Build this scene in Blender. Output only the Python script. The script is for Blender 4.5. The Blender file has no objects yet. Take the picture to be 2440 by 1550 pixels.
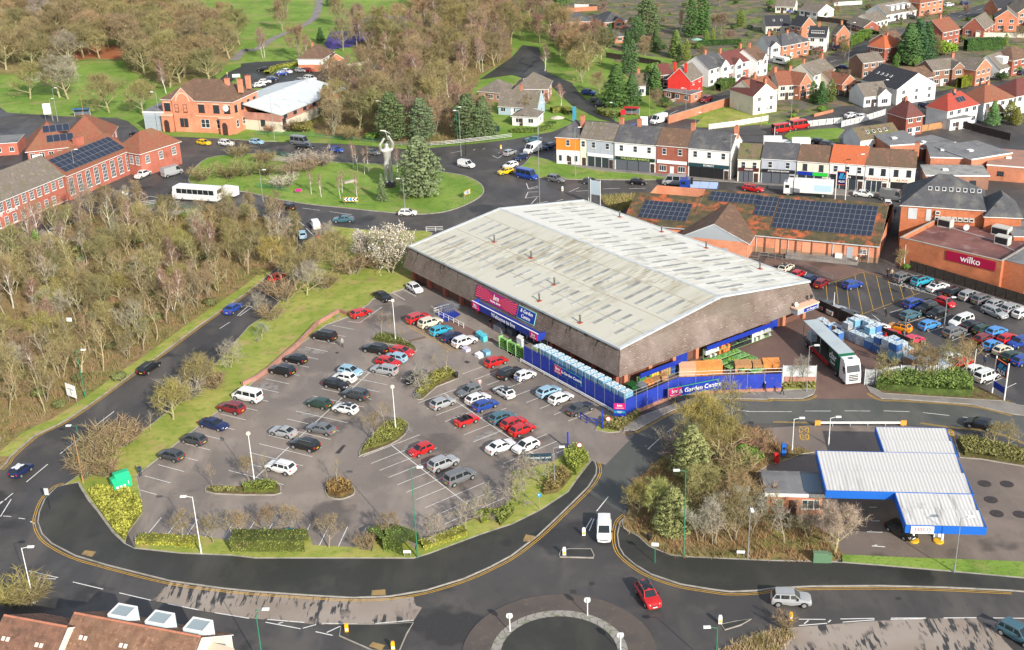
import bpy,bmesh,math,random
from mathutils import Vector,Matrix
R=math.radians
rng=random.Random(7)
SC=bpy.context.scene
COL=SC.collection
# --- camera
CAM_H,FPX,PITCH,ROLL=85.,2940.,R(23.41),R(-2.17)
FW=Vector((0,math.cos(PITCH),-math.sin(PITCH)))
_r=Vector((1,0,0));_u=Vector((0,math.sin(PITCH),math.cos(PITCH)))
RT=math.cos(ROLL)*_r+math.sin(ROLL)*_u
UP=-math.sin(ROLL)*_r+math.cos(ROLL)*_u
cam=bpy.data.cameras.new('camera');cam.sensor_width=36;cam.sensor_fit='HORIZONTAL'
cam.lens=36*FPX/2440;cam.clip_start=1;cam.clip_end=6000
camo=bpy.data.objects.new('camera',cam);COL.objects.link(camo)
camo.matrix_world=Matrix(((RT.x,UP.x,-FW.x,0),(RT.y,UP.y,-FW.y,0),(RT.z,UP.z,-FW.z,CAM_H),(0,0,0,1)))
SC.camera=camo
# --- world, sun, exposure
SUN_EL,SUN_AZ=R(27.3),R(-61.7)
wd=bpy.data.worlds.new('World');SC.world=wd;wd.use_nodes=True
nt=wd.node_tree
bg=nt.nodes['Background'];sky=nt.nodes.new('ShaderNodeTexSky');sky.sky_type='NISHITA'
sky.sun_disc=False;sky.sun_elevation=SUN_EL;sky.sun_rotation=R(151.7);sky.air_density=1.;sky.dust_density=1.
hsv=nt.nodes.new('ShaderNodeHueSaturation');hsv.inputs['Saturation'].default_value=.55
nt.links.new(sky.outputs[0],hsv.inputs['Color']);nt.links.new(hsv.outputs[0],bg.inputs[0]);bg.inputs[1].default_value=.15
sun=bpy.data.lights.new('sun','SUN');sun.energy=4.3;sun.angle=R(.55);sun.color=(1.,.93,.82)
suno=bpy.data.objects.new('sun',sun);COL.objects.link(suno)
sv=Vector((math.cos(SUN_AZ)*math.cos(SUN_EL),math.sin(SUN_AZ)*math.cos(SUN_EL),math.sin(SUN_EL)))
suno.rotation_euler=(-sv).to_track_quat('-Z','Y').to_euler();suno.location=sv*300
SC.view_settings.view_transform='Standard';SC.view_settings.look='None'
SC.view_settings.gamma=1.;SC.view_settings.exposure=.5
SC.cycles.max_bounces=5;SC.cycles.diffuse_bounces=2;SC.cycles.glossy_bounces=2;SC.cycles.transparent_max_bounces=6
SC.cycles.caustics_reflective=False;SC.cycles.caustics_refractive=False
# --- survey: points read off the photograph, laid on the ground plan
ZN={'W':(0,0,.98689),'R1':(940,460,4.812),'R2':(1440,560,4.812),'R3':(1140,660,4.812),'R4':(1060,640,9.564),'R5':(1440,820,5.235),'X':(1900,640,4.459)}
for _i,_c in enumerate('ABCD'):
 for _j,_y in enumerate((0,388,776,1162)):ZN[_c+str(_j)]=(610*_i,_y,3.943)
def G(u,v,z=.0):
 d=FW*FPX+RT*(u-1220)+UP*(775-v);t=(z-CAM_H)/d.z
 return Vector((d.x*t,d.y*t,z))
_zone='W'
def px(s):
 global _zone
 out=[]
 for tok in s.split():
  if tok in ZN:_zone=tok;continue
  a,b=tok.split(',');o=ZN[_zone]
  out.append((o[0]+float(a)/o[2],o[1]+float(b)/o[2]))
 return out
def gp(s,z=.0):return[G(u,v,z)for u,v in px(s)]
def g1(s,z=.0):return gp(s,z)[0]
def heading(s,z=.4):
 a,b=gp(s,z);return math.atan2(b.y-a.y,b.x-a.x)
# --- materials
MATS={}
def lin(h):
 h=h.lstrip('#');o=[]
 for i in(0,2,4):
  c=int(h[i:i+2],16)/255;o.append(c/12.92 if c<=.04045 else((c+.055)/1.055)**2.4)
 return(*o,1)
def C(c):
 if isinstance(c,str):return lin(c)
 return(*c[:3],1)
class NT:
 def __init__(s,m):s.t=m.node_tree;s.n=s.t.nodes;s.b=s.n['Principled BSDF']
 def node(s,ty,**kw):
  n=s.n.new(ty)
  for k,v in kw.items():setattr(n,k,v)
  return n
 def link(s,a,b):s.t.links.new(a,b)
 def coord(s,kind):
  if kind=='world':return s.node('ShaderNodeNewGeometry').outputs['Position']
  if kind=='uv':return s.node('ShaderNodeUVMap').outputs[0]
  return s.node('ShaderNodeTexCoord').outputs['Object']
 def noise(s,co,scale,detail=3,rough=.55,dist=.0,stretch=None):
  n=s.node('ShaderNodeTexNoise');n.inputs['Scale'].default_value=scale;n.inputs['Detail'].default_value=detail
  n.inputs['Roughness'].default_value=rough;n.inputs['Distortion'].default_value=dist
  if stretch:
   m=s.node('ShaderNodeMapping');m.inputs['Scale'].default_value=stretch[:3]
   if len(stretch)>3:m.inputs['Rotation'].default_value=(0,0,stretch[3])
   s.link(co,m.inputs[0]);co=m.outputs[0]
  s.link(co,n.inputs['Vector']);return n.outputs['Fac']
 def ramp(s,fac,lo,hi):
  r=s.node('ShaderNodeMapRange');r.inputs[1].default_value=lo;r.inputs[2].default_value=hi
  s.link(fac,r.inputs[0]);return r.outputs[0]
 def mix(s,fac,a,b,mode='MIX'):
  m=s.node('ShaderNodeMix',data_type='RGBA',blend_type=mode)
  for i,x in((0,fac),(6,a),(7,b)):
   if hasattr(x,'is_output')or isinstance(x,bpy.types.NodeSocket):s.link(x,m.inputs[i])
   elif i==0:m.inputs[0].default_value=x
   else:m.inputs[i].default_value=C(x)
  return m.outputs[2]
 def bump(s,h,strength,dist=.05):
  b=s.node('ShaderNodeBump');b.inputs['Strength'].default_value=strength;b.inputs['Distance'].default_value=dist
  s.link(h,b.inputs['Height']);s.link(b.outputs[0],s.b.inputs['Normal'])
def mat(name,base,rough=.8,spec=.3,metal=.0,layers=(),co='object',bump=None,vary=.0,emit=None):
 """layers: (colour, noise scale, lo, hi[, stretch]) mixed over the base in turn"""
 if name in MATS:return MATS[name]
 m=bpy.data.materials.new(name);m.use_nodes=True;MATS[name]=m;t=NT(m)
 t.b.inputs['Roughness'].default_value=rough;t.b.inputs['Specular IOR Level'].default_value=spec;t.b.inputs['Metallic'].default_value=metal
 if emit:t.b.inputs['Emission Color'].default_value=C(base);t.b.inputs['Emission Strength'].default_value=emit
 col=C(base)
 if layers or bump or vary:
  cs=t.coord(co)
  for L in layers:
   f=t.ramp(t.noise(cs,L[1],4,stretch=L[4]if len(L)>4 else None),L[2],L[3])
   col=t.mix(f,col,L[0])
  if vary:
   oi=t.node('ShaderNodeObjectInfo');mr=t.node('ShaderNodeMapRange');mr.inputs[3].default_value=1-vary;mr.inputs[4].default_value=1+vary
   t.link(oi.outputs['Random'],mr.inputs[0]);hs=t.node('ShaderNodeHueSaturation');t.link(mr.outputs[0],hs.inputs['Value'])
   if isinstance(col,tuple):hs.inputs['Color'].default_value=col
   else:t.link(col,hs.inputs['Color'])
   col=hs.outputs[0]
  if bump:t.bump(t.noise(cs,bump[0],4),bump[1],bump[2]if len(bump)>2 else .05)
 if isinstance(col,tuple):t.b.inputs['Base Color'].default_value=col
 else:t.link(col,t.b.inputs['Base Color'])
 return m
def tile_mat(name,c1,c2,mortar,w,h,rough=.85,layers=(),msize=.02,bump=.4,off=.5):
 """courses of tiles / bricks on the auto UVs (metres)"""
 if name in MATS:return MATS[name]
 m=bpy.data.materials.new(name);m.use_nodes=True;MATS[name]=m;t=NT(m)
 t.b.inputs['Roughness'].default_value=rough;t.b.inputs['Specular IOR Level'].default_value=.25
 uv=t.coord('uv');b=t.node('ShaderNodeTexBrick');t.link(uv,b.inputs['Vector']);b.offset=off
 b.inputs['Color1'].default_value=C(c1);b.inputs['Color2'].default_value=C(c2);b.inputs['Mortar'].default_value=C(mortar)
 b.inputs['Scale'].default_value=1;b.inputs['Brick Width'].default_value=w;b.inputs['Row Height'].default_value=h
 b.inputs['Mortar Size'].default_value=msize;b.inputs['Mortar Smooth'].default_value=.3;b.inputs['Bias'].default_value=0
 col=b.outputs['Color'];cs=t.coord('object')
 for L in layers:
  f=t.ramp(t.noise(uv if len(L)>5 else cs,L[1],5,stretch=L[4]if len(L)>4 else None),L[2],L[3]);col=t.mix(f,col,L[0])
 t.link(col,t.b.inputs['Base Color'])
 if bump:
  inv=t.node('ShaderNodeMath',operation='SUBTRACT');inv.inputs[0].default_value=1;t.link(b.outputs['Fac'],inv.inputs[1]);t.bump(inv.outputs[0],bump,.03)
 return m
# --- mesh helper
class MB:
 def __init__(s):s.v=[];s.f=[];s.m=[]
 def add(s,vs,fs,mi=0):
  o=len(s.v);s.v.extend(tuple(v)for v in vs)
  for f in fs:s.f.append(tuple(i+o for i in f));s.m.append(mi)
  return s
 def poly(s,pts,mi=0):return s.add(pts,[tuple(range(len(pts)))],mi)
 def box(s,x0,x1,y0,y1,z0,z1,mi=0):
  return s.add([(x0,y0,z0),(x1,y0,z0),(x1,y1,z0),(x0,y1,z0),(x0,y0,z1),(x1,y0,z1),(x1,y1,z1),(x0,y1,z1)],[(0,3,2,1),(4,5,6,7),(0,1,5,4),(1,2,6,5),(2,3,7,6),(3,0,4,7)],mi)
 def obox(s,c,ang,hx,hy,z0,z1,mi=0):
  ca,sa=math.cos(ang),math.sin(ang);P=[(-hx,-hy),(hx,-hy),(hx,hy),(-hx,hy)]
  P=[(c[0]+x*ca-y*sa,c[1]+x*sa+y*ca)for x,y in P]
  return s.prism(P,z0,z1,mi)
 def prism(s,P,z0,z1,mi=0,mt=None,bottom=True):
  n=len(P);a=sum(P[i][0]*P[(i+1)%n][1]-P[(i+1)%n][0]*P[i][1]for i in range(n))
  if a<0:P=P[::-1]
  o=len(s.v);s.v.extend((p[0],p[1],z0)for p in P);s.v.extend((p[0],p[1],z1)for p in P)
  for i in range(n):
   j=(i+1)%n;s.f.append((o+i,o+j,o+n+j,o+n+i));s.m.append(mi)
  s.f.append(tuple(range(o+n,o+2*n)));s.m.append(mi if mt is None else mt)
  if bottom:s.f.append(tuple(range(o+n-1,o-1,-1)));s.m.append(mi)
  return s
 def tube(s,p0,p1,r0,r1=None,n=6,mi=0,cap=True):
  r1=r0 if r1 is None else r1;p0=Vector(p0);p1=Vector(p1);d=(p1-p0)
  if d.length<1e-6:return s
  d.normalize();a=d.orthogonal().normalized();b=d.cross(a);o=len(s.v)
  for p,r in((p0,r0),(p1,r1)):
   for i in range(n):
    t=2*math.pi*i/n;s.v.append(tuple(p+a*(r*math.cos(t))+b*(r*math.sin(t))))
  for i in range(n):
   j=(i+1)%n;s.f.append((o+i,o+j,o+n+j,o+n+i));s.m.append(mi)
  if cap:s.f.append(tuple(range(o+n,o+2*n)));s.m.append(mi);s.f.append(tuple(range(o+n-1,o-1,-1)));s.m.append(mi)
  return s
 def lathe(s,prof,n=12,c=(0,0),mi=0):
  o=len(s.v)
  for r,z in prof:
   for i in range(n):t=2*math.pi*i/n;s.v.append((c[0]+r*math.cos(t),c[1]+r*math.sin(t),z))
  for k in range(len(prof)-1):
   for i in range(n):j=(i+1)%n;s.f.append((o+k*n+i,o+k*n+j,o+k*n+n+j,o+k*n+n+i));s.m.append(mi)
  s.f.append(tuple(range(o+len(prof)*n-n,o+len(prof)*n)));s.m.append(mi);return s
 def mesh(s,name,mats,smooth=False,uv=True,sharp=35):
  me=bpy.data.meshes.new(name);me.from_pydata(s.v,[],s.f)
  if not isinstance(mats,(list,tuple)):mats=[mats]
  for m in mats:me.materials.append(m)
  if len(mats)>1:me.polygons.foreach_set('material_index',s.m)
  if uv:
   ul=me.uv_layers.new(name='UVMap');dat=[]
   for p in me.polygons:
    n=p.normal
    if abs(n.z)>.999:ua=Vector((1,0,0));va=Vector((0,1,0))
    else:ua=Vector((-n.y,n.x,0)).normalized();va=n.cross(ua)
    for vi in p.vertices:
     co=me.vertices[vi].co;dat.extend((co.dot(ua),co.dot(va)))
   ul.data.foreach_set('uv',dat)
  if smooth:
   me.polygons.foreach_set('use_smooth',[True]*len(me.polygons));me.set_sharp_from_angle(angle=R(sharp))
  return me
 def build(s,name,mats,parent=None,smooth=False,uv=True,loc=None,rz=None,sharp=35):
  return link(name,s.mesh(name,mats,smooth,uv,sharp),parent,loc,rz)
def link(name,data,parent=None,loc=None,rz=None):
 o=bpy.data.objects.new(name,data);COL.objects.link(o)
 if parent is not None:o.parent=parent
 if loc is not None:o.location=loc
 if rz is not None:o.rotation_euler=(0,0,rz)
 return o
def tag(o,label,cat=None,group=None,kind=None):
 o['label']=label
 if cat:o['category']=cat
 if group:o['group']=group
 if kind:o['kind']=kind
 return o
def thing(name,label,cat,loc=(0,0,0),rz=.0,group=None):
 o=bpy.data.objects.new(name,None);COL.objects.link(o);o.empty_display_size=.3
 o.location=loc;o.rotation_euler=(0,0,rz);return tag(o,label,cat,group)
def cr(P,n=5,closed=False):
 """smooth curve through plan points"""
 P=[Vector((p[0],p[1],0))for p in P];out=[];m=len(P)
 for i in range(m if closed else m-1):
  if closed:a,b,c,d=P[i-1],P[i],P[(i+1)%m],P[(i+2)%m]
  else:a,b,c,d=P[max(i-1,0)],P[i],P[i+1],P[min(i+2,m-1)]
  for k in range(n):
   t=k/n;out.append(.5*((2*b)+(c-a)*t+(2*a-5*b+4*c-d)*t*t+(3*b-3*c+d-a)*t**3))
 if not closed:out.append(P[-1])
 return out
def offs(P,d,closed=False):
 out=[];n=len(P)
 for i in range(n):
  a=P[i-1]if(i>0 or closed)else P[i];b=P[(i+1)%n]if(i<n-1 or closed)else P[i]
  t=(Vector(b[:2])-Vector(a[:2]))
  if t.length<1e-9:t=Vector((1,0))
  t.normalize();out.append(Vector((P[i][0]-t.y*d,P[i][1]+t.x*d,0)))
 return out
def ribbon(mb,P,w,z,mi=0,closed=False,side=.0,h=.0):
 """strip of width w along a plan line; h > 0 makes it a raised bar"""
 A=offs(P,w/2+side,closed);B=offs(P,-w/2+side,closed);n=len(P)
 for i in range(n if closed else n-1):
  j=(i+1)%n
  mb.add([(B[i][0],B[i][1],z),(B[j][0],B[j][1],z),(A[j][0],A[j][1],z),(A[i][0],A[i][1],z)],[(0,1,2,3)],mi)
  if h:
   for Q,fl in((A,1),(B,0)):
    q=[(Q[i][0],Q[i][1],z-h),(Q[j][0],Q[j][1],z-h),(Q[j][0],Q[j][1],z),(Q[i][0],Q[i][1],z)]
    mb.add(q,[(0,1,2,3)if not fl else(3,2,1,0)],mi)
 return mb
def along(P,step,start=.0):
 """points every step metres along a polyline, with heading"""
 out=[];acc=start;tot=0
 for a,b in zip(P[:-1],P[1:]):
  a=Vector(a[:2]);b=Vector(b[:2]);L=(b-a).length
  while acc<=tot+L and L>0:
   p=a.lerp(b,(acc-tot)/L);out.append((p,math.atan2(b.y-a.y,b.x-a.x)));acc+=step
  tot+=L
 return out
def inpoly(p,P):
 x,y=p[0],p[1];c=False;n=len(P);j=n-1
 for i in range(n):
  if(P[i][1]>y)!=(P[j][1]>y)and x<(P[j][0]-P[i][0])*(y-P[i][1])/(P[j][1]-P[i][1])+P[i][0]:c=not c
  j=i
 return c
# === GROUND
M_grass=mat('grass',(.15,.255,.04),.95,.15,layers=[((.24,.34,.07),.06,.4,.65),((.12,.21,.035),.35,.5,.72),((.31,.29,.11),.11,.52,.72),((.08,.14,.03),2.2,.52,.8),((.26,.18,.10),.5,.66,.74)],co='world',bump=(3.,.5,.12))
M_verge=mat('verge_grass',(.24,.285,.055),.95,.15,layers=[((.37,.36,.10),.16,.42,.66),((.40,.29,.13),.22,.54,.72),((.15,.23,.035),.8,.5,.75),((.21,.15,.08),.07,.64,.74)],co='world',bump=(3.,.6,.12))
M_litter=mat('leaf_litter',(.28,.20,.10),.95,.1,layers=[((.20,.19,.06),.10,.42,.62),((.28,.17,.08),.35,.5,.7),((.08,.07,.035),.9,.5,.75)],co='world',bump=(1.5,.8,.2))
M_bed=mat('bed_soil',(.12,.085,.05),.95,.1,layers=[((.15,.16,.05),.8,.45,.65),((.22,.14,.07),1.7,.5,.7)],co='world',bump=(2.5,.8,.15))
M_garden=mat('garden_ground',(.15,.20,.05),.95,.15,layers=[((.15,.13,.115),.09,.44,.50),((.24,.17,.11),.16,.50,.58),((.10,.12,.05),.25,.5,.6),((.06,.09,.02),.45,.56,.7)],co='world',bump=(2.,.5,.1))
def asphalt(name,c,c2,c3,rough=.7,spec=.35):
 m=mat(name,c,rough,spec,layers=[(c2,.045,.40,.62),(c3,.13,.50,.66,(1,.3,1,.6)),(c3,.16,.52,.74),(c2,.7,.56,.8,(1,.35,1,.9)),(tuple(x*.7 for x in c2),.06,.6,.64),(tuple(min(1,x*1.5)for x in c),6.,.55,.9)],co='world',bump=(9.,.25,.03))
 t=NT(m);f=t.ramp(t.noise(t.coord('world'),.05,3),.42,.62)
 r=t.node('ShaderNodeMapRange');r.inputs[3].default_value=rough;r.inputs[4].default_value=rough-.22;t.link(f,r.inputs[0]);t.link(r.outputs[0],t.b.inputs['Roughness']);return m
M_road=asphalt('road_asphalt',(.072,.066,.063),(.054,.051,.051),(.105,.094,.085))
M_roadnew=asphalt('dark_asphalt',(.043,.042,.037),(.034,.035,.030),(.062,.059,.049))
M_lot=asphalt('car_park_asphalt',(.235,.195,.165),(.165,.14,.125),(.30,.25,.21))
M_bmroad=asphalt('side_road_asphalt',(.098,.100,.090),(.076,.080,.074),(.118,.116,.102))
M_red=asphalt('red_brown_asphalt',(.17,.105,.085),(.13,.085,.07),(.21,.135,.11))
M_fore=asphalt('forecourt_asphalt',(.20,.16,.135),(.15,.122,.105),(.245,.195,.16))
M_slab=mat('paving_slabs',(.24,.22,.20),.85,.25,layers=[((.16,.145,.13),.3,.45,.7),((.30,.27,.24),1.2,.5,.75)],co='world',bump=(3,.3,.03))
M_kerb=mat('kerb_stone',(.36,.33,.29),.85,.25,layers=[((.22,.21,.18),.8,.45,.7)],co='world')
M_white=mat('white_paint',(.72,.71,.68),.7,.3,layers=[((.36,.34,.32),1.6,.52,.8)],co='world')
M_yellow=mat('yellow_paint',(.62,.36,.045),.7,.3,layers=[((.26,.18,.07),1.6,.5,.8)],co='world')
M_conc=mat('concrete',(.38,.34,.29),.9,.2,layers=[((.26,.24,.21),.4,.45,.7),((.16,.15,.14),1.3,.6,.78)],co='world',bump=(4,.3,.03))
def tar_concrete():
 m=mat('tar_streaked_concrete',(.33,.28,.24),.85,.25,layers=[((.27,.22,.18),.15,.4,.66)],co='world');t=NT(m)
 src=t.b.inputs['Base Color'].links[0].from_socket;w=t.coord('world')
 s=t.ramp(t.noise(w,1.,3,.6,.3,(1.6,.3,1,R(-14))),.51,.56);k=t.ramp(t.noise(w,.16,3),.42,.50)
 mu=t.node('ShaderNodeMath',operation='MULTIPLY');t.link(s,mu.inputs[0]);t.link(k,mu.inputs[1])
 t.link(t.mix(mu.outputs[0],src,(.055,.055,.058)),t.b.inputs['Base Color']);return m
M_tar=tar_concrete()
def surf(name,s,z,m,label,smooth=0,kind='structure',kerb=.0,h=.0,parent=None,closed=True,mb=None,pts=None):
 P=pts if pts is not None else gp(s)
 if smooth:P=cr(P,smooth,True)
 P=[(p[0],p[1])for p in P]
 b=MB()
 if h:b.prism(P,z-h-.15,z,1,0,bottom=False)
 else:
  n=len(P);a=sum(P[i][0]*P[(i+1)%n][1]-P[(i+1)%n][0]*P[i][1]for i in range(n))
  if a<0:P=P[::-1]
  b.poly([(x,y,z)for x,y in P])
 o=b.build(name,[m,M_kerb]if h else m,parent,uv=False)
 if parent is None:tag(o,label,kind=kind)
 if kerb:
  n=len(P);a=sum(P[i][0]*P[(i+1)%n][1]-P[(i+1)%n][0]*P[i][1]for i in range(n))
  k=MB();ribbon(k,[Vector((x,y,0))for x,y in P],kerb,z+.008,0,True,side=(kerb/2-.01)if a>0 else-(kerb/2-.01))
  k.build('kerb',M_kerb,o,uv=False)
 return o,P
b=MB();b.poly([(-3000,-500,-.06),(3000,-500,-.06),(3000,4500,-.06),(-3000,4500,-.06)])
tag(b.build('ground',M_grass,uv=False),'open green grass ground of the park and beyond',kind='structure')
ROAD,P_ROAD=surf('road','A0 -700,900 0,1010 70,1060 600,1095 1100,1110 1200,1140 1370,1275 2020,1300 2405,1330 B0 800,1352 1400,1402 1640,1392 2050,1352 2405,1312 C0 380,1240 640,1130 1000,1150 1300,1090 2405,1180 D0 700,1000 2405,900 3300,900 D3 3300,2400 A3 -1200,2400',.0,M_road,'grey asphalt roads, roundabouts and yards')
LITTER,P_WOODL=surf('wood_floor','A2 -900,1900 0,1355 75,1285 100,1240 200,1150 330,1040 560,930 650,880 800,780 1000,640 1270,440 1480,300 1880,0 A1 2405,1165 B1 160,1020 300,905 390,800 395,760 360,665 310,615 250,590 60,520 A1 2250,480 2080,462 1700,440 1470,408 1190,455 900,490 700,570 560,645 330,745 0,890 -900,1250',.12,M_litter,'brown leaf-littered floor of the wood beside the dual carriageway',h=.12)
ISL,P_ISL=surf('roundabout_island','A1 1800,90 1775,190 2000,262 2280,275 B1 0,300 190,345 500,395 800,425 1100,458 1480,488 1750,470 1950,410 2100,330 2145,265 2100,190 1960,125 1760,90 1400,36 1100,14 850,4 B0 600,1512 360,1492 80,1450 A0 2200,1455 1950,1490 A1 1830,50',.13,M_grass,'bright green grass island of the large roundabout',smooth=3,h=.13,kerb=.25)
LOT,P_LOT=surf('car_park','B1 1385,1195 1100,1290 1060,1335 870,1455 B2 660,0 400,200 130,435 0,525 A2 2030,835 1860,965 1680,1105 1480,1270 1290,1420 A3 1340,130 1345,240 1200,440 1270,570 1700,620 2405,660 B3 600,665 1480,670 1620,630 2100,450 2405,360 C3 0,350 520,50 C2 620,1430 740,1270 880,1310 1150,1030 1060,880 R1 700,1000',.014,M_lot,'warm grey asphalt of the store car park')
PAVE,P_PAVE=surf('pavement','A2 600,1505 A3 530,0 420,110 365,240 352,330 390,440 480,530 700,645 1000,735 1600,885 2100,955 2405,985 B3 500,1020 900,1042 1250,1030 1600,972 1950,865 2200,755 2405,645 C3 250,455 440,275 720,0 C2 795,1400 800,1340 785,1290 750,1262 740,1275 620,1430 C3 520,50 260,220 0,350 B3 2100,450 1620,630 1480,672 600,670 0,670 A3 2180,644 1700,624 1270,577 1180,532 1070,432 920,225 840,130 760,0 A2 740,1480',.11,M_roadnew,'wide black asphalt pavement curving round the car park',h=.11,kerb=.16)
EMB,P_EMB=surf('grass_embankment','A2 600,1508 1000,1235 1440,920 1570,815 1850,560 2340,10 B1 120,1420 330,1180 500,1000 650,850 700,700 690,600 930,625 1150,645 1600,645 1660,665 R1 330,620 330,940 B1 1385,1192 1100,1288 1060,1333 870,1453 B2 655,0 396,200 126,435 0,520 A2 2026,832 1856,962 1676,1102 1476,1267 1286,1417 A3 1338,130 1343,240 1198,440 1180,530 1070,430 920,223 840,128 760,-2 A2 740,1480',.13,M_verge,'rough grass bank between the dual carriageway and the car park',h=.13,kerb=.16)
SHEDGE,P_SH=surf('hedge_verge','A3 1270,573 1300,480 1322,458 1860,460 2180,512 B3 0,455 510,475 530,550 960,572 1090,608 1110,500 1300,372 1500,600 1520,500 1900,372 2130,252 2405,150 C2 0,1380 380,1290 600,1142 740,1260 620,1428 C3 520,48 260,218 0,348 B3 2100,448 1620,628 1480,668 600,666 0,666 A3 2180,640 1700,620',.15,M_verge,'grass verge under the hedges along the car park front',h=.13)
RPAVE,P_RP=surf('pavement','C3 1080,265 1010,330 985,450 1000,560 1045,640 1150,730 1300,820 1580,915 1880,965 2050,985 D3 -90,975 60,952 420,935 1050,930 1650,945 2280,975 2405,985 3300,1050 3300,950 2405,857 1800,802 1100,742 700,710 0,692 C3 1650,657 1500,642 1300,562 1190,462 1060,392 1040,330',.11,M_roadnew,'black asphalt pavement below the petrol station',h=.11,kerb=.16)
SOIL,P_SE=surf('wood_floor','C3 1080,263 C2 1150,1480 1400,1240 1640,1050 1900,965 2250,960 D2 0,1000 60,1100 440,1195 330,1210 100,1290 0,1320 -100,1380 D3 -150,150 130,210 350,330 620,480 690,635 650,700 0,688 C3 1650,653 1500,638 1300,558 1190,458 1060,388 1040,328',.13,M_litter,'brown leaf-littered ground under the trees by the petrol station',h=.13)
surf('grass_verge','D3 692,637 1300,665 2030,690 2405,705 3300,740 3300,935 2405,853 1800,798 1100,738 700,706',.14,M_grass,'strip of green grass between the petrol station and pavement',h=.14)
surf('shrub_bed','D2 1750,1080 1850,1040 2405,1180 3300,1400 3300,1500 2405,1330 2000,1262 1800,1245',.13,M_bed,'planted bed right of the petrol station canopy',h=.13,kerb=.15)
surf('forecourt','D2 -160,985 60,960 400,940 1300,945 1700,975 1850,1030 1800,1240 2405,1325 3300,1500 D3 3300,735 2405,703 2030,688 1300,663 692,635 620,470 350,320 130,200 -150,140 D2 -60,1320 440,1195 60,1100',.02,M_fore,'stained asphalt forecourt of the petrol station')
surf('side_road','C2 1150,1030 880,1310 C3 700,40 1080,265 1060,150 C2 1180,1440 1400,1230 1640,1040 1900,955 2200,925 D2 50,920 430,928 1300,934 1700,968 2100,1015 2405,1130 3300,1400 3300,1050 2405,855 2290,842 1900,748 1250,700 1060,692 400,695 0,700 C2 2000,692 1750,732 1500,808 1170,990',.018,M_bmroad,'greenish grey asphalt road running past the garden centre')
surf('pavement','C2 1050,995 1170,985 1500,803 1750,727 2000,688 2405,698 D2 0,690 330,690 425,650 450,605 330,607 0,622 C2 2405,628 1980,628 1700,688 1480,758 1200,858 1060,925',.11,M_slab,'grey pavement in front of the blue garden centre fence',h=.11,kerb=.15)
surf('pavement','D2 920,565 960,632 1060,690 1250,697 1900,745 2300,838 2405,850 3300,1040 3300,920 2330,745 2200,715 1100,645 1010,600',.11,M_slab,'grey pavement below the bushes by the lorry gate',h=.11,kerb=.15)
surf('shrub_bed','D2 985,560 1760,470 1920,560 2100,640 2330,742 2200,712 1100,642 1010,595',.13,M_bed,'soil bed under the evergreen bushes by the lorry gate',h=.13)
surf('shrub_bed','C2 860,870 1060,915 1060,925 1010,1005 900,1012 780,985',.13,M_verge,'small grass bed at the corner of the blue fence',h=.13,kerb=.13)
surf('shrub_bed','D2 130,545 450,545 450,605 330,605 130,612',.14,M_verge,'weedy bed below the steel gate left of the lorry',h=.14)
surf('yard','D2 425,692 1075,692 930,566 1780,485 X 1150,850 235,435 R2 2290,830 1650,1100 D2 130,540 448,545',.022,M_red,'red-brown service yard where the lorry stands')
surf('loading_bay','D1 -60,1000 -20,892 230,912 640,937 1180,1092 900,1027 620,1112 230,948',.02,M_red,'red-brown loading bay marked no parking')
PLAZA,_=surf('paved_forecourt','B2 1610,-20 1700,-90 1840,-60 2405,215 2405,300 C2 40,270 0,300 B2 2250,175 2080,140',.10,M_red,'brown paved apron in front of the store entrance',h=.1,kerb=.12)
surf('concrete_carriageway','A3 1600,890 2100,962 2405,990 B3 500,1028 900,1048 1250,1038 1480,1030 1500,1110 1560,1130 1480,1255 1130,1285 600,1290 100,1245 0,1235 A3 2340,1230 1860,1155 1430,1062',.016,M_tar,'worn concrete carriageway patch streaked with black tar')
surf('concrete_carriageway','D3 -60,1350 280,1312 1000,1255 1500,1235 2000,1218 2150,1262 2200,1420 2330,1560 2330,1800 -300,1800 -300,1480',.016,M_tar,'worn concrete carriageway in the bottom right corner')
for s,lb,sm in(('B2 1085,130 1170,78 1300,90 1500,200 1490,252 1400,202 1120,162','planted island by the black car and bay ends near the entrance',2),('B2 1485,690 1490,630 1640,460 1800,400 1880,445 1905,500 1700,580 1570,695','planted island between the middle bays and black saloon',2),('B2 968,1230 1000,1130 1190,930 1350,885 1440,935 1400,1032 1262,1125 1000,1222','planted island with a lamp post in the middle of the car park',2),('W 482,1152 500,1142 560,1144 620,1133 656,1140 661,1154 645,1166 505,1163','long narrow planted island near the green bins',2),('W 764,1150 776,1134 806,1129 831,1145 833,1164 800,1176 770,1169','small round planted island at the end of the bays',3)):
 surf('planter_island',s,.14,M_bed,lb,smooth=sm,h=.13,kerb=.14)
P_WOODC=surf('wood_floor','B0 560,1262 900,1310 1500,1370 2100,1325 2200,1230 1800,1000 2080,800 2100,720 2405,545 2405,-500 1300,-500 1500,60 1480,300 1000,330 900,480 1150,600 1190,660 700,810 560,840 480,1000',.02,M_litter,'brown floor of the wood behind the roundabout')[1]
P_GARD=surf('gardens','C0 100,-400 350,250 900,430 1000,640 1480,1060 2050,870 2405,1160 D0 700,1000 2405,900 3600,900 3600,-500',.02,M_garden,'patchwork of gardens and drives between the houses')[1]
surf('parking_ground','B0 -140,830 -140,600 0,585 350,570 430,600 200,650 130,722 250,640 900,705 1030,640 1000,600 1150,585 1190,655 1000,700 700,805 560,830',.03,M_roadnew,'black asphalt car park behind the white-roofed hall')
surf('parking_ground','B0 2100,750 2405,540 C0 100,425 250,450 330,680 560,780 650,900 1000,1160 820,1120 560,990 380,820 0,705',.03,M_roadnew,'dark asphalt car park behind the pub')
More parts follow.
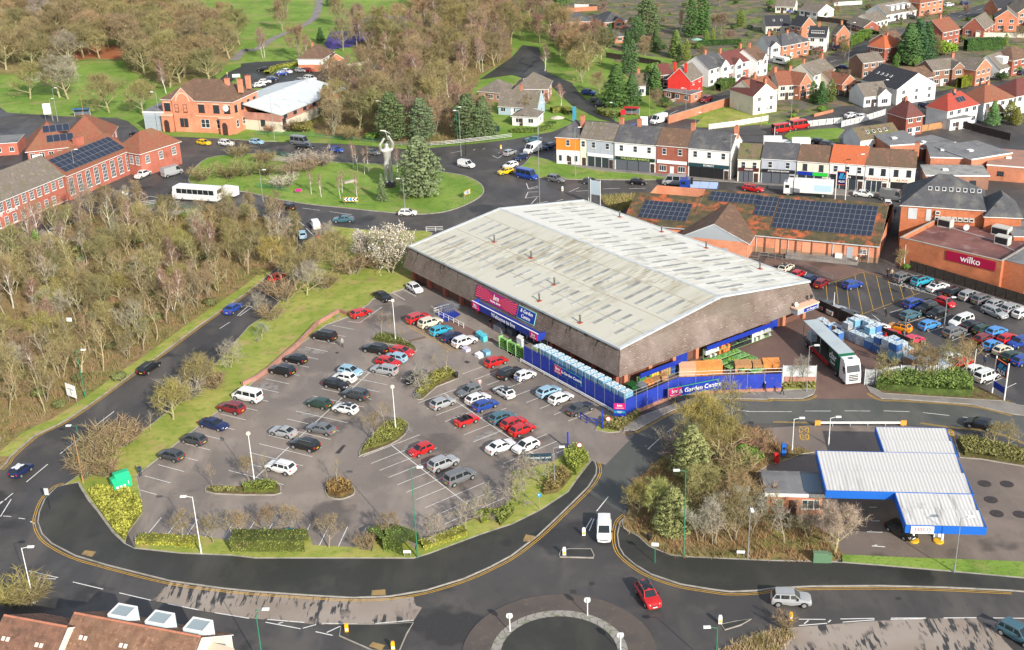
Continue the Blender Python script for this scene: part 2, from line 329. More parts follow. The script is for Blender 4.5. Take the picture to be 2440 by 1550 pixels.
P_PARK=surf('wood_floor','A0 -600,-500 1850,-500 1830,100 1900,250 2000,330 2280,400 2100,640 1960,790 1560,810 1200,660 1160,560 760,570 650,640 400,660 100,700 -600,760',.02,mat('park_floor',(.19,.21,.06),.95,.1,layers=[((.30,.22,.11),.05,.42,.58),((.12,.15,.04),.2,.5,.7),((.34,.2,.12),.3,.58,.72)],co='world',bump=(2,.6,.12)),'rough leafy ground under the park trees')[1]
surf('sports_court','B0 1050,152 1440,155 1500,275 850,280',.03,mat('blue_court',(.05,.25,.55),.8),'blue games court in the park')
surf('sports_court','B0 1090,178 1340,172 1410,262 980,268',.05,mat('green_court',(.16,.34,.12),.8),'green playing area inside the blue games court')
surf('play_area','B0 700,300 1000,290 1150,330 900,440 700,470 640,420',.03,mat('purple_safety_surface',(.10,.06,.32),.8,layers=[((.05,.05,.1),.2,.4,.6)],co='world'),'dark purple safety surface of the playground')
surf('red_leaf_patch','A0 700,560 760,440 900,410 1150,450 1180,500 1100,560 900,545',.03,mat('red_leaves',(.36,.12,.05),.9,layers=[((.2,.14,.05),.3,.5,.7)],co='world'),'carpet of red fallen leaves below the park trees',smooth=3)
for s,w,nm,mm,lb,zz in(('C0 1230,1190 1700,1012 2040,905 D0 120,725 600,575 960,395 1440,262 2150,40 2500,-60',8.5,'street',M_road,'long grey street climbing between the houses',.05),('C0 1100,1225 1400,1232 2405,1232 D0 300,1180 800,1092 1150,1020 1500,930 1900,850 2405,770 2900,690',8.5,'street',M_road,'street with white cars above the white fence',.055),('B0 600,-60 540,180 180,355 0,470 A0 2300,470 2200,570',3.5,'footpath',M_slab,'pale footpath crossing the park',.04),('A0 2400,600 2200,690 2080,800',5,'footpath',M_roadnew,'dark drive into the park by the lodge',.035)):
 bb=MB();ribbon(bb,cr(gp(s),4),w,zz);tag(bb.build(nm,mm,uv=False),lb,kind='structure')
surf('grass_plot','D0 150,1285 200,1245 420,1222 650,1205 720,1225 660,1290 680,1345 420,1330 220,1330',.12,M_grass,'green lawn behind the white fence',h=.1)
surf('grass_plot','C0 1700,1195 1800,1100 2050,1010 2300,1060 2405,1080 2405,1165 1900,1215',.07,M_verge,'waste plot of rough grass behind the brick wall')
surf('grass_plot','C1 40,60 110,20 180,-60 400,-10 600,40 900,85 1300,118 1490,150 1460,165 1000,165 600,162 280,148 120,120',.12,M_grass,'green verge in front of the shops',h=.12,kerb=.2)
surf('pavement','C0 380,1480 C1 400,-12 600,38 900,82 1300,115 1490,147 2000,180 2405,212 D1 0,242 580,302 1250,332 1250,270 560,215 0,180 C1 2300,160 1340,90 950,60 400,-40 C0 430,1440',.115,M_slab,'grey pavement along the shop fronts',h=.11)
surf('grass_verge','A0 2020,1300 2405,1328 B0 0,1328 200,1330 180,1310 0,1300 A0 2030,1288',.1,M_grass,'small strip of grass by the orange brick building',h=.1)
surf('grass_plot','C0 870,450 1080,500 1520,560 1500,600 1180,560 900,520',.05,M_grass,'back lawn behind the long fence')
surf('grass_plot','C0 950,590 1280,600 1390,620 1280,690 1050,660',.05,M_grass,'lawn left of the red house')
a3=[g1('C3 0,1085'),g1('C3 560,1012'),g1('C3 1300,1372')]
def circ(a,b2,c):
 ax,ay,bx,by,cx,cy=a.x,a.y,b2.x,b2.y,c.x,c.y;d=2*(ax*(by-cy)+bx*(cy-ay)+cx*(ay-by))
 x=((ax*ax+ay*ay)*(by-cy)+(bx*bx+by*by)*(cy-ay)+(cx*cx+cy*cy)*(ay-by))/d;y=((ax*ax+ay*ay)*(cx-bx)+(bx*bx+by*by)*(ax-cx)+(cx*cx+cy*cy)*(bx-ax))/d
 return Vector((x,y,0)),math.hypot(ax-x,ay-y)
RC,RR=circ(*a3)
def ringpts(r,n=48):return[(RC.x+r*math.cos(2*math.pi*i/n),RC.y+r*math.sin(2*math.pi*i/n))for i in range(n)]
MR=surf('mini_roundabout','',.09,mat('worn_brown_ring',(.105,.085,.075),.8,layers=[((.075,.066,.062),.3,.45,.7),((.14,.11,.09),1.2,.55,.75)],co='world'),'raised brown ring of the small roundabout at the bottom',pts=ringpts(RR),h=.07)[0]
b=MB();ch=mat('chevron_paving',(.30,.28,.25),.85,layers=[((.16,.18,.10),.9,.5,.7)],co='world');rin=RR-3.1
for i in range(40):
 t0=2*math.pi*i/40;t1=2*math.pi*(i+.93)/40;k=.5*2*math.pi/40
 q=[(RC.x+r*math.cos(t),RC.y+r*math.sin(t),.13)for r,t in((rin,t0),(rin,t1),(rin-.55,t1+k),(rin-1.1,t1),(rin-1.1,t0),(rin-.55,t0+k))]
 b.poly(q)
b.build('chevron_paving',ch,MR,uv=False);b=MB();b.prism(ringpts(rin-.02),.0,.115);b.build('island_top',M_roadnew,MR,uv=False)
RF=surf('refuge_island','C3 440,640 455,600 540,580 745,582 775,640 765,668 450,660',.12,M_roadnew,'small kerbed refuge with white bollards',h=.1,kerb=.15)[0]
SPL=surf('splitter_island','B3 780,1400 800,1290 1130,1290 1480,1272 1420,1380 1350,1540 1100,1540',.1,M_roadnew,'dark splitter island by the small roundabout',h=.09,kerb=.13)[0]
surf('splitter_island','C3 1960,1290 2100,1260 2250,1240 2150,1300 2000,1345',.1,M_roadnew,'small splitter island with one white bollard right',h=.09,kerb=.12)
surf('shrub_bed','C3 1960,1560 2040,1500 2200,1420 2405,1350 D3 60,1335 200,1330 250,1400 100,1560',.12,M_litter,'dry weedy bed at the bottom right',h=.1,kerb=.2)
# --- painted markings
def lines(parent,name,segs,w=.11,z=.03,m=None):
 for s in segs:
  P=gp(s);bb=MB();ribbon(bb,P,w,z);bb.build(name,m or M_white,parent,uv=False)
def dashes(parent,name,s,w,dash,gap,z=.03,m=None,smooth=4,start=.0):
 P=cr(gp(s),smooth);L=sum((b_-a_).length for a_,b_ in zip(P[:-1],P[1:]));A=along(P,.5);bb=None
 d=start
 while d+dash<L:
  seg=[Vector((p.x,p.y,0))for p,_ in A[int(d*2):int((d+dash)*2)+1]]
  if len(seg)>1:bb=MB();ribbon(bb,seg,w,z);bb.build(name,m or M_white,parent,uv=False)
  d+=dash+gap
def bays(s,n,depth,ang,flip=1,skip=(),both=False,centre=False):
 a,e=gp(s)
 for k in range(n):
  if k in skip:continue
  p=a.lerp(e,k/(n-1));d=Vector((math.cos(ang),math.sin(ang),0))
  for sg in((1,-1)if both else(flip,)):
   bb=MB();ribbon(bb,[p,p+d*depth*sg],.10,.034);bb.build('bay_line',M_white,LOT,uv=False)
 if centre:bb=MB();ribbon(bb,[a,e],.12,.04);bb.build('bay_line',M_white,LOT,uv=False)
AL=R(-28.2);AR=R(37.)
LW0,LW1=g1('A2 1480,1270'),g1('B2 262,357')
bays('A3 1225,0 B2 712,0',19,4.7,AL)
bays('A2 2405,1430 B2 1065,445',14,4.7,AL,both=True,centre=True)
bays('B2 1275,1130 B3 2060,220',10,4.8,AR,both=True,centre=True)
bays('B2 1770,640 C2 380,1330',12,4.8,AR,both=True,centre=True)
bays('C2 -250,380 750,810',9,4.6,AR,flip=-1)
lines(LOT,'bay_line',['A3 1515,285 1382,447','A3 1690,292 1568,452','A3 1860,300 1752,455','A3 2030,310 1912,488','A3 2205,318 2092,497','A3 2390,325 2285,490','B3 158,335 95,440','B3 510,350 452,460','B3 685,365 595,547','B3 860,370 775,555','B3 1035,380 957,568','B1 1385,1195 1505,1258','B1 1283,1225 1400,1292','B1 1645,1350 1730,1395','B1 870,1493 975,1505','B1 975,1505 1180,1360'])
hatch=[]
for k in range(16):
 t=k/15;p=(1420+t*420,0+t*230);hatch.append('B2 %f,%f %f,%f'%(p[0],p[1],p[0]+75,p[1]-5))
lines(LOT,'hatch_line',hatch+['B2 1420,0 1840,240','B2 1490,-15 1900,225'],.10,.036,M_yellow)
m_speed=mat('speed_hump',(.16,.11,.09),.8)
for s in('B2 1440,150 1590,112','B2 2105,640 2270,600'):
 bb=MB();P=gp(s);ribbon(bb,P,.7,.09,h=.07);tag(bb.build('speed_hump',m_speed,uv=False),'brown speed hump across the car park lane '+('near the turquoise car' if '1440' in s else 'by the white convertible'),'speed hump')
patch=mat('pale_patch',(.27,.24,.22),.85,layers=[((.14,.13,.12),.9,.45,.65)],co='world')
for s in('B2 430,215 640,235 610,270 400,245','B2 60,540 215,560 180,610 10,590','B2 410,815 590,825 540,865 400,835','B2 2120,1010 2270,990 2260,1030 2080,1085 2050,1060'):
 bb=MB();P=cr(gp(s),3,True);bb.poly([(p.x,p.y,.026)for p in P][::-1]if sum(P[i].x*P[i-1].y-P[i-1].x*P[i].y for i in range(len(P)))>0 else[(p.x,p.y,.026)for p in P]);bb.build('worn_patch',patch,LOT,uv=False)
m_iron=mat('iron_cover',(.045,.04,.04),.6,layers=[((.09,.06,.05),2,.5,.7)])
for s,par in(('B2 740,1205 785,1205 848,1125 815,1125',LOT),('B2 740,258 770,268 780,252 755,250',LOT),('B2 1950,345 1985,360 2015,345 1975,330',LOT),('C3 725,890 775,888 778,920 728,922',ROAD),('C3 550,965 600,962 603,995 552,998',ROAD),('D3 1195,1035 1245,1030 1255,1055 1205,1062',ROAD)):
 bb=MB();bb.poly([(p.x,p.y,.03)for p in gp(s)]);bb.build('drain_cover',m_iron,par,uv=False)
m_buff=mat('buff_tactile',(.33,.22,.09),.85,layers=[((.2,.15,.09),1.5,.5,.7)],co='world')
for s in('A3 765,635 800,597 905,612 865,660','B3 1085,1022 1090,975 1215,965 1222,1018','C3 100,515 130,448 215,465 195,515','B3 1060,1500 1100,1460 1215,1490 1180,1540'):
 bb=MB();bb.poly([(p.x,p.y,.125)for p in gp(s)]);bb.build('tactile_paving',m_buff,PAVE,uv=False)
RL=ROAD
dashes(RL,'centre_line','A2 -100,1760 180,1530 335,1400 610,1172 900,942 1180,726',.15,5.,3.2,smooth=2)
dashes(RL,'centre_line','A2 2065,30 A1 2190,1480',.12,3.,4.,smooth=2)
lines(RL,'road_line',['A1 2230,1440 2330,1350','A1 2250,1442 2375,1355','A1 2330,1350 2375,1355','B1 435,428 600,450','B1 690,462 900,490','B1 385,540 455,595','B1 470,615 545,690','A3 5,275 105,112','A3 -60,170 60,115','A3 30,270 105,275','A3 175,290 235,298','A3 285,320 335,345','A3 270,785 545,850','A3 350,850 525,862','A3 345,842 395,828','A3 275,790 330,830','A3 685,890 970,958','A3 1120,992 1420,1062','A3 1575,1095 1865,1152','A3 2015,1178 2340,1232','A3 0,975 50,955','B3 105,1242 455,1270','B3 90,1268 420,1330','B3 210,1280 255,1268','B3 440,1325 565,1290','B3 560,1357 720,1392','B3 665,1365 800,1302','B3 620,1278 955,1284','B3 1120,1280 1480,1250','B3 990,1330 1055,1296','B3 1235,1322 1295,1285','C3 795,225 905,88','C3 690,390 750,290','C3 725,410 770,295','C2 1275,1165 1392,1058','C2 1460,1002 1520,962','D3 290,1240 540,1242','D3 340,1284 380,1250','D3 565,1270 590,1248','D3 290,1300 555,1278','D3 680,1238 1000,1232','D3 700,1268 1000,1246','D3 1155,1230 1485,1228','D3 1150,1242 1480,1234','D3 1650,1228 1960,1225','D3 2115,1228 2450,1232'],.14)
lines(RL,'road_line',['D2 -200,810 225,812','D2 350,806 592,806','D2 718,804 960,806','D2 1085,804 1330,812','D2 1455,820 1705,848','D2 1830,862 2000,880','C2 2130,800 2230,808','C2 1900,850 2050,830'],.12,.032)
lines(RL,'road_line',['C1 135,195 155,250','C1 160,245 245,220','C1 160,250 250,235','C1 125,335 150,280','C1 150,278 245,275','C1 130,335 250,318','C1 540,275 630,235','C1 600,270 740,262','C1 855,248 1010,242','C1 1100,246 1255,242','C1 180,390 235,330','C1 230,385 335,365','C1 415,365 480,345','A1 1220,315 1310,268','A1 1245,330 1340,292','A1 1255,385 1410,315','A1 1315,270 1365,300','A1 1410,315 1495,335','A1 330,545 560,470','A1 600,450 860,350','B0 1830,1440 1940,1420','B0 2220,1465 2275,1490','B0 2275,1490 2320,1455','B0 2275,1435 2320,1455','B0 2040,1415 2060,1405','B0 2130,1405 2150,1398','C0 60,590 110,540','C0 110,685 230,570'],.16)
lines(RL,'road_line',['C0 1480,1078 1560,1040','C0 1620,1060 1640,1052','C0 1735,1030 1800,1005','C0 1840,995 1900,972','C0 1940,960 2000,940','D0 580,590 640,570','D0 950,400 1010,380','D0 1430,285 1500,260','D0 1790,160 1850,140','D0 1860,138 1900,125','D0 1960,100 2010,85'],.16,.09)
def dbl(parent,s,offs_,z=.028,w=.09,smooth=4):
 P=cr(gp(s),smooth)
 for o in offs_:bb=MB();ribbon(bb,P,w,z,side=o);bb.build('yellow_line',M_yellow,parent,uv=False)
dbl(RL,'A2 600,1505 A3 530,0 420,110 365,240 352,330 390,440 480,530 700,645 1000,735 1600,885 2100,955 2405,985 B3 500,1020 900,1042 1250,1030 1600,972 1950,865 2200,755 2405,645 C3 250,455 440,275 720,0 C2 795,1400 800,1340 785,1290',(-.30,-.55),.03)
dbl(RL,'C3 1080,265 1010,330 985,450 1000,560 1045,640 1150,730 1300,820 1580,915 1880,965 2050,985 D3 -90,975 60,952 420,935 1050,930 1650,945 2280,975',(-.30,-.58),.03)
dbl(RL,'C2 1040,1000 1170,985 1500,803 1750,727 2000,688 2405,698 D2 0,690 330,690 425,650',(-.35,-.62),.034)
dbl(RL,'D2 960,632 1060,690 1250,697 1900,745 2300,838',(-.35,-.62),.034)
dbl(RL,'D2 50,918 430,925',(.2,.45),.034);dbl(RL,'D2 1430,930 1700,968 2100,1012 2405,1125',(.25,.5),.034)
dbl(RL,'A2 0,1355 75,1285 100,1240 330,1040 560,930 800,780 1270,440 1480,300 1880,0 A1 2405,1165',(-.3,-.55),.03,smooth=2)
bb=MB();ribbon(bb,cr(gp('A2 100,1240 330,1040 560,930 800,780 1000,640 1270,440 1480,300 1880,0 A1 2405,1165 B1 160,1020'),2),2.2,.125,side=1.25);bb.build('grass_strip',M_verge,LITTER,uv=False)
bb=MB();ribbon(bb,cr(gp('A2 0,1355 75,1285 100,1240 330,1040 560,930 800,780 1000,640 1270,440 1480,300 1880,0 A1 2405,1165 B1 160,1020 300,905 390,800 395,760 360,665 310,615 250,590'),2),.18,.13,side=.08);bb.build('kerb',M_kerb,LITTER,uv=False)
AX=heading('X 1390,675 1550,622',0)
lines(RL,'bay_line',['X 305,175 320,350','X 408,138 438,415','X 525,190 556,448','X 610,75 692,485','X 703,40 808,448','X 838,78 915,408','X 960,118 1022,365','X 1090,190 1130,330','X 1205,220 1240,280','X 655,500 1300,262','X 300,170 408,138','X 408,138 705,40','X 705,40 1010,130','X 640,0 705,20'],.09,.03,M_yellow)
lines(RL,'bay_line',['X 970,150 1480,290','X 1000,130 1560,270','X 985,470 1140,425','X 1165,580 1420,500','X 1470,560 1630,490','X 1390,675 1550,622','X 1510,722 1600,690','X 1640,770 1860,685','X 1500,250 1650,190','X 2010,920 2090,890','X 2120,965 2190,940','X 2270,1025 2320,1000','X 2010,1235 2175,1165','X 2225,1270 2325,1222','X 780,480 880,560','X 780,480 835,520','X 65,110 100,40','X 130,170 180,100','X 175,200 225,110','X 2300,510 2360,490','X 1090,745 1140,730','X 2200,430 2240,415'],.11,.03)
zz=[]
for k in range(9):zz+=['X %f,%f %f,%f'%(1020+k*60,140+k*16,1060+k*60,185+k*13),'X %f,%f %f,%f'%(1060+k*60,150+k*16,1020+k*60,178+k*13)]
lines(RL,'hatch_line',zz,.10,.03)
# === BUILDINGS
def brick(name,c,c2=None,dark=None):
 c2=c2 or tuple(x*.8 for x in c)
 return tile_mat(name,c,c2,tuple(x*.75+.05 for x in c),.5,.16,.9,msize=.012,bump=.15,layers=[(dark or tuple(x*.62 for x in c),.45,.52,.75),(tuple(min(1,x*1.25)for x in c),.2,.5,.75)])
B_or=brick('orange_brick',(.50,.20,.115));B_red=brick('red_brick',(.33,.105,.07));B_br=brick('brown_brick',(.29,.155,.105));B_pk=brick('pink_brick',(.42,.21,.16))
B_dk=brick('dark_brick',(.16,.075,.055));B_bright=brick('bright_orange_brick',(.56,.21,.12))
def render_(name,c):return mat(name,c,.85,.25,layers=[(tuple(x*.82 for x in c),.35,.5,.75),(tuple(x*.65 for x in c),.9,.62,.85,(1,1,.15))])
W_wh=render_('white_render',(.74,.73,.70));W_cr=render_('cream_render',(.62,.57,.45));W_gr=render_('grey_render',(.40,.43,.48));W_pc=render_('pale_cream_render',(.70,.66,.54))
W_org=render_('orange_paint',(.80,.22,.03));W_red=render_('scarlet_paint',(.66,.045,.035))
T_sl=tile_mat('slate_roof',(.105,.105,.115),(.085,.086,.095),(.045,.045,.05),.35,.28,layers=[((.17,.165,.15),.35,.5,.75),((.055,.055,.05),.8,.55,.75)])
T_br=tile_mat('brown_tile_roof',(.19,.115,.08),(.145,.088,.065),(.07,.045,.035),.3,.3,layers=[((.11,.09,.055),.4,.5,.75),((.26,.15,.09),.7,.55,.75)])
T_rb=tile_mat('red_brown_tile_roof',(.30,.115,.07),(.24,.09,.055),(.11,.05,.035),.3,.3,layers=[((.20,.12,.07),.35,.5,.72)])
T_or=tile_mat('orange_tile_roof',(.55,.15,.06),(.47,.12,.05),(.25,.07,.04),.3,.3,layers=[((.40,.13,.07),.5,.5,.7)])
T_gy=tile_mat('grey_brown_tile_roof',(.215,.185,.155),(.165,.14,.12),(.085,.07,.06),.3,.3,layers=[((.14,.13,.08),.4,.48,.72),((.28,.24,.19),1.,.55,.75)])
T_mr=tile_mat('maroon_tile_roof',(.19,.062,.052),(.145,.05,.045),(.07,.03,.03),.3,.3,layers=[((.12,.07,.06),.4,.5,.72)])
T_dk=tile_mat('charcoal_tile_roof',(.055,.057,.065),(.04,.042,.05),(.02,.02,.025),.3,.3)
T_mos=tile_mat('mossy_tile_roof',(.22,.155,.10),(.15,.12,.08),(.06,.055,.04),.3,.3,layers=[((.13,.14,.05),.5,.46,.6),((.05,.055,.05),.9,.55,.7)])
M_fl=mat('flat_felt_roof',(.20,.20,.205),.85,layers=[((.13,.13,.135),.25,.45,.7),((.27,.26,.25),.8,.55,.75)])
M_trim=mat('white_trim',(.75,.75,.73),.6);M_gut=mat('grey_gutter',(.50,.53,.54),.5,layers=[((.34,.36,.36),.8,.5,.75)])
M_glass=mat('window_glass',(.035,.045,.055),.08,.6);M_black=mat('black_plastic',(.02,.02,.022),.5)
M_door=mat('dark_door',(.06,.035,.03),.5);M_gdoor=mat('grey_door',(.33,.38,.42),.5);M_wdoor=mat('white_door',(.72,.72,.70),.5)
M_steel=mat('galvanised_steel',(.42,.44,.45),.45,.5,.6);M_green=mat('green_paint',(.03,.20,.12),.5);M_blue=mat('blue_paint',(.018,.04,.30),.5,layers=[((.03,.06,.36),.6,.5,.7)])
M_panel=mat('solar_panel',(.024,.031,.052),.3,.5);M_panelframe=mat('panel_frame',(.30,.31,.32),.5,.5,.3)
M_wood=mat('timber',(.42,.22,.10),.85,layers=[((.28,.16,.09),1.2,.5,.7)]);M_dwood=mat('dark_timber',(.055,.042,.035),.85,layers=[((.09,.07,.055),1.2,.5,.7)])
_wc={}
def wmesh(w,h,st):
 k=(round(w,2),round(h,2),st)
 if k in _wc:return _wc[k]
 f=MB();p=MB();t=.07
 fm={'w':M_trim,'b':M_dwood,'k':M_black}[st[0]]
 f.box(-w/2,w/2,-.05,0,-h/2,-h/2+t).box(-w/2,w/2,-.05,0,h/2-t,h/2).box(-w/2,-w/2+t,-.05,0,-h/2+t,h/2-t).box(w/2-t,w/2,-.05,0,-h/2+t,h/2-t)
 nx=max(1,int(round(w/.65)))if len(st)==1 else int(st[1]);nz=1 if len(st)<3 else int(st[2])
 for i in range(1,nx):x=-w/2+w*i/nx;f.box(x-.03,x+.03,-.045,0,-h/2+t,h/2-t)
 for i in range(1,nz):z=-h/2+h*i/nz;f.box(-w/2+t,w/2-t,-.04,0,z-.03,z+.03)
 f.box(-w/2-.08,w/2+.08,-.12,0,-h/2-.08,-h/2)
 p.add([(-w/2+t/2,-.02,-h/2+t/2),(w/2-t/2,-.02,-h/2+t/2),(w/2-t/2,-.02,h/2-t/2),(-w/2+t/2,-.02,h/2-t/2)],[(0,1,2,3)])
 _wc[k]=(f.mesh('window',fm,uv=False),p.mesh('pane',M_glass,uv=False));return _wc[k]
class Bld:
 """a building: Empty at its base corner, x along the side seen from the street, y into the depth"""
 def __init__(s,name,label,A=None,B=None,d=None,Cp=None,z=5.,cat='house',group=None,base=.0,O=None,ang=None,w=None):
  if O is None:
   a=g1(A,z);e=g1(B,z);s.w=(e-a).to_2d().length;s.ang=math.atan2(e.y-a.y,e.x-a.x);O=a
   if Cp:c=g1(Cp,z)-a;s.d=-math.sin(s.ang)*c.x+math.cos(s.ang)*c.y
   else:s.d=d
  else:s.ang=ang;s.w=w;s.d=d
  s.z=z;s.base=base;s.e=thing(name,label,cat,(O[0],O[1],0),s.ang,group);s.roofo=None
  if s.d<0:raise ValueError(label)
 def face(s,f,x,z,out=.0):
  """local position and rotation of a point on a face: f front, r right, l left, b back"""
  if f=='f':return(x,-out,z),0
  if f=='r':return(s.w+out,x,z),math.pi/2
  if f=='l':return(-out,s.d-x,z),-math.pi/2
  return(s.w-x,s.d+out,z),math.pi
 def walls(s,m,z0=-.2,roof=None,rh=0,m2=None,split=None,name='wall'):
  b=MB();w,d,z=s.w,s.d,s.z
  def bx(za,zb,mi):b.add([(0,0,za),(w,0,za),(w,d,za),(0,d,za),(0,0,zb),(w,0,zb),(w,d,zb),(0,d,zb)],[(0,1,5,4),(1,2,6,5),(2,3,7,6),(3,0,4,7)],mi)
  if split:bx(z0,split,1);bx(split,z,0)
  else:bx(z0,z,0)
  if roof=='x':b.poly([(w,0,z),(w,d,z),(w,d/2,z+rh-.05)]);b.poly([(0,d,z),(0,0,z),(0,d/2,z+rh-.05)])
  if roof=='y':b.poly([(0,0,z),(w,0,z),(w/2,0,z+rh-.05)]);b.poly([(w,d,z),(0,d,z),(w/2,d,z+rh-.05)])
  return b.build(name,[m,m2 or m],s.e)
 def roof(s,m,ty,rh,ov=.35,th=.14,name='roof',fascia=None,x0=0,y0=0,w=None,d=None,z=None,parent=None):
  w=s.w if w is None else w;d=s.d if d is None else d;z=s.z if z is None else z
  b=MB();X0,X1,Y0,Y1=x0-ov,x0+w+ov,y0-ov,y0+d+ov;zr=z+rh
  if ty=='x':
   k=rh/(d/2)*ov;q=.12
   t=[(X0+ov-q,Y0,z-k),(X1-ov+q,Y0,z-k),(X1-ov+q,(Y0+Y1)/2,zr),(X0+ov-q,(Y0+Y1)/2,zr),(X0+ov-q,Y1,z-k),(X1-ov+q,Y1,z-k)];F=[(0,1,2,3),(3,2,5,4)];E=[(0,1),(1,2),(2,5),(5,4),(4,3),(3,0)]
  elif ty=='y':
   k=rh/(w/2)*ov;q=.12;xm=(X0+X1)/2
   t=[(X0,Y0+ov-q,z-k),(xm,Y0+ov-q,zr),(X1,Y0+ov-q,z-k),(X0,Y1-ov+q,z-k),(xm,Y1-ov+q,zr),(X1,Y1-ov+q,z-k)];F=[(0,1,4,3),(1,2,5,4)];E=[(1,0),(2,1),(5,2),(4,5),(3,4),(0,3)]
  elif ty=='h':
   m_=min(w,d)/2+ov;k=rh/(min(w,d)/2)*ov
   if w>=d:r0=(X0+m_,(Y0+Y1)/2,zr);r1=(X1-m_,(Y0+Y1)/2,zr)
   else:r0=((X0+X1)/2,Y0+m_,zr);r1=((X0+X1)/2,Y1-m_,zr)
   t=[(X0,Y0,z-k),(X1,Y0,z-k),(X1,Y1,z-k),(X0,Y1,z-k),r0,r1]
   F=[(0,1,5,4),(1,2,5),(2,3,4,5),(3,0,4)]if w>=d else[(0,1,4),(1,2,5,4),(2,3,5),(3,0,4,5)];E=[(0,1),(1,2),(2,3),(3,0)]
  else:
   t=[(X0,Y0,z+rh),(X1,Y0,z+rh),(X1,Y1,z+rh),(X0,Y1,z+rh)];F=[(0,1,2,3)];E=[(0,1),(1,2),(2,3),(3,0)]
  n=len(t);v=t+[(a,b_,c-th)for a,b_,c in t]
  b.add(v,F,0);b.add(v,[tuple(i+n for i in reversed(f))for f in F],1);b.add(v,[(j,i,i+n,j+n)for i,j in E],1)
  o=b.build(name,[m,fascia or M_trim],parent or s.e)
  if s.roofo is None:s.roofo=o
  s.rt=(ty,rh)
  return o
 def win(s,f,x,z,w=1.2,h=1.2,st='w'):
  fm,pm=wmesh(w,h,st);p,r=s.face(f,x,z,.012);o=link('window',fm,s.e,p,r);link('pane',pm,o);return o
 def wins(s,f,n,z,w=1.2,h=1.2,st='w',x0=None,x1=None):
  L=s.w if f in 'fb' else s.d;x0=0 if x0 is None else x0;x1=L if x1 is None else x1
  for i in range(n):s.win(f,x0+(x1-x0)*(i+.5)/n,z,w,h,st)
 def door(s,f,x,w=.95,h=2.05,m=None,name='door',z0=.0):
  p,r=s.face(f,x,z0,.01);b=MB();b.box(-w/2,w/2,-.06,0,0,h);o=b.build(name,m or M_door,s.e,loc=p,rz=r,uv=False)
  c=MB();c.box(w/2-.15,w/2-.08,-.10,-.06,1.,1.12);c.build('handle',M_steel,o,uv=False);return o
 def chim(s,x,y,zb,h=1.6,w=.75,d=.55,m=None,pots=2):
  b=MB();b.box(x-w/2,x+w/2,y-d/2,y+d/2,zb-1.2,zb+h).box(x-w/2-.06,x+w/2+.06,y-d/2-.06,y+d/2+.06,zb+h-.2,zb+h-.05);o=b.build('chimney',m or B_or,s.roofo or s.e)
  c=MB()
  for i in range(pots):c.lathe([(.13,zb+h),(.11,zb+h+.35),(.09,zb+h+.35)],7,(x+(i-(pots-1)/2)*.32,y))
  if pots:c.build('chimney_pot',T_or,s.roofo or s.e,uv=False);
 def slab(s,name,f,x0,x1,z0,z1,m,out=.06,th=.05,par=None):
  p,r=s.face(f,x0,0,out);b=MB();L=x1-x0;b.box(0,L,-th,th*.2,z0,z1);return b.build(name,m,par or s.e,loc=p,rz=r)
 def box(s,name,x0,x1,y0,y1,z0,z1,m,par=None):b=MB();b.box(x0,x1,y0,y1,z0,z1);return b.build(name,m,par or s.e)
 def text(s,f,x,z,txt,size,m,out=.12,par=None,name='lettering',align='CENTER',bold=.0):
  p,r=s.face(f,x,z,out);return text(par or s.e,txt,size,m,Matrix.Translation(p)@Matrix.Rotation(r,4,'Z')@Matrix.Rotation(math.pi/2,4,'X'),name,align,bold)
def text(parent,txt,size,m,mw,name='lettering',align='CENTER',bold=.0):
 c=bpy.data.curves.new('lettering','FONT');c.body=txt;c.size=size;c.align_x=align;c.align_y='CENTER';c.extrude=.012;c.offset=bold*.3;c.resolution_u=2
 t=bpy.data.objects.new('tmp',c);me=bpy.data.meshes.new_from_object(t);bpy.data.objects.remove(t);bpy.data.curves.remove(c)
 me.name=name;me.materials.clear();me.materials.append(m);o=link(name,me,parent);o.matrix_local=mw;return o
def solar(parent,corner,ux,uy,n,nx,ny,w,h,gap=.03):
 """nx by ny panels from corner along unit vectors ux (across) and uy (up the slope)"""
 key=('pv',round(w,2),round(h,2))
 if key not in _wc:
  b=MB();b.box(0,w,0,h,-.02,.0,1).box(.03,w-.03,.03,h-.03,-.01,.004,0);_wc[key]=b.mesh('solar_panel',[M_panel,M_panelframe],uv=False)
 ux=Vector(ux).normalized();uy=Vector(uy).normalized();nn=ux.cross(uy)
 for i in range(nx):
  for j in range(ny):
   p=Vector(corner)+ux*(i*(w+gap))+uy*(j*(h+gap))+nn*.09;o=link('solar_panel',_wc[key],parent)
   o.matrix_local=Matrix(((ux.x,uy.x,nn.x,p.x),(ux.y,uy.y,nn.y,p.y),(ux.z,uy.z,nn.z,p.z),(0,0,0,1)))
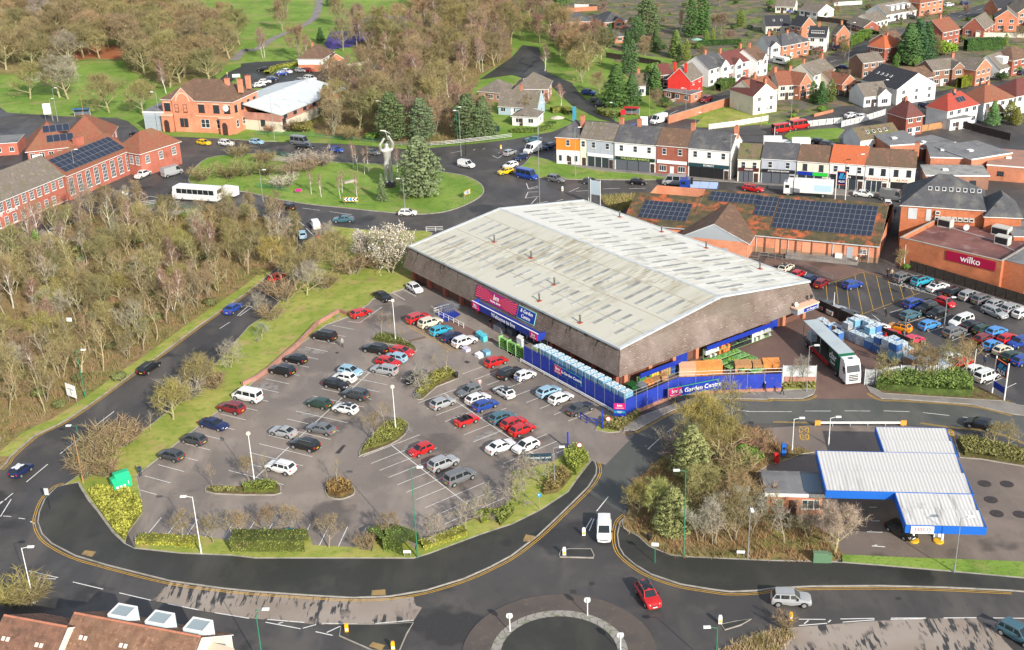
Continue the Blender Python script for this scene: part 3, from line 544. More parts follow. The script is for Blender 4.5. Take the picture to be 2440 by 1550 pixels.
# --- the big store
SO=Vector((-18.704,220.324,0));SA=R(-54.797);SL,SW,SZ,SR=60.75,42.08,6.64,9.5
S=Bld('superstore','large brown-clad store with white ribbed roof and blue entrance canopy',O=SO,ang=SA,w=SL,d=SW,z=SZ,cat='store')
def clad_mat():
 m=tile_mat('hung_tile_cladding',(.20,.145,.118),(.15,.115,.098),(.06,.047,.042),.62,.24,msize=.026,bump=.7,layers=[((.235,.185,.165),.22,.42,.66),((.36,.32,.27),1.6,.60,.68,(1.,1.,5.)),((.17,.15,.12),.12,.5,.7)]);t=NT(m)
 src=t.b.inputs['Base Color'].links[0].from_socket;oc=t.coord('object')
 sep=t.node('ShaderNodeSeparateXYZ');t.link(oc,sep.inputs[0])
 st=t.ramp(t.noise(oc,1.,3,.6,.0,(1.1,1.1,.10)),.57,.66);hi=t.ramp(sep.outputs['Z'],3.2,6.2)
 y0=t.node('ShaderNodeMath',operation='LESS_THAN');t.link(sep.outputs['Y'],y0.inputs[0]);y0.inputs[1].default_value=1.
 k=t.node('ShaderNodeMath',operation='MULTIPLY');t.link(st,k.inputs[0]);t.link(hi,k.inputs[1]);k2=t.node('ShaderNodeMath',operation='MULTIPLY');t.link(k.outputs[0],k2.inputs[0]);t.link(y0.outputs[0],k2.inputs[1])
 t.link(t.mix(k2.outputs[0],src,(.022,.024,.012)),t.b.inputs['Base Color']);return m
M_clad=clad_mat()
def roofsheet(name,c,dirt,freq=.85,st=(.9,.045,1)):
 m=mat(name,c,.6,.3,layers=[(dirt,.9,.44,.64,st),(tuple(x*.66 for x in dirt),2.2,.54,.68,st),(tuple(x*.6 for x in dirt),.25,.6,.72),(tuple(x*.93 for x in c),.06,.45,.6)]);t=NT(m)
 w=t.node('ShaderNodeTexWave');w.inputs['Scale'].default_value=freq;t.link(t.coord('object'),w.inputs['Vector']);t.bump(w.outputs['Fac'],.55,.06);return m
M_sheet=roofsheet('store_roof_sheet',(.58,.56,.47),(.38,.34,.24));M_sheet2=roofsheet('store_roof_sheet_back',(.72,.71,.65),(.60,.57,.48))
b=MB();zt,zb=SZ-.12,2.5;T0=[(0,0),(SL,0),(SL,SW),(0,SW)];B0=[(-1.2,-1.25),(SL+1.25,-1.25),(SL+1.25,SW+1.2),(-1.2,SW+1.2)]
for i in range(4):
 j=(i+1)%4;b.add([(*B0[i],zb),(*B0[j],zb),(*T0[j],zt),(*T0[i],zt)],[(0,1,2,3)])
b.poly([(SL,0,zt),(SL,SW,zt),(SL,SW/2,SR-.1)]);b.poly([(0,SW,zt),(0,0,zt),(0,SW/2,SR-.1)]);b.add([(*p,zb)for p in B0],[(3,2,1,0)]);b.build('tile_cladding',M_clad,S.e)
b=MB();b.add([(.3,.3,-.2),(SL-.3,.3,-.2),(SL-.3,SW-.3,-.2),(.3,SW-.3,-.2),(.3,.3,zb+.05),(SL-.3,.3,zb+.05),(SL-.3,SW-.3,zb+.05),(.3,SW-.3,zb+.05)],[(0,1,5,4),(1,2,6,5),(2,3,7,6),(3,0,4,7)]);b.build('wall',B_dk,S.e)
for i in range(12):
 x=.9+i*(SL-1.8)/11
 if 25<x<43:continue
 S.box('pillar',x-.35,x+.35,-.35,.28,-.1,zb,B_red)
for i in range(9):y=.9+i*(SW-1.8)/8;S.box('pillar',SL-.28,SL+.35,y-.35,y+.35,-.1,zb,B_or)
b=MB();b.add([(-.15,-.25,SZ-.03),(SL+.15,-.25,SZ-.03),(SL+.15,SW/2,SR),(-.15,SW/2,SR)],[(0,1,2,3)]);RF1=b.build('roof_slope',M_sheet,S.e,uv=False)
b=MB();b.add([(-.15,SW/2,SR),(SL+.15,SW/2,SR),(SL+.15,SW+.25,SZ-.03),(-.15,SW+.25,SZ-.03)],[(0,1,2,3)]);RF2=b.build('roof_slope',M_sheet2,S.e,uv=False)
def slope(y):return SZ+(SR-SZ)*(y/(SW/2)if y<=SW/2 else(SW-y)/(SW/2))
b=MB()
for yy in(-.28,SW+.05):b.box(-.3,SL+.3,yy,yy+.25,SZ-.22,SZ+.10)
b.build('gutter',M_gut,S.e,uv=False)
for x in(-.3,SL-.35):
 for ya,yb in((-.3,SW/2),(SW/2,SW+.3)):
  za,zc=slope(max(ya,0)),slope(min(yb,SW));b=MB();b.add([(x,ya,za-.2),(x+.65,ya,za-.2),(x+.65,yb,zc-.2),(x,yb,zc-.2),(x,ya,za+.09),(x+.65,ya,za+.09),(x+.65,yb,zc+.09),(x,yb,zc+.09)],[(4,5,6,7),(0,1,5,4),(1,2,6,5),(2,3,7,6),(3,0,4,7)]);b.build('verge_flashing',M_gut,S.e,uv=False)
b=MB();b.add([(0,SW/2-.3,SR+.0),(SL,SW/2-.3,SR+.0),(SL,SW/2,SR+.09),(0,SW/2,SR+.09),(SL,SW/2+.3,SR),(0,SW/2+.3,SR)],[(0,1,2,3),(3,2,4,5)]);b.build('ridge_cap',M_gut,S.e,uv=False)
m_joint=mat('roof_joint',(.36,.29,.21),.8);b=MB()
for y in(5.2,10.1,16.9):
 z=slope(y)+.012;b.box(.2,SL-.2,y-.05,y+.05,z-.02,z+.01)
b.build('sheet_joint',m_joint,RF1,uv=False)
M_sky=mat('rooflight',(.31,.315,.295),.4,.4,layers=[((.41,.40,.36),.5,.5,.7)],vary=.3)
tilt=math.atan2(SR-SZ,SW/2);pmesh={}
def pane(y0,y1,x,back):
 L=(y1-y0)/math.cos(tilt);k=round(L,2)
 if k not in pmesh:q=MB();q.box(-.36,.36,-L/2,L/2,-.02,.035);pmesh[k]=q.mesh('rooflight_pane',M_sky,uv=False)
 o=link('rooflight_pane',pmesh[k],RF2 if back else RF1,(x,(y0+y1)/2,slope((y0+y1)/2)+.012));o.rotation_euler=(-tilt if back else tilt,0,0)
for i in range(21):
 x=4.+i*2.66
 for k in range(3):pane(10.9+k*1.95,12.7+k*1.95,x,False)
 for k in range(3 if i%2==0 else 2):pane((2.4 if i%2==0 else 4.35)+k*1.95,(4.2 if i%2==0 else 6.15)+k*1.95,x-.4,False)
 for k in range(3):pane(23.9+k*1.95,25.7+k*1.95,x+.3,True)
 for k in range(3 if i%2 else 2):pane(33.2+k*1.95,35.+k*1.95,x+.6,True)
m_rust=mat('rust_collar',(.42,.10,.06),.8);m_dark=mat('dark_metal',(.10,.09,.08),.5,.5,.4)
for x,y in((12.2,11.),(23.6,11.),(38.2,1.7),(49.6,1.2),(35.5,7.),(14,40),(26,40.2),(38,40.2),(52,39.5)):
 z=slope(y);t=MB();t.tube((x,y,z-.1),(x,y,z+1.15),.13,n=8).tube((x,y,z+1.15),(x,y,z+1.3),.22,.16,8);v=t.build('roof_vent',m_dark,S.e,uv=False)
 t=MB();t.box(x-.4,x+.4,y-.4,y+.4,z-.08,z+.06);t.build('flashing',m_rust,v,uv=False)
n_m=Vector((0,-(zt-zb),-1.25)).normalized();n_m=Vector((0,-(zt-zb),1.25*-1)).normalized()
def mans(x,z,out=.0):
 """point on the front cladding at height z; frame axes x, up the face, outward"""
 k=(z-zb)/(zt-zb);y=-1.25*(1-k);upv=Vector((0,1.25,zt-zb)).normalized();nv=Vector((1,0,0)).cross(upv);p=Vector((x,y,z))+nv*out
 return Matrix(((1,upv.x,nv.x,p.x),(0,upv.y,nv.y,p.y),(0,upv.z,nv.z,p.z),(0,0,0,1)))
SIGN_P=mat('sign_purple',(.10,.012,.20),.4);SIGN_O=mat('sign_coral',(.85,.075,.075),.4);SIGN_M=mat('sign_magenta',(.62,.02,.16),.4);SIGN_W=mat('sign_white',(.82,.82,.82),.4);SIGN_B=mat('sign_blue',(.012,.035,.30),.4);SIGN_T=mat('sign_mint',(.30,.72,.52),.4)
SG=thing('store_sign','purple and coral sunburst sign on the brown store front','sign',SO,SA)
def mpanel(par,x0,x1,z0,z1,m,out,name,th=.06):
 q=MB();hh=(z1-z0)*((zt-zb)**2+1.25**2)**.5/(zt-zb);q.box(0,x1-x0,0,hh,-th,0);o=q.build(name,m,par,uv=False);o.matrix_local=mans(x0,z0,out);return o
mpanel(SG,22.9,35.,3.75,5.75,SIGN_P,.12,'panel');q=MB();cx_,cz_=6.,1.05;W_,H_=12.1,2.1
def edge(a):
 dx,dz=math.cos(a),math.sin(a);ts=[]
 if dx>1e-6:ts.append((W_-.04-cx_)/dx)
 if dx<-1e-6:ts.append((.04-cx_)/dx)
 if dz>1e-6:ts.append((H_-.04-cz_)/dz)
 if dz<-1e-6:ts.append((.04-cz_)/dz)
 t_=min(ts);return(cx_+dx*t_,cz_+dz*t_)
for k in range(36):
 a0=math.atan2(.36*math.sin(2*math.pi*k/36),math.cos(2*math.pi*k/36));a1=math.atan2(.36*math.sin(2*math.pi*(k+.55)/36),math.cos(2*math.pi*(k+.55)/36))
 p0,p1=edge(a0),edge(a1);q.add([(cx_,cz_,.015),(*p0,.015),(*p1,.015)],[(0,1,2)],0 if math.cos(2*math.pi*k/36)**2>.55 else 1)
o=q.build('sunburst_rays',[SIGN_O,SIGN_M],SG,uv=False);o.matrix_local=mans(22.9,3.75,.13)
text(SG,'bm',1.25,SIGN_W,mans(28.9,5.,.16),bold=.035);text(SG,'home store',.62,SIGN_W,mans(28.9,4.28,.16),bold=.02)
SG2=thing('store_sign','blue and mint & Garden Centre sign high on the brown store front','sign',SO,SA)
mpanel(SG2,35.2,40.1,3.7,5.75,SIGN_T,.12,'border');mpanel(SG2,35.32,39.98,3.8,5.66,SIGN_B,.15,'panel')
text(SG2,'& Garden',.86,SIGN_W,mans(37.65,5.15,.18),bold=.02);text(SG2,'Centre',.86,SIGN_W,mans(37.65,4.3,.18),bold=.02)
CAN=MB();x0,x1,yf,z0,z1=24.2,43.2,-2.5,2.45,3.7
CAN.add([(x0,yf,z0),(x1,yf,z0),(x1,-.6,z0),(x0,-.6,z0),(x0,yf-.15,z1),(x1,yf-.15,z1),(x1,-.2,z1),(x0,-.2,z1),(x0+.2,yf+.1,z1),(x1-.2,yf+.1,z1),(x1-.2,-.2,z1),(x0+.2,-.2,z1),(x0+.2,yf+.1,z1-.5),(x1-.2,yf+.1,z1-.5),(x1-.2,-.2,z1-.5),(x0+.2,-.2,z1-.5)],[(0,1,5,4),(1,2,6,5),(3,0,4,7),(0,3,2,1),(4,5,9,8),(5,6,10,9),(7,4,8,11),(8,9,13,12),(9,10,14,13),(11,8,12,15),(12,13,14,15)])
canopy=CAN.build('entrance_canopy',M_blue,S.e,uv=False)
S.box('canopy_edge',x0-.02,x1+.02,yf-.1,yf+.12,z1,z1+.06,M_trim,canopy)
def fmat(x,y,z):return Matrix.Translation((x,y,z))@Matrix.Rotation(math.pi/2,4,'X')
text(canopy,'Welcome to bm',1.02,SIGN_W,fmat(33.6,yf-.17,3.05),bold=.02)
for xx in(25.3,42.1):
 S.box('logo_panel',xx-1.,xx+1.,yf-.16,yf-.02,2.5,3.68,SIGN_M,canopy);text(canopy,'bm',.72,SIGN_W,fmat(xx,yf-.19,3.25),bold=.02);text(canopy,'home store',.30,SIGN_W,fmat(xx,yf-.19,2.82),bold=.01)
S.box('shopfront',29.,42.6,.05,.28,.0,2.45,M_glass)
for k in range(8):S.box('door_frame',29.+k*1.9,29.12+k*1.9,.0,.1,.0,2.45,M_trim)
S.box('shutter',SL-.3,SL-.05,11.5,14.2,.0,2.6,M_blue);S.box('shutter',SL-.3,SL-.05,33.5,35.,.0,2.6,M_blue)
S.box('side_canopy',SL+1.1,SL+2.6,36.8,42.,2.6,3.5,mat('grey_panel',(.35,.38,.42),.5));S.box('canopy_edge',SL+1.05,SL+2.7,36.7,42.1,3.5,3.72,mat('peach_trim',(.72,.48,.34),.6))
S.box('fascia_board',SL+2.6,SL+2.68,38.4,41.6,2.75,3.4,SIGN_B);text(S.e,'bm Bargains',.5,SIGN_W,Matrix.Translation((SL+2.72,40.2,3.07))@Matrix.Rotation(math.pi/2,4,'Z')@Matrix.Rotation(math.pi/2,4,'X'))
for yy,zz_ in((37.4,4.1),(41.,4.6)):
 q=MB();q.lathe([(.02,0),(.25,.05),(.4,.16)],12);o=q.build('satellite_dish',M_black if yy>40 else M_trim,S.e,uv=False,loc=(SL+1.6,yy,zz_));o.rotation_euler=(0,R(70),0)
 q=MB();q.tube((SL+1.3,yy,3.7),(SL+1.6,yy,zz_),.04);q.build('dish_bracket',m_dark,S.e,uv=False)
# --- garden centre compound (store-local frame)
def sw(x,y,z=.0):
 ca,sa=math.cos(SA),math.sin(SA);return Vector((SO.x+x*ca-y*sa,SO.y+x*sa+y*ca,z))
def sl(p):
 d=p-SO;ca,sa=math.cos(SA),math.sin(SA);return Vector((d.x*ca+d.y*sa,-d.x*sa+d.y*ca,p.z))
GC,_=surf('garden_centre_yard','',.06,M_red,'paved yard of the garden centre behind the blue fence',pts=[sw(*p)[:2]for p in((44,-5.9),(68.6,-5.9),(68.2,5.4),(77.2,17.6),(76,30),(62,43),(60.6,41),(60.6,.4),(44,.4))])
M_mesh=mat('blue_banner',(.02,.045,.34),.55,layers=[((.035,.06,.42),.5,.5,.7),((.10,.07,.20),1.1,.6,.75)])
def fence_run(label,P,h,zb_,n,m,rails=True,top=.9,cat='fence'):
 """banner fence: posts, one banner panel per bay, top rails above"""
 e=thing('banner_fence',label,cat,P[0]);o=Vector(P[0])
 for A_,B_,k in n:
  A_,B_=Vector(A_)-o,Vector(B_)-o
  for i in range(k+1):
   p=A_.lerp(B_,i/k);q=MB();q.tube((p.x,p.y,0),(p.x,p.y,h+top),.05,n=6);q.build('post',M_steel,e,uv=False)
  for i in range(k):
   p0,p1=A_.lerp(B_,i/k),A_.lerp(B_,(i+1)/k);d=(p1-p0).normalized();nx=Vector((-d.y,d.x,0))*.03
   q=MB();q.prism([(p0+nx)[:2],(p1+nx)[:2],(p1-nx)[:2],(p0-nx)[:2]],zb_,h);q.build('banner_panel',m,e)
   if rails:
    q=MB()
    for zz_ in(h+top*.4,h+top):q.tube((p0.x,p0.y,zz_),(p1.x,p1.y,zz_),.028,n=5)
    q.build('rail',M_steel,e,uv=False)
 return e
FN1=fence_run('long blue banner fence facing the car park below the water tanks',[sw(44,-6)],3.,.25,[(sw(44,-6),sw(68.7,-6.05),11)],M_mesh)
FN2=fence_run('blue banner fence round the roadside corner of the garden centre',[sw(68.8,-6)],2.9,.55,[(sw(68.9,-6),sw(68.4,5),5),(sw(68.4,5),sw(77.4,17.8),6)],M_mesh)
q=MB();ribbon(q,[sw(69.,-6.1),sw(68.55,5.1),sw(77.6,17.8)],.25,.55,h=.6);tag(q.build('brick_plinth',B_pk),'low pink brick plinth under the roadside blue fence','wall')
q=MB()
for zz_ in(.35,.6):q.tube(sw(43.5,-6.4,zz_),sw(69,-6.5,zz_),.08,n=6)
for k in range(9):q.tube(sw(43.5+k*3.15,-6.4,0),sw(43.5+k*3.15,-6.4,.65),.06)
tag(q.build('crash_barrier',M_trim,uv=False),'low white crash barrier along the blue fence foot','barrier')
def board(par_label,a,bb_,z0,z1,parts):
 """flat sign board between two plan points"""
 a,bb_=Vector(a),Vector(bb_);L=(bb_-a).length;ang=math.atan2(bb_.y-a.y,bb_.x-a.x);e=thing('banner_sign',par_label,'sign',a,ang)
 for k,(nm,x0_,x1_,za,zc,m,out)in enumerate(parts(L)):q=MB();q.box(x0_,x1_,-out,-out+.05,za,zc);q.build(nm,m,e,uv=False)
 return e,L
GSP=lambda z0,z1:(lambda L:[('border',0,L,z0,z1,mat('green_border',(.05,.35,.15),.5),.10),('panel',.08,L-.08,z0+.08,z1-.08,SIGN_B,.12),('logo_panel',.1,L*.27,z0+.1,z1-.1,SIGN_M,.14)])
a_,c_=sw(52.2,-6.1),sw(58.9,-6.1)
e,L=board('blue & Garden Centre banner on the fence facing the car park',a_,c_,1.35,2.85,GSP(1.35,2.85));text(e,'& Garden Centre',.70,SIGN_W,fmat(L*.64,-.15,2.1),bold=.02);text(e,'bm',.8,SIGN_W,fmat(L*.14,-.17,2.25),bold=.02);text(e,'home store',.28,SIGN_W,fmat(L*.14,-.17,1.7))
a_,c_=g1('R5 770,615',1.6),g1('R5 1400,490',1.6);a_.z=c_.z=0
d_=(c_-a_).normalized();a_+=Vector((d_.y,-d_.x,0))*.5;c_+=Vector((d_.y,-d_.x,0))*.5
e,L=board('blue & Garden Centre banner on the roadside fence',a_,c_,1.,2.6,GSP(1.,2.6));text(e,'& Garden Centre',1.,SIGN_W,fmat(L*.635,-.15,1.8),bold=.02);text(e,'bm',.9,SIGN_W,fmat(L*.135,-.17,2.),bold=.02);text(e,'home store',.34,SIGN_W,fmat(L*.135,-.17,1.4))
tp=g1('C2 1012,900');e=thing('totem_sign','pink and blue store sign on two posts at the corner of the blue fence','sign',tp,R(-8))
for x in(-.85,.85):q=MB();q.tube((x,0,0),(x,0,2.9),.06);q.build('post',M_blue,e,uv=False)
for nm,za,zc,m in(('panel',.9,2.95,SIGN_B),('logo_panel',2.,2.93,SIGN_M),('info_panel',1.35,1.75,mat('sign_teal',(.03,.22,.36),.4))):q=MB();q.box(-.85,.85,-.06 if nm!='panel' else-.04,.04,za,zc);q.build(nm,m,e,uv=False)
text(e,'bm',.6,SIGN_W,fmat(0,-.09,2.6),bold=.02);text(e,'home store',.24,SIGN_W,fmat(0,-.09,2.2));text(e,'& Garden\nCentre',.2,SIGN_W,fmat(0,-.09,1.55))
M_wrap=mat('blue_wrapped_pallet',(.17,.37,.52),.35,.5,layers=[((.30,.48,.60),1.6,.5,.68),((.10,.27,.46),2.4,.55,.72)],vary=.12);M_cling=mat('clear_wrap',(.42,.50,.55),.3,.5,layers=[((.35,.4,.44),3,.5,.7)])
pb=MB();pb.box(-.85,.85,-.6,.6,.14,1.55);
PALM=pb.mesh('goods',M_wrap,uv=False);pt=MB()
rr=random.Random(3)
gridn=4
for i in range(gridn):
 for j in range(gridn):
  x=-.85+1.7*i/gridn;y=-.6+1.2*j/gridn;h=1.55+rr.uniform(.02,.22);pt.add([(x,y,1.55),(x+.42,y,1.55),(x+.42,y+.3,1.55),(x,y+.3,1.55),(x+.2,y+.15,h)],[(0,1,4),(1,2,4),(2,3,4),(3,0,4)])
PTOP=pt.mesh('wrap_top',M_cling,uv=False);pw=MB()
for x in(-.75,0,.75):pw.box(x-.08,x+.08,-.6,.6,0,.1)
pw.box(-.85,.85,-.6,.6,.1,.14);PWD=pw.mesh('pallet',M_wood,uv=False)
def pallet(p,rz,label,group,sc=1.,wrap=None):
 e=thing('wrapped_pallet',label,'pallet',p,rz,group);e.scale=(sc,1,sc)
 g_=link('goods',PALM,e);link('wrap_top',PTOP,e);link('pallet',PWD,e)
 if wrap:g_.material_slots[0].link='OBJECT';g_.material_slots[0].material=wrap
 return e
for k in range(13):
 p=sw(48.+k*1.62,-4.6,2. if k<10 else 1.8);lab='pale blue wrapped pallet in the stacked row above the car park fence'
 pallet(p,SA+math.pi/2,lab,'blue wrapped pallets along the fence top');pallet(sw(48.+k*1.62,-4.6,.06),SA+math.pi/2,'wrapped pallet at the bottom of the row behind the blue fence','bottom pallets behind the fence',1.18)
pallet(sw(46.2,-4.5,1.6),SA+math.pi/2,'pale green wrapped pallet at the entrance end of the fence row',None,1.1,mat('green_wrap',(.42,.55,.25),.5));pallet(sw(46.2,-4.5,.06),SA+math.pi/2,'lower pallet under the pale green one',None)
pallet(sw(45.,-3.3,.06),SA,'red wrapped goods pallet beside the canopy corner',None,1.1,mat('red_wrap',(.5,.05,.04),.5))
cols=[mat('wrap_blue',(.06,.16,.42),.4),mat('wrap_pale',(.42,.48,.54),.35,layers=[((.2,.27,.38),2,.5,.7)]),mat('wrap_brown',(.36,.22,.14),.7),M_wrap,mat('wrap_grey',(.25,.27,.3),.4,layers=[((.45,.47,.5),2,.5,.7)]),mat('wrap_red',(.5,.03,.05),.5)]
sa_,sb_=g1('X 560,700'),g1('X 1230,1010');an=math.atan2(sb_.y-sa_.y,sb_.x-sa_.x);dd=(sb_-sa_).normalized();nn_=Vector((-dd.y,dd.x,0));Ltot=(sb_-sa_).length;nk=int(Ltot/1.75)
for i in range(nk):
 for j in range(3):
  p=sa_+dd*(i+.5)*1.75+nn_*(j*1.4-1.6);p.z=.025;m=cols[rr.choice((0,1,1,3,4,1,2))]
  if rr.random()<.08:continue
  pallet(p,an+rr.uniform(-.06,.06),'wrapped pallet of goods in the crowded yard stack behind the lorry','pallets stacked in the service yard',rr.uniform(.85,1.2),m)
  if rr.random()<.55:p2=p.copy();p2.z=1.75;pallet(p2,an+rr.uniform(-.08,.08),'wrapped pallet of goods in the crowded yard stack behind the lorry','pallets stacked in the service yard',rr.uniform(.7,.95),cols[rr.choice((0,1,1,3,4))])
sa_,sb_=g1('X 1240,1020'),g1('X 1600,1100')
for i in range(8):
 p=sa_.lerp(sb_,i/7)+nn_*rr.uniform(-1,1.4);p.z=.025;pallet(p,an+rr.uniform(-.5,.5),'jumbled pallet behind the bare trees at the lorry gate','jumbled pallets behind the gate trees',rr.uniform(.7,1.05),cols[rr.choice((1,4,2,0))])
for s,lab,m in(('X 395,640','brown paper-wrapped pallet left in the yard beside the lorry roof',cols[2]),('X 320,630','blue crate stack in the yard beside the lorry roof',cols[0]),('X 480,670','tall blue crate stack right of the lorry trailer',cols[0]),('X 425,715','blue crate stack touching the lorry trailer',cols[0]),('X 265,585','brown pallet load by the store corner',cols[2])):
 p=g1(s,.8);p.z=.025;pallet(p,an,lab,None,1.,m)
M_leaf2=mat('bedding_plants',(.07,.20,.03),.8,layers=[((.25,.36,.06),3,.5,.65),((.5,.12,.08),6,.66,.72)]);M_grn=mat('bench_green',(.22,.42,.16),.5)
def bench(x,y,L,label,leaf=M_leaf2,w=1.3,rows=1,rz=math.pi/2):
 e=thing('plant_bench',label,'plant bench',sw(x,y,.06),SA+rz);q=MB();q.box(0,L,0,w,.62,.7)
 for xx in(.05,L-.1):q.box(xx,xx+.06,.05,.11,0,.62).box(xx,xx+.06,w-.11,w-.05,0,.62)
 q.build('bench_frame',M_grn,e,uv=False);q=MB()
 for i in range(int(L*7*w)):
  xx,yy,s_=rr.uniform(.1,L-.1),rr.uniform(.1,w-.1),rr.uniform(.1,.2);zz_=.7;q.add([(xx-s_,yy,zz_),(xx,yy-s_,zz_),(xx+s_,yy,zz_),(xx,yy+s_,zz_),(xx,yy,zz_+s_*rr.uniform(1,2.2))],[(0,1,4),(1,2,4),(2,3,4),(3,0,4)])
 q.build('plants',leaf,e,uv=False)
for k in range(5):bench(64.6+k*1.75,14.5+k*.9,8.-k*.9,'green plant bench %s in the garden centre yard'%('nearest the store wall','second from the store wall','third from the store wall','fourth from the store wall','nearest the road')[k])
M_orc=mat('orange_shed_timber',(.72,.27,.07),.8,layers=[((.5,.2,.07),1.5,.5,.7)])
def stockbox(x,y,w,d,h,m,label,rz=.0,top=None):
 e=thing('garden_storage_box',label,'storage box',sw(x,y,.06),SA+rz);q=MB()
 n=int(w/.2)
 q.box(-w/2,w/2,-d/2,d/2,0,h*.8);q.build('box_body',m,e);q=MB()
 for i in range(n):x0_=-w/2+w*i/n;q.add([(x0_,-d/2-.06,h*.8),(x0_+w/n*.88,-d/2-.06,h*.8),(x0_+w/n*.88,d/2+.06,h),(x0_,d/2+.06,h),(x0_,-d/2-.06,h*.8-.05),(x0_+w/n*.88,-d/2-.06,h*.8-.05)],[(0,1,2,3),(4,5,1,0)])
 q.build('lid_boards',top or m,e)
dirb=R(53)
for s,lab,m in(('R5 1035,300','peach coloured timber storage box in the row behind the roadside fence',mat('peach_timber',(.62,.36,.22),.8)),('R5 1185,290','orange timber storage box in the middle of the row behind the roadside fence',M_orc),('R5 1365,275','orange timber storage box at the right of the row behind the roadside fence',M_orc),('R5 1910,250','tall slatted pine planter by the yard steps',M_wood),('R5 2080,250','low slatted orange timber box at the far end of the yard',M_orc),('R5 1730,250','small brown log store behind the fence',M_wood)):
 p=sl(g1(s,1.2));stockbox(p.x,p.y,2.6 if 'R5 19' not in s else 1.5,1.4,1.9 if 'peach' in lab or 'orange' in lab else 1.6,m,lab,dirb)
def shelf(x,y0,y1,z0,z1,label,cols_):
 e=thing('stock_shelving',label,'shelving',sw(x,y0,.06),SA+math.pi/2);L=y1-y0;q=MB();n=int(L/1.4)
 for i in range(n+1):q.box(L*i/n-.03,L*i/n+.03,-.02,.04,0,z1)
 for z in(.3,(z0+z1)/2,z1-.05):q.box(0,L,-.6,.04,z-.04,z)
 q.build('shelf_frame',M_grn,e,uv=False);q=MB();q.box(0,L,-.8,-.7,z1,z1+.75);q.build('fascia_board',SIGN_B,e,uv=False)
 for r_,z in enumerate((.3,(z0+z1)/2)):
  for i in range(int(L/.5)):
   if rr.random()<.15:continue
   q=MB();hh=rr.uniform(.4,.8);q.box(i*.5+.04,i*.5+.46,-.55,-.1,z,z+hh);q.build('stock',cols_[min(len(cols_)-1,int(i/(L/.5)*len(cols_)))],e,uv=False)
shelf(62.2,16.2,31.5,.3,2.,'long stock shelving with blue fascia under the store cladding',[mat('stock_white',(.7,.68,.66),.6),mat('stock_orange',(.75,.2,.06),.6),mat('stock_black',(.03,.03,.035),.5),mat('stock_black',(.03,.03,.035),.5),mat('stock_white',(.7,.68,.66),.6),mat('stock_grey',(.4,.42,.42),.6)])
shelf(62.4,2.,10.5,.3,1.7,'short stock shelving with blue fascia near the store corner',[mat('stock_green',(.06,.2,.06),.6),mat('stock_yellow',(.7,.45,.05),.6),mat('stock_brown',(.4,.25,.12),.6),mat('stock_blue',(.03,.07,.3),.6)])
for s,lab,m in(('R5 545,480','orange-topped crate by the roadside rail',M_orc),('R5 715,390','round bundle of canes on the yard table',M_wood),('R5 790,305','blue stock cage on the yard table',SIGN_B),('R5 620,440','wide tan crate by the roadside rail',M_wood),('R5 345,520','dark green storage drum near the store corner',mat('drum_green',(.02,.10,.03),.5)),('R5 455,525','grey coiled stock near the store corner',M_steel)):
 p=sl(g1(s,.8));stockbox(p.x,p.y,1.5,1.2,1.2,m,lab)
# --- petrol station
PA=R(-6.8);PO=g1('D3 1285,355',5.);PO.z=0
PS=Bld('petrol_station_canopy','stepped white petrol station canopy with blue edges',O=PO,ang=PA,w=9.,d=24,z=5.,cat='canopy')
M_prf=roofsheet('canopy_roof_sheet',(.60,.59,.57),(.46,.45,.43),.7,(.9,.06,1))
M_bl2=mat('canopy_blue',(.015,.12,.50),.45)
for x0,x1,y0,y1,zz,n in((.2,9.1,.0,7.2,5.,2),(-8.,9.3,7.2,17.,5.08,2),(.6,9.6,17.,24.,5.,2)):
 dy=(y1-y0)/n
 for k in range(n):
  q=MB();ya,yb=y0+k*dy,y0+(k+1)*dy;q.add([(x0,ya+.08,zz-.12),(x1,ya+.08,zz-.12),(x1,yb-.08,zz+.1),(x0,yb-.08,zz+.1)],[(0,1,2,3)]if k%2==0 else[(0,1,2,3)]);q.build('roof_sheet',M_prf,PS.e,uv=False)
 PS.box('soffit',x0,x1,y0,y1,zz-.95,zz-.9,M_trim)
 for nm,a in(('f',(x0-.1,x1+.1,y0-.1,y0+.02)),('b',(x0-.1,x1+.1,y1-.02,y1+.1)),('l',(x0-.12,x0+.0,y0-.098,y1+.098)),('r',(x1,x1+.12,y0-.098,y1+.098))):
  PS.box('fascia',a[0],a[1],a[2],a[3],zz-.98,zz+.06,M_bl2)
sgn=PS.box('sign_panel',.7,3.3,-.22,-.11,4.05,5.,SIGN_W);text(PS.e,'TESCO',.62,mat('sign_red_text',(.45,.02,.05),.5),fmat(2.,-.24,4.62),bold=.02)
for k in range(5):PS.box('logo_dash',1.15+k*.36,1.4+k*.36,-.245,-.22,4.22,4.3,SIGN_B)
for x in(2.2,5.6):
 for y in(4.5,12.5,20.5):q=MB();q.tube((x,y,0),(x,y,4.1),.16,n=8);q.build('column',M_trim,PS.e,uv=False)
M_pump=mat('pump_white',(.75,.75,.73),.5);M_isl=mat('island_yellow',(.70,.42,.03),.6)
def psw(x,y,z=.0):c_,s_=math.cos(PA),math.sin(PA);return Vector((PO.x+x*c_-y*s_,PO.y+x*s_+y*c_,z))
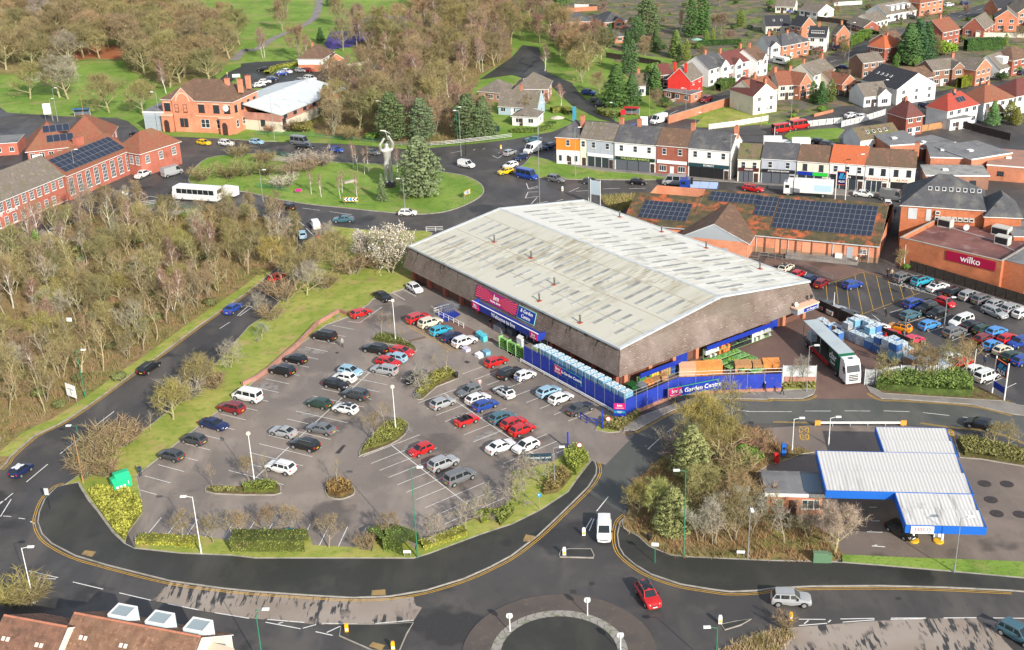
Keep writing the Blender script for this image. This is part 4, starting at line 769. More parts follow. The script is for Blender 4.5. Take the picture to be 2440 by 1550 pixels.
for i,(x,y)in enumerate(((2.3,4.4),(5.2,4.4),(2.3,12.2),(5.6,12.2))):
 e=thing('fuel_pump','white fuel pump on a yellow-ended island '+('under the canopy sign','at the right of the canopy front','deep under the canopy left','deep under the canopy right')[i],'fuel pump',psw(x,y,.02),PA)
 q=MB();q.lathe([(.62,0),(.62,.18),(.5,.2)],14);q.build('island_end',M_isl,e,uv=False);q=MB();q.box(-.5,.5,.55,2.6,0,.14);q.build('island',M_conc,e,uv=False)
 q=MB();q.box(-.42,.42,.8,1.5,.14,1.75).box(-.5,.5,.75,1.55,1.75,2.);q.build('pump_body',M_pump,e,uv=False);q=MB();q.box(-.3,.3,.77,.79,1.2,1.6);q.build('pump_display',M_black,e,uv=False)
 q=MB();q.tube((.46,1.,.6),(.6,.7,1.3),.03).tube((.6,.7,1.3),(.45,1.1,1.7),.03);q.build('hose',M_black,e,uv=False)
KI=Bld('petrol_kiosk','flat-roofed brick kiosk beside the petrol canopy',O=psw(-14.8,9.8),ang=PA,w=6.8,d=4.9,z=2.9,cat='kiosk')
KI.walls(B_or);KI.roof(M_fl,'f',.28,.35,.5);KI.win('f',5.4,1.5,2.2,1.3);KI.win('f',1.5,1.6,1.,1.);KI.door('f',3.2);KI.box('roof_patch',4.6,6.8,.2,4.6,3.18,3.2,mat('blue_grey_felt',(.20,.26,.30),.8));KI.wins('r',1,1.5,1.6,1.2)
q=MB()
for s in('D3 2095,118','D3 2150,248','D3 2368,255','D2 2035,1488','D2 2245,1492'):
 p=g1(s);q=MB();q.lathe([(.85,.0),(.85,.03),(.8,.035)],20);tag(q.build('tank_cover',m_iron,uv=False,loc=(p.x,p.y,.02)),'round dark tank cover set in the petrol forecourt','tank cover','tank covers in the forecourt')
ba=g1('D2 440,915',.6);bb_=g1('D2 1300,915',.6);e=thing('crash_barrier','white roadside crash barrier behind the petrol station with orange ends','barrier',(ba.x,ba.y,0),math.atan2(bb_.y-ba.y,bb_.x-ba.x));Lb=(bb_-ba).to_2d().length
q=MB();q.box(.8,Lb-.8,-.06,.06,.5,.78);q.build('beam',M_trim,e,uv=False)
for x in(0,Lb-.8):q=MB();q.box(x,x+.8,-.12,.12,.25,.95);q.build('end_cap',mat('cap_orange',(.75,.33,.05),.6),e,uv=False)
for k in range(6):q=MB();q.box(Lb*k/5.2,Lb*k/5.2+.12,-.06,.06,0,.5);q.build('post',M_steel,e,uv=False)
p=g1('D2 80,1240',.8);p.z=0;e=thing('post_box','red post box beside a blue bin by the petrol station trees','post box',p);q=MB();q.box(-.3,.3,-.25,.25,0,1.3).box(-.33,.33,-.28,.28,1.3,1.42);q.build('box_body',mat('post_red',(.6,.02,.02),.4),e,uv=False);q=MB();q.box(-.2,.2,-.26,-.24,.95,1.05);q.build('slot',M_black,e,uv=False)
p=g1('D2 100,1210',1.);p.z=0;e=thing('air_machine','blue air machine behind the red post box','machine',p+Vector((.9,1.,0)));q=MB();q.box(-.3,.3,-.25,.25,0,2.);q.build('cabinet',mat('air_blue',(.02,.13,.5),.4),e,uv=False);q=MB();q.box(-.2,.2,-.27,-.25,1.2,1.6);q.build('display',M_black,e,uv=False)
lines(ROAD,'hatch_line',['D2 292,955 378,955','D2 292,955 305,1075','D2 378,955 382,1078','D2 305,1075 382,1078','D2 292,955 380,1015','D2 378,955 298,1015','D2 298,1015 382,1078','D2 380,1015 305,1075','D2 1690,985 1735,985','D2 1690,985 1725,1080','D2 1735,985 1755,1070','D2 1690,985 1750,1050','D2 1735,985 1705,1050'],.14,.035,M_yellow)
lines(ROAD,'arrow_line',['D3 950,188 1022,188','D3 930,315 1050,317','D3 930,418 1075,423','D3 975,552 1100,560','D3 950,318 975,308','D3 950,415 975,408','D3 995,550 1025,542'],.18,.035)
# --- food store with solar panels
AO=g1('D1 0,675',3.8);AO.z=0;AA=R(-22.6)
A1=Bld('food_store','long orange brick food store with solar panels on a mossy tiled roof',O=AO+Matrix.Rotation(AA,3,'Z')@Vector((-29.5,0,0)),ang=AA,w=50.5,d=26.,z=3.7,cat='store')
B_al=brick('food_store_brick',(.66,.27,.155));T_al=tile_mat('mossy_orange_tiles',(.50,.13,.05),(.42,.11,.045),(.2,.07,.04),.34,.36,layers=[((.105,.085,.045),.22,.40,.52),((.07,.06,.035),.7,.45,.62)])
A1.walls(B_al,m2=mat('tan_base',(.30,.19,.12),.9),split=1.1)
r1=A1.roof(T_al,'x',4.2,.45,.2,x0=14,w=36.5,d=26,fascia=M_gut);r2=A1.roof(T_al,'x',3.3,.45,.2,x0=0,w=13.8,d=20,fascia=M_gut)
sl_=4.2/13;uy=Vector((0,1,sl_)).normalized();uy2=Vector((0,1,.33)).normalized()
def on1(x,y):return Vector((x,y,3.7+sl_*y+.1))
def on2(x,y):return Vector((x,y,3.7+.33*y+.06))
solar(r1,on1(29.6,2.2),(1,0,0),uy,None,19,6,.98,1.62);solar(r1,on1(25.3,5.6),(1,0,0),uy,None,4,4,.98,1.62);solar(r1,on1(15.4,9.),(1,0,0),uy,None,10,2,.98,1.62);solar(r2,on2(2.6,1.6),(1,0,0),uy2,None,10,4,.98,1.5)
for i in range(9):A1.box('pilaster',26+i*3.-.15,26+i*3.+.15,-.12,.02,0,3.6,B_dk)
for i in(27.3,33.5,42.,48.7):q=MB();q.tube((i,-.12,0),(i,-.12,3.5),.06);q.build('downpipe',M_gut,A1.e,uv=False)
A1.door('f',45.2,1.1,2.2,M_gdoor,z0=.6);A1.win('f',47.6,2.1,1.5,1.,'w23');A1.slab('poster_panel','f',31.,32.2,.3,3.,mat('paler_brick',(.66,.30,.18),.9),.03);A1.slab('poster_panel','f',36.2,38.,.9,3.,mat('paler_brick',(.66,.30,.18),.9),.03)
A1.box('ramp',33.5,47.,-2.2,-.05,0,.55,M_slab)
q=MB()
for x0,x1 in((33.5,36),(39.5,42),(43,45)):
 for z in(.95,1.45):q.tube((x0,-2.2,z),(x1,-2.2,z),.03)
 for x in(x0,(x0+x1)/2,x1):q.tube((x,-2.2,0),(x,-2.2,1.45),.03)
q.build('handrail',M_steel,A1.e,uv=False);A1.box('air_conditioner',42.6,43.9,-.7,-.1,.5,1.4,M_trim)
PX0,PX1,PYF=13.4,26.6,-5.4
A1.box('porch_wall',PX0,PX1,PYF,-.02,-.2,3.7,B_al);A1.roof(T_br,'y',3.2,.5,.25,x0=PX0,w=PX1-PX0,y0=PYF,d=13.5,z=3.7,name='porch_roof',fascia=M_gut)
q=MB();q.add([(PX0+.3,PYF-.02,3.7),(PX1-.3,PYF-.02,3.7),((PX0+PX1)/2,PYF-.02,6.6)],[(0,1,2)]);q.build('gable_panel',mat('gable_grey',(.34,.37,.40),.5),A1.e,uv=False);p=A1.box('porch_door',21.8,22.8,PYF-.08,PYF,0,2.1,M_gdoor)
def ramp_rail(label,s,n):
 P=gp(s);e=thing('handrail',label,'railing',P[0]);o=P[0]
 for a,c in zip(P[:-1],P[1:]):
  q=MB()
  for z in(.5,1.05):q.tube((a.x-o.x,a.y-o.y,z),(c.x-o.x,c.y-o.y,z),.035,n=5)
  q.build('rail',M_steel,e,uv=False);m_=max(1,int((c-a).length/1.3))
  for i in range(m_+1):p=a.lerp(c,i/m_)-o;q=MB();q.tube((p.x,p.y,0),(p.x,p.y,1.05),.03,n=5);q.build('post',M_steel,e,uv=False)
ramp_rail('galvanised handrail above the four cars at the back of the store','D1 0,900 200,935 400,1020 600,1105',4)
ramp_rail('galvanised ramp handrail by the food store porch','C1 2200,920 2310,930 2330,890 2405,895',3)
# --- brick store with maroon fascia
WO=g1('D1 1240,705',5.5);WO.z=0;WA=R(-46)
W1=Bld('discount_store','orange brick store with flat roof and maroon sign board',O=WO,ang=WA,w=19.8,d=19,z=5.5,cat='store');B_wk=brick('discount_store_brick',(.50,.165,.075))
W1.walls(B_wk);W1.box('flat_roof',.3,19.5,.3,18.9,4.6,4.7,mat('maroon_felt',(.22,.10,.085),.6,layers=[((.14,.065,.06),.2,.45,.6),((.28,.17,.16),.5,.55,.7)]))
for a in((-.05,19.85,-.05,.3),(-.05,.3,.3,19),(19.5,19.85,.3,19)):W1.box('parapet_cap',a[0],a[1],a[2],a[3],5.5,5.62,M_conc)
W1.box('parapet_inside',.02,.3,.3,18.9,4.7,5.5,B_wk);W1.box('parapet_inside',19.5,19.78,.3,18.9,4.7,5.5,B_wk);W1.box('parapet_inside',.02,19.78,.02,.3,4.7,5.5,B_wk)
sgn=W1.slab('sign_board','f',9.4,18.8,3.4,5.2,mat('wilko_maroon',(.36,.01,.05),.4),.08);W1.text('f',14.1,4.3,'wilko',1.75,SIGN_W,.16,bold=.05)
W1.box('side_wing',19.8,24.,1.,14.,-.2,5.4,B_wk);W1.box('wing_roof',19.82,24.05,.95,14.05,5.4,5.5,M_fl)
M_ac=mat('ac_white',(.50,.49,.45),.6,layers=[((.5,.48,.42),1.2,.5,.7)])
def acunit(par,x,y,z,w,d,h):q=MB();q.box(x,x+w,y,y+d,z,z+h).box(x+.15,x+w-.15,y-.02,y,z+.2,z+h-.2,1);q.build('air_handling_unit',[M_ac,M_black],par,uv=False)
acunit(W1.e,1.,12.5,4.7,2.6,1.6,1.6);acunit(W1.e,10.8,14.6,4.7,3.2,2.,1.6);acunit(W1.e,13.6,10.,4.7,2.6,1.6,1.6)
q=MB();q.lathe([(.05,0),(.45,.1),(.6,.3)],12);o=q.build('satellite_dish',M_trim,W1.e,uv=False,loc=(6.6,13.4,5.3));o.rotation_euler=(R(60),0,0)
q=MB();q.tube((3.4,12.4,5.),(13.6,10.9,5.),.06).tube((14,9.8,5.),(18.4,8.,5.),.06);q.build('pipe',M_gut,W1.e,uv=False)
BO=g1('D1 1250,388',8.3);BO.z=0
W2=Bld('shop_building','slate hipped building with rooflights behind the maroon sign store',A='D1 1255,388',B='D1 2035,437',d=13,z=8.3,cat='building');W2.walls(B_wk);W2.roof(T_sl,'h',4.6,.3)
for k in range(8):
 q=MB();x=W2.w*(.33+k*.085);q.box(-.35,.35,-.45,.45,0,.12);o=q.build('rooflight',M_trim,W2.roofo,uv=False,loc=(x,3.4,8.3+3.4*4.6/6.5+.02));o.rotation_euler=(math.atan(4.6/6.5),0,0);q=MB();q.box(-.27,.27,-.36,.36,.1,.14);q.build('pane',M_glass,o,uv=False)
for k in range(7):acunit(W2.e,W2.w*.42+k*1.05,-.5,5.6,.9,.5,.75)
acunit(W2.e,W2.w*.42,-.5,6.7,.9,.5,.75);W2.slab('louvre_panel','f',W2.w*.09,W2.w*.2,5.4,7.6,M_gut,.05);W2.slab('louvre_panel','f',W2.w*.31,W2.w*.37,5.2,7.6,M_gut,.05)
W3=Bld('shop_building','slate-roofed orange brick block at the right edge beside the rooflight building',A='D1 2040,492',B='D1 2385,505',d=10,z=7.6,cat='building');W3.walls(B_wk);W3.roof(T_sl,'h',3.,.3)
W4=Bld('shop_building','orange brick wing at the right edge above the bin store',A='D1 2310,700',B='D1 2700,705',d=9,z=5.4,cat='building');W4.walls(B_wk);W4.roof(M_fl,'f',.2,.1)
p=g1('D1 2285,1180');e=thing('bin_store','cream bin store box by the timber fence','shed',p,WA);q=MB();q.box(-1.5,1.5,0,2,0,2.3);q.build('box_body',W_cr,e);q=MB();q.box(-1.6,1.6,-.1,2.1,2.3,2.42);q.build('lid',M_conc,e,uv=False)
# --- shops along the street
def shop(label,A,B,z,rh,wall,roof,nwin=2,d=9.5,fas=None,txt=None,tsize=.6,tcol=None,front=None,rtype='x',split=None,m2=None,ww=1.,wh=1.5,chim=(),st='w12',wz=None,name='shop_terrace_house'):
 s=Bld(name,label,A=A,B=B,d=d,z=.0,cat='shop');s.z=z;s.walls(wall,roof=rtype if rtype in 'xy' else None,rh=rh,split=split,m2=m2);s.roof(roof,rtype,rh,.25)
 if nwin:s.wins('f',nwin,wz or z-1.5,ww,wh,st)
 if fas:s.slab('fascia_board','f',.25,s.w-.25,2.7,3.5,fas,.14,.1)
 if txt:s.text('f',s.w/2,3.1,txt,tsize,tcol or SIGN_W,.26,bold=.015)
 if front:
  s.slab('shopfront','f',.4,s.w-1.5,.15,2.6,front,.06);s.door('f',s.w-.85,.95,2.2,M_door)
  for k in range(1,3):s.slab('shopfront_mullion','f',.4+k*(s.w-1.9)/3-.05,.4+k*(s.w-1.9)/3+.05,.15,2.6,M_trim if front is M_glass else M_black,.12,.04)
 for cx0 in chim:s.chim(cx0*s.w,d/2,z+rh-.2,1.7,1.,.8)
 return s
M_shut=mat('grey_shutter',(.10,.11,.13),.5);M_dgr=mat('dark_green_fascia',(.015,.035,.03),.5);M_lime=mat('lime_text',(.45,.55,.15),.5)
u1=shop('orange and white corner shop with curved slate roof end by the verge','C1 420,12','C1 640,25',7.,2.6,W_org,T_sl,1,10,rtype='h',split=3.6,m2=W_wh,chim=(.9,));u1.wins('f',3,1.6,.9,1.6);u1.wins('l',2,5.3,1,1.4);u1.door('f',u1.w*.55)
shop('narrow pale cream house beside the orange corner shop','C1 642,27','C1 703,32',7.,2.9,W_pc,T_gy,1).door('f',1.)
u3=shop('grey rendered shop with white fascia left of the dark green pub front','C1 705,33','C1 962,62',7.,3.,W_gr,T_gy,2,fas=SIGN_W,front=M_glass,chim=(.98,))
u4=shop('white building with the dark green JIGGERS WHISTLE front','C1 965,66','C1 1352,100',7.,3.1,W_wh,T_sl,3,fas=M_dgr,txt='THE JIGGERS WHISTLE',tsize=.72,tcol=M_lime,front=M_shut,chim=(.45,))
u5=shop('red brick shop with white fascia between two white buildings','C1 1354,102','C1 1650,128',7.1,3.,B_red,T_br,2,fas=SIGN_W,chim=(.97,));u5.win('f',1.6,1.5,1.8,1.4);u5.win('f',u5.w-1.5,1.5,1.8,1.4);u5.door('f',u5.w/2,m=M_wdoor)
u6=shop('white building with dark teal BOMBAY restaurant front','C1 1652,130','C1 2045,168',7.1,3.1,W_wh,T_sl,3,fas=mat('teal_fascia',(.02,.06,.07),.5),txt='BOMBAY',tsize=.66,front=M_black,chim=(.99,))
u7=shop('small cream shop with mossy roof and red-black shutter','C1 2115,180','C1 2325,190',5.6,2.6,W_pc,T_mos,2,d=8,fas=mat('red_black_fascia',(.08,.02,.02),.5),txt='PRINCESS',tsize=.45,front=M_shut)
u8=shop('grey shop with black ATTENTION fascia','C1 2335,192','D1 258,212',6.,2.7,W_gr,T_sl,2,d=8.5,fas=M_black,txt='ATTENTION ENTOW',tsize=.5,front=M_shut)
u9=shop('cream shop with blue and bright green fascia','D1 262,215','D1 565,240',6.,2.7,W_pc,T_br,2,d=8.5,fas=SIGN_B,front=M_glass,st='b12');u9.slab('green_fascia','f',u9.w*.5,u9.w-.25,2.72,3.48,mat('bright_green',(.03,.5,.05),.5),.18,.1)
u10=shop('white shop with bright orange tiled roof','D1 568,242','D1 898,268',6.2,3.,W_wh,T_or,3,d=8.5,fas=M_black,txt='Styles',tsize=.8,front=M_glass)
u11=shop('white shop with cream A.E. POXON & SONS fascia','D1 900,270','D1 1125,286',6.2,2.8,W_wh,T_br,2,d=8.5,fas=W_pc,txt='A.E. POXON & SONS',tsize=.52,tcol=mat('sign_red_text',(.45,.02,.05),.5),front=M_glass,st='k')
u12=shop('white end shop with cream A.E. POX fascia and dark window','D1 1128,287','D1 1365,300',6.2,2.8,W_wh,T_br,2,d=8.5,fas=W_pc,txt='A.E. POX',tsize=.6,tcol=mat('sign_red_text',(.45,.02,.05),.5),front=M_black,st='k',chim=(.98,))
for lab,A,B,d,z,wl,rf in(('low grey flat-roofed unit behind the orange roof shop','D0 1150,1370','D0 1460,1350',12,4,B_or,M_fl),('long orange brick unit with grey flat roof at the right','D0 1530,1480','D0 1900,1490',13,4.2,B_or,M_fl),('orange brick unit with weathered flat roof at the right edge','D0 1915,1500','D0 2290,1440',12,4.6,B_or,M_fl),('dark flat-roofed garage block below the white semi','D0 1455,1400','D0 1760,1340',8,3.,B_dk,M_fl),('weathered corrugated shed in the yard behind the slate building','D1 1490,120','D1 2080,125',8,3.2,B_br,mat('weathered_sheet',(.33,.32,.30),.8,layers=[((.2,.2,.2),.6,.45,.65)])),('brick unit with pinkish flat roof at the right edge','D1 2060,20','D1 2600,60',14,3.6,B_or,mat('pink_roof',(.36,.20,.15),.8,layers=[((.26,.16,.13),.4,.45,.65)]))):
 s=Bld('yard_building',lab,A=A,B=B,d=d,z=z,cat='building');s.walls(wl);s.roof(rf,'f',.15,.15,.3);s.wins('f',2,z*.5,1.4,1.,'k')
 s.box('rooflight',s.w*.3,s.w*.3+1.2,d*.4,d*.4+1.2,z+.15,z+.45,M_trim)
# --- community centre
CL='long red brick community centre beside the road'
CO=g1('A1 0,640');CA=R(67.2)
CC=Bld('community_centre','long red brick community centre with tall white windows and brown tiled roofs',O=CO+Vector((math.cos(CA),math.sin(CA),0))*-14,ang=CA,w=36,d=11,z=6.6,cat='community centre');B_cc=brick('community_brick',(.44,.14,.095))
CC.walls(B_cc,roof='x',rh=4.2);CC.roof(T_gy,'x',4.2,.45)
CC.wins('f',15,4.9,1.35,2.3,'w34');CC.wins('f',13,1.5,1.2,2.,'w33',0,33);CC.text('f',15.,3.4,'Community   Centre',1.25,SIGN_W,.08,bold=.03)
CC.slab('stone_band','f',0,36,.2,.45,mat('stone_band',(.5,.4,.33),.9),.05)
C2=Bld('community_centre','red brick hall with tall windows and dark solar roof next to the community centre',O=CO+Matrix.Rotation(CA,3,'Z')@Vector((22.4,-.25,0)),ang=CA,w=24,d=13,z=6.2,cat='community centre')
C2.walls(B_cc,roof='x',rh=3.6);rc=C2.roof(T_rb,'x',3.6,.45);C2.wins('f',8,3.2,1.6,4.2,'w35');k_=3.6/6.5
solar(rc,(1.,.6,6.2+k_*.6+.08),(1,0,0),(0,1,k_),None,13,3,1.65,1.75)
C2.chim(13.5,6.5,9.6,1.8,2.6,1.2,B_cc,0)
C3=Bld('community_centre','brown hipped wing with gabled white windows at the road bend',A='A0 1080,1395',B='A0 1310,1435',d=13,z=6.2,cat='community centre');C3.walls(B_cc);C3.roof(T_rb,'h',3.8,.45);C3.wins('f',4,4.,1.3,2.2,'w33');C3.wins('r',3,4.,1.3,2.,'w33')
C4=Bld('community_centre','large brown hipped roof with three solar blocks at the left',A='A0 250,1410',B='A0 690,1360',d=13,z=6.,cat='community centre');C4.walls(B_cc);r4=C4.roof(T_rb,'h',5.2,.5);k_=5.2/min(C4.w,C4.d)*2;C4.wins('f',5,4.2,1.2,1.5);C4.slab('notice_board','f',1,3.5,1.5,4.5,M_trim)
for i in range(2):solar(r4,(C4.w*.45-i*.6,1.+i*2.2,6.+k_*(1.+i*2.2)+.1),(1,0,0),(0,1,k_),None,4,1,1.6,2.1)
C5=Bld('community_centre','far brown hipped wing behind the solar roofs',A='A0 560,1330',B='A0 1010,1300',d=14,z=6.,cat='community centre');C5.walls(B_cc);C5.roof(T_rb,'h',5.,.5);C5.wins('r',3,4.2,1.2,1.5)
C6=Bld('annexe','low flat-roofed brick annexe with railing at the left edge',A='A0 -200,1370',B='A0 160,1345',d=9,z=3.2,cat='building');C6.walls(B_cc);C6.roof(M_fl,'f',.2,.1);C6.wins('f',3,1.6)
# --- ornate orange brick building and hall
OB=Bld('orange_brick_hall','ornate orange brick two-storey building with arched gable and clock',A='A0 1560,1228',B='A0 2215,1262',d=14,z=0,cat='building');OB.z=9.2;B_ob=brick('ornate_brick',(.64,.26,.155))
OB.walls(B_ob);OB.roof(T_br,'h',4.4,.35)
gw=7.;OB.box('gable_bay',OB.w*.16,OB.w*.16+gw,-.5,.2,0,9.2,B_ob);q=MB();x0=OB.w*.16
q.add([(x0,-.5,9.2),(x0+gw,-.5,9.2),(x0+gw/2,-.5,12.6)],[(0,1,2)]);q.build('gable',B_ob,OB.e);OB.roof(T_br,'y',3.4,.2,.15,x0=x0,w=gw,y0=-.4,d=7.5,z=9.2,name='gable_roof')
M_cst=mat('cream_stone',(.66,.45,.32),.85)
q=MB();nA=12
for i in range(nA):
 a0,a1_=math.pi*i/nA,math.pi*(i+1)/nA;q.add([(x0+gw/2+r_*math.cos(t_),-.56,8.7+r_*1.15*math.sin(t_))for r_,t_ in((1.9,a0),(2.3,a0),(2.3,a1_),(1.9,a1_))],[(0,1,2,3)])
q.build('arch_band',M_cst,OB.e,uv=False)
for fx in(.07,.22,.34,.56,.77,.92):
 if fx in(.22,.34):pass
 OB.win('f',OB.w*fx,6.8,1.9 if fx not in(.22,.34)else 1.2,2.2,'k22')if fx not in(.22,.34)else link('window',wmesh(1.2,2.2,'k12')[0],OB.e,(OB.w*fx,-.52,6.8))
 OB.slab('lintel','f',OB.w*fx-1.1,OB.w*fx+1.1,8.,8.3,M_cst,.08)if fx not in(.22,.34)else None
for fx in(.27,.33,.56,.62,.78):OB.win('f',OB.w*fx,2.6,1.3,2.4,'w12')if fx>.4 else OB.slab('tall_window','f',OB.w*fx-.6,OB.w*fx+.6,1.4,3.9,M_glass,.52)
for fx in(.07,.9):
 OB.box('porch',OB.w*fx-1.5,OB.w*fx+1.5,-1.5,0,0,4.6,B_ob);OB.box('porch_cap',OB.w*fx-1.7,OB.w*fx+1.7,-1.7,0,4.6,4.9,M_cst);q=MB();q.box(OB.w*fx-.8,OB.w*fx+.8,-1.56,-1.5,0,2.6)
 for i in range(8):a0,a1_=math.pi*i/8,math.pi*(i+1)/8;q.add([(OB.w*fx,-1.555,2.6),(OB.w*fx+.8*math.cos(a0),-1.555,2.6+.9*math.sin(a0)),(OB.w*fx+.8*math.cos(a1_),-1.555,2.6+.9*math.sin(a1_))],[(0,1,2)])
 q.build('arched_door',M_door,OB.e,uv=False)
for k in range(2):OB.slab('brick_band','f',0,OB.w,4.6+k*4.2,4.85+k*4.2,M_cst,.04)
q=MB();q.tube((0,-.3,0),(0,-.02,0),.85,n=20);o=q.build('clock',M_trim,OB.e,uv=False,loc=(OB.w*.91,-.1,7.2));q=MB();q.box(-.04,.04,-.34,-.3,0,.65).box(0,.45,-.34,-.3,-.04,.04);q.build('clock_hands',M_black,o,uv=False)
OB.wins('r',4,6.8,1.4,2.,'k22');OB.wins('r',4,2.6,1.3,2.,'w12')
for x,y in((.78,.5),(.98,.45),(.97,.8)):OB.chim(OB.w*x,OB.d*y,11.5,2.4,1.2,1.,B_ob,3)
OX=Bld('annexe','grey flat-roofed annexe with louvred shutter left of the orange building',A='A0 1370,1225',B='A0 1558,1228',d=11,z=0,cat='building');OX.z=5.2;OX.walls(W_gr);OX.roof(M_fl,'f',.25,.15,.4)
for k in range(4):OX.slab('shutter','f',.4,OX.w-.4,.4+k*1.05,1.3+k*1.05,M_gdoor,.04)
HA=Bld('white_roofed_hall','modern pink brick hall with large white roof',A='B0 225,1078',B='B0 525,955',Cp='B0 0,1000',z=5.,cat='building');HA.w=34;HA.d=24
HA.walls(B_pk,split=2.8,m2=W_cr);HA.roof(roofsheet('hall_roof',(.64,.68,.69),(.57,.61,.61),.6),'x',2.2,.4,.3,fascia=M_gut);HA.wins('f',7,4.1,1.6,1.1,'k');HA.wins('l',2,2.2,1.5,1.8,'k');HA.slab('glazed_strip','f',.8,2.4,.5,3.6,M_glass)
# --- houses
def house(label,A,B,d=8.,z=5.,ty='x',rh=2.6,wall=None,roof=None,Cp=None,ch=1,cm=None,split=None,m2=None,nw=None,faces='fr',name='house',cat='house',wst='w',gable=None,chp=None,grp=None):
 h=Bld(name,label,A=A,B=B,d=d,Cp=Cp,z=z,cat=cat)
 if h.d<3:h.d=6
 h.walls(wall,roof=ty if ty in 'xy' else None,rh=rh,split=split,m2=m2);h.roof(roof,ty,rh)
 for f in faces:
  L=h.w if f in 'fb' else h.d;n=max(1,min(5,int(round(L/3.))))if f=='f' else max(1,min(3,int(L/4)))
  h.wins(f,n,1.45,1.5 if f=='f' else 1.,1.25,wst)
  if z>4.2:h.wins(f,n,z-1.15,1.4 if f=='f' else 1.,1.2,wst)
 h.door('f',h.w*.5 if h.w<6 else h.w*.36,m=M_wdoor if ch%2 else M_door)
 if gable:
  gx,gw_=gable[0]*h.w,gable[1];gm=gable[2]if len(gable)>2 else wall;gr=gw_*.42
  h.box('bay',gx-gw_/2,gx+gw_/2,-1.,.05,-.2,z,gm);q=MB();q.add([(gx-gw_/2,-1.,z),(gx+gw_/2,-1.,z),(gx,-1.,z+gr)],[(0,1,2)]);q.build('gable',gm,h.e)
  h.roof(roof,'y',gr,.2,.12,x0=gx-gw_/2,w=gw_,y0=-1.,d=1.+h.d*.4,z=z,name='gable_roof')
  for zz in((1.45,z-1.15)if z>4.2 else(1.45,)):fm,pm=wmesh(min(2.,gw_*.55),1.3,wst);o=link('window',fm,h.e,(gx,-1.015,zz));link('pane',pm,o)
 cps=chp or{0:(),1:((.5,.5),),2:((.06,.5),(.94,.5)),3:((.95,.5),)}[ch]
 for x,y in cps:
  if ty=='h':zt=z+rh*.8;x=min(max(x,.3),.7)
  else:zt=z+rh-.15
  h.chim(h.w*x,h.d*y,zt,1.4,.8,.6,cm or B_or)
 return h
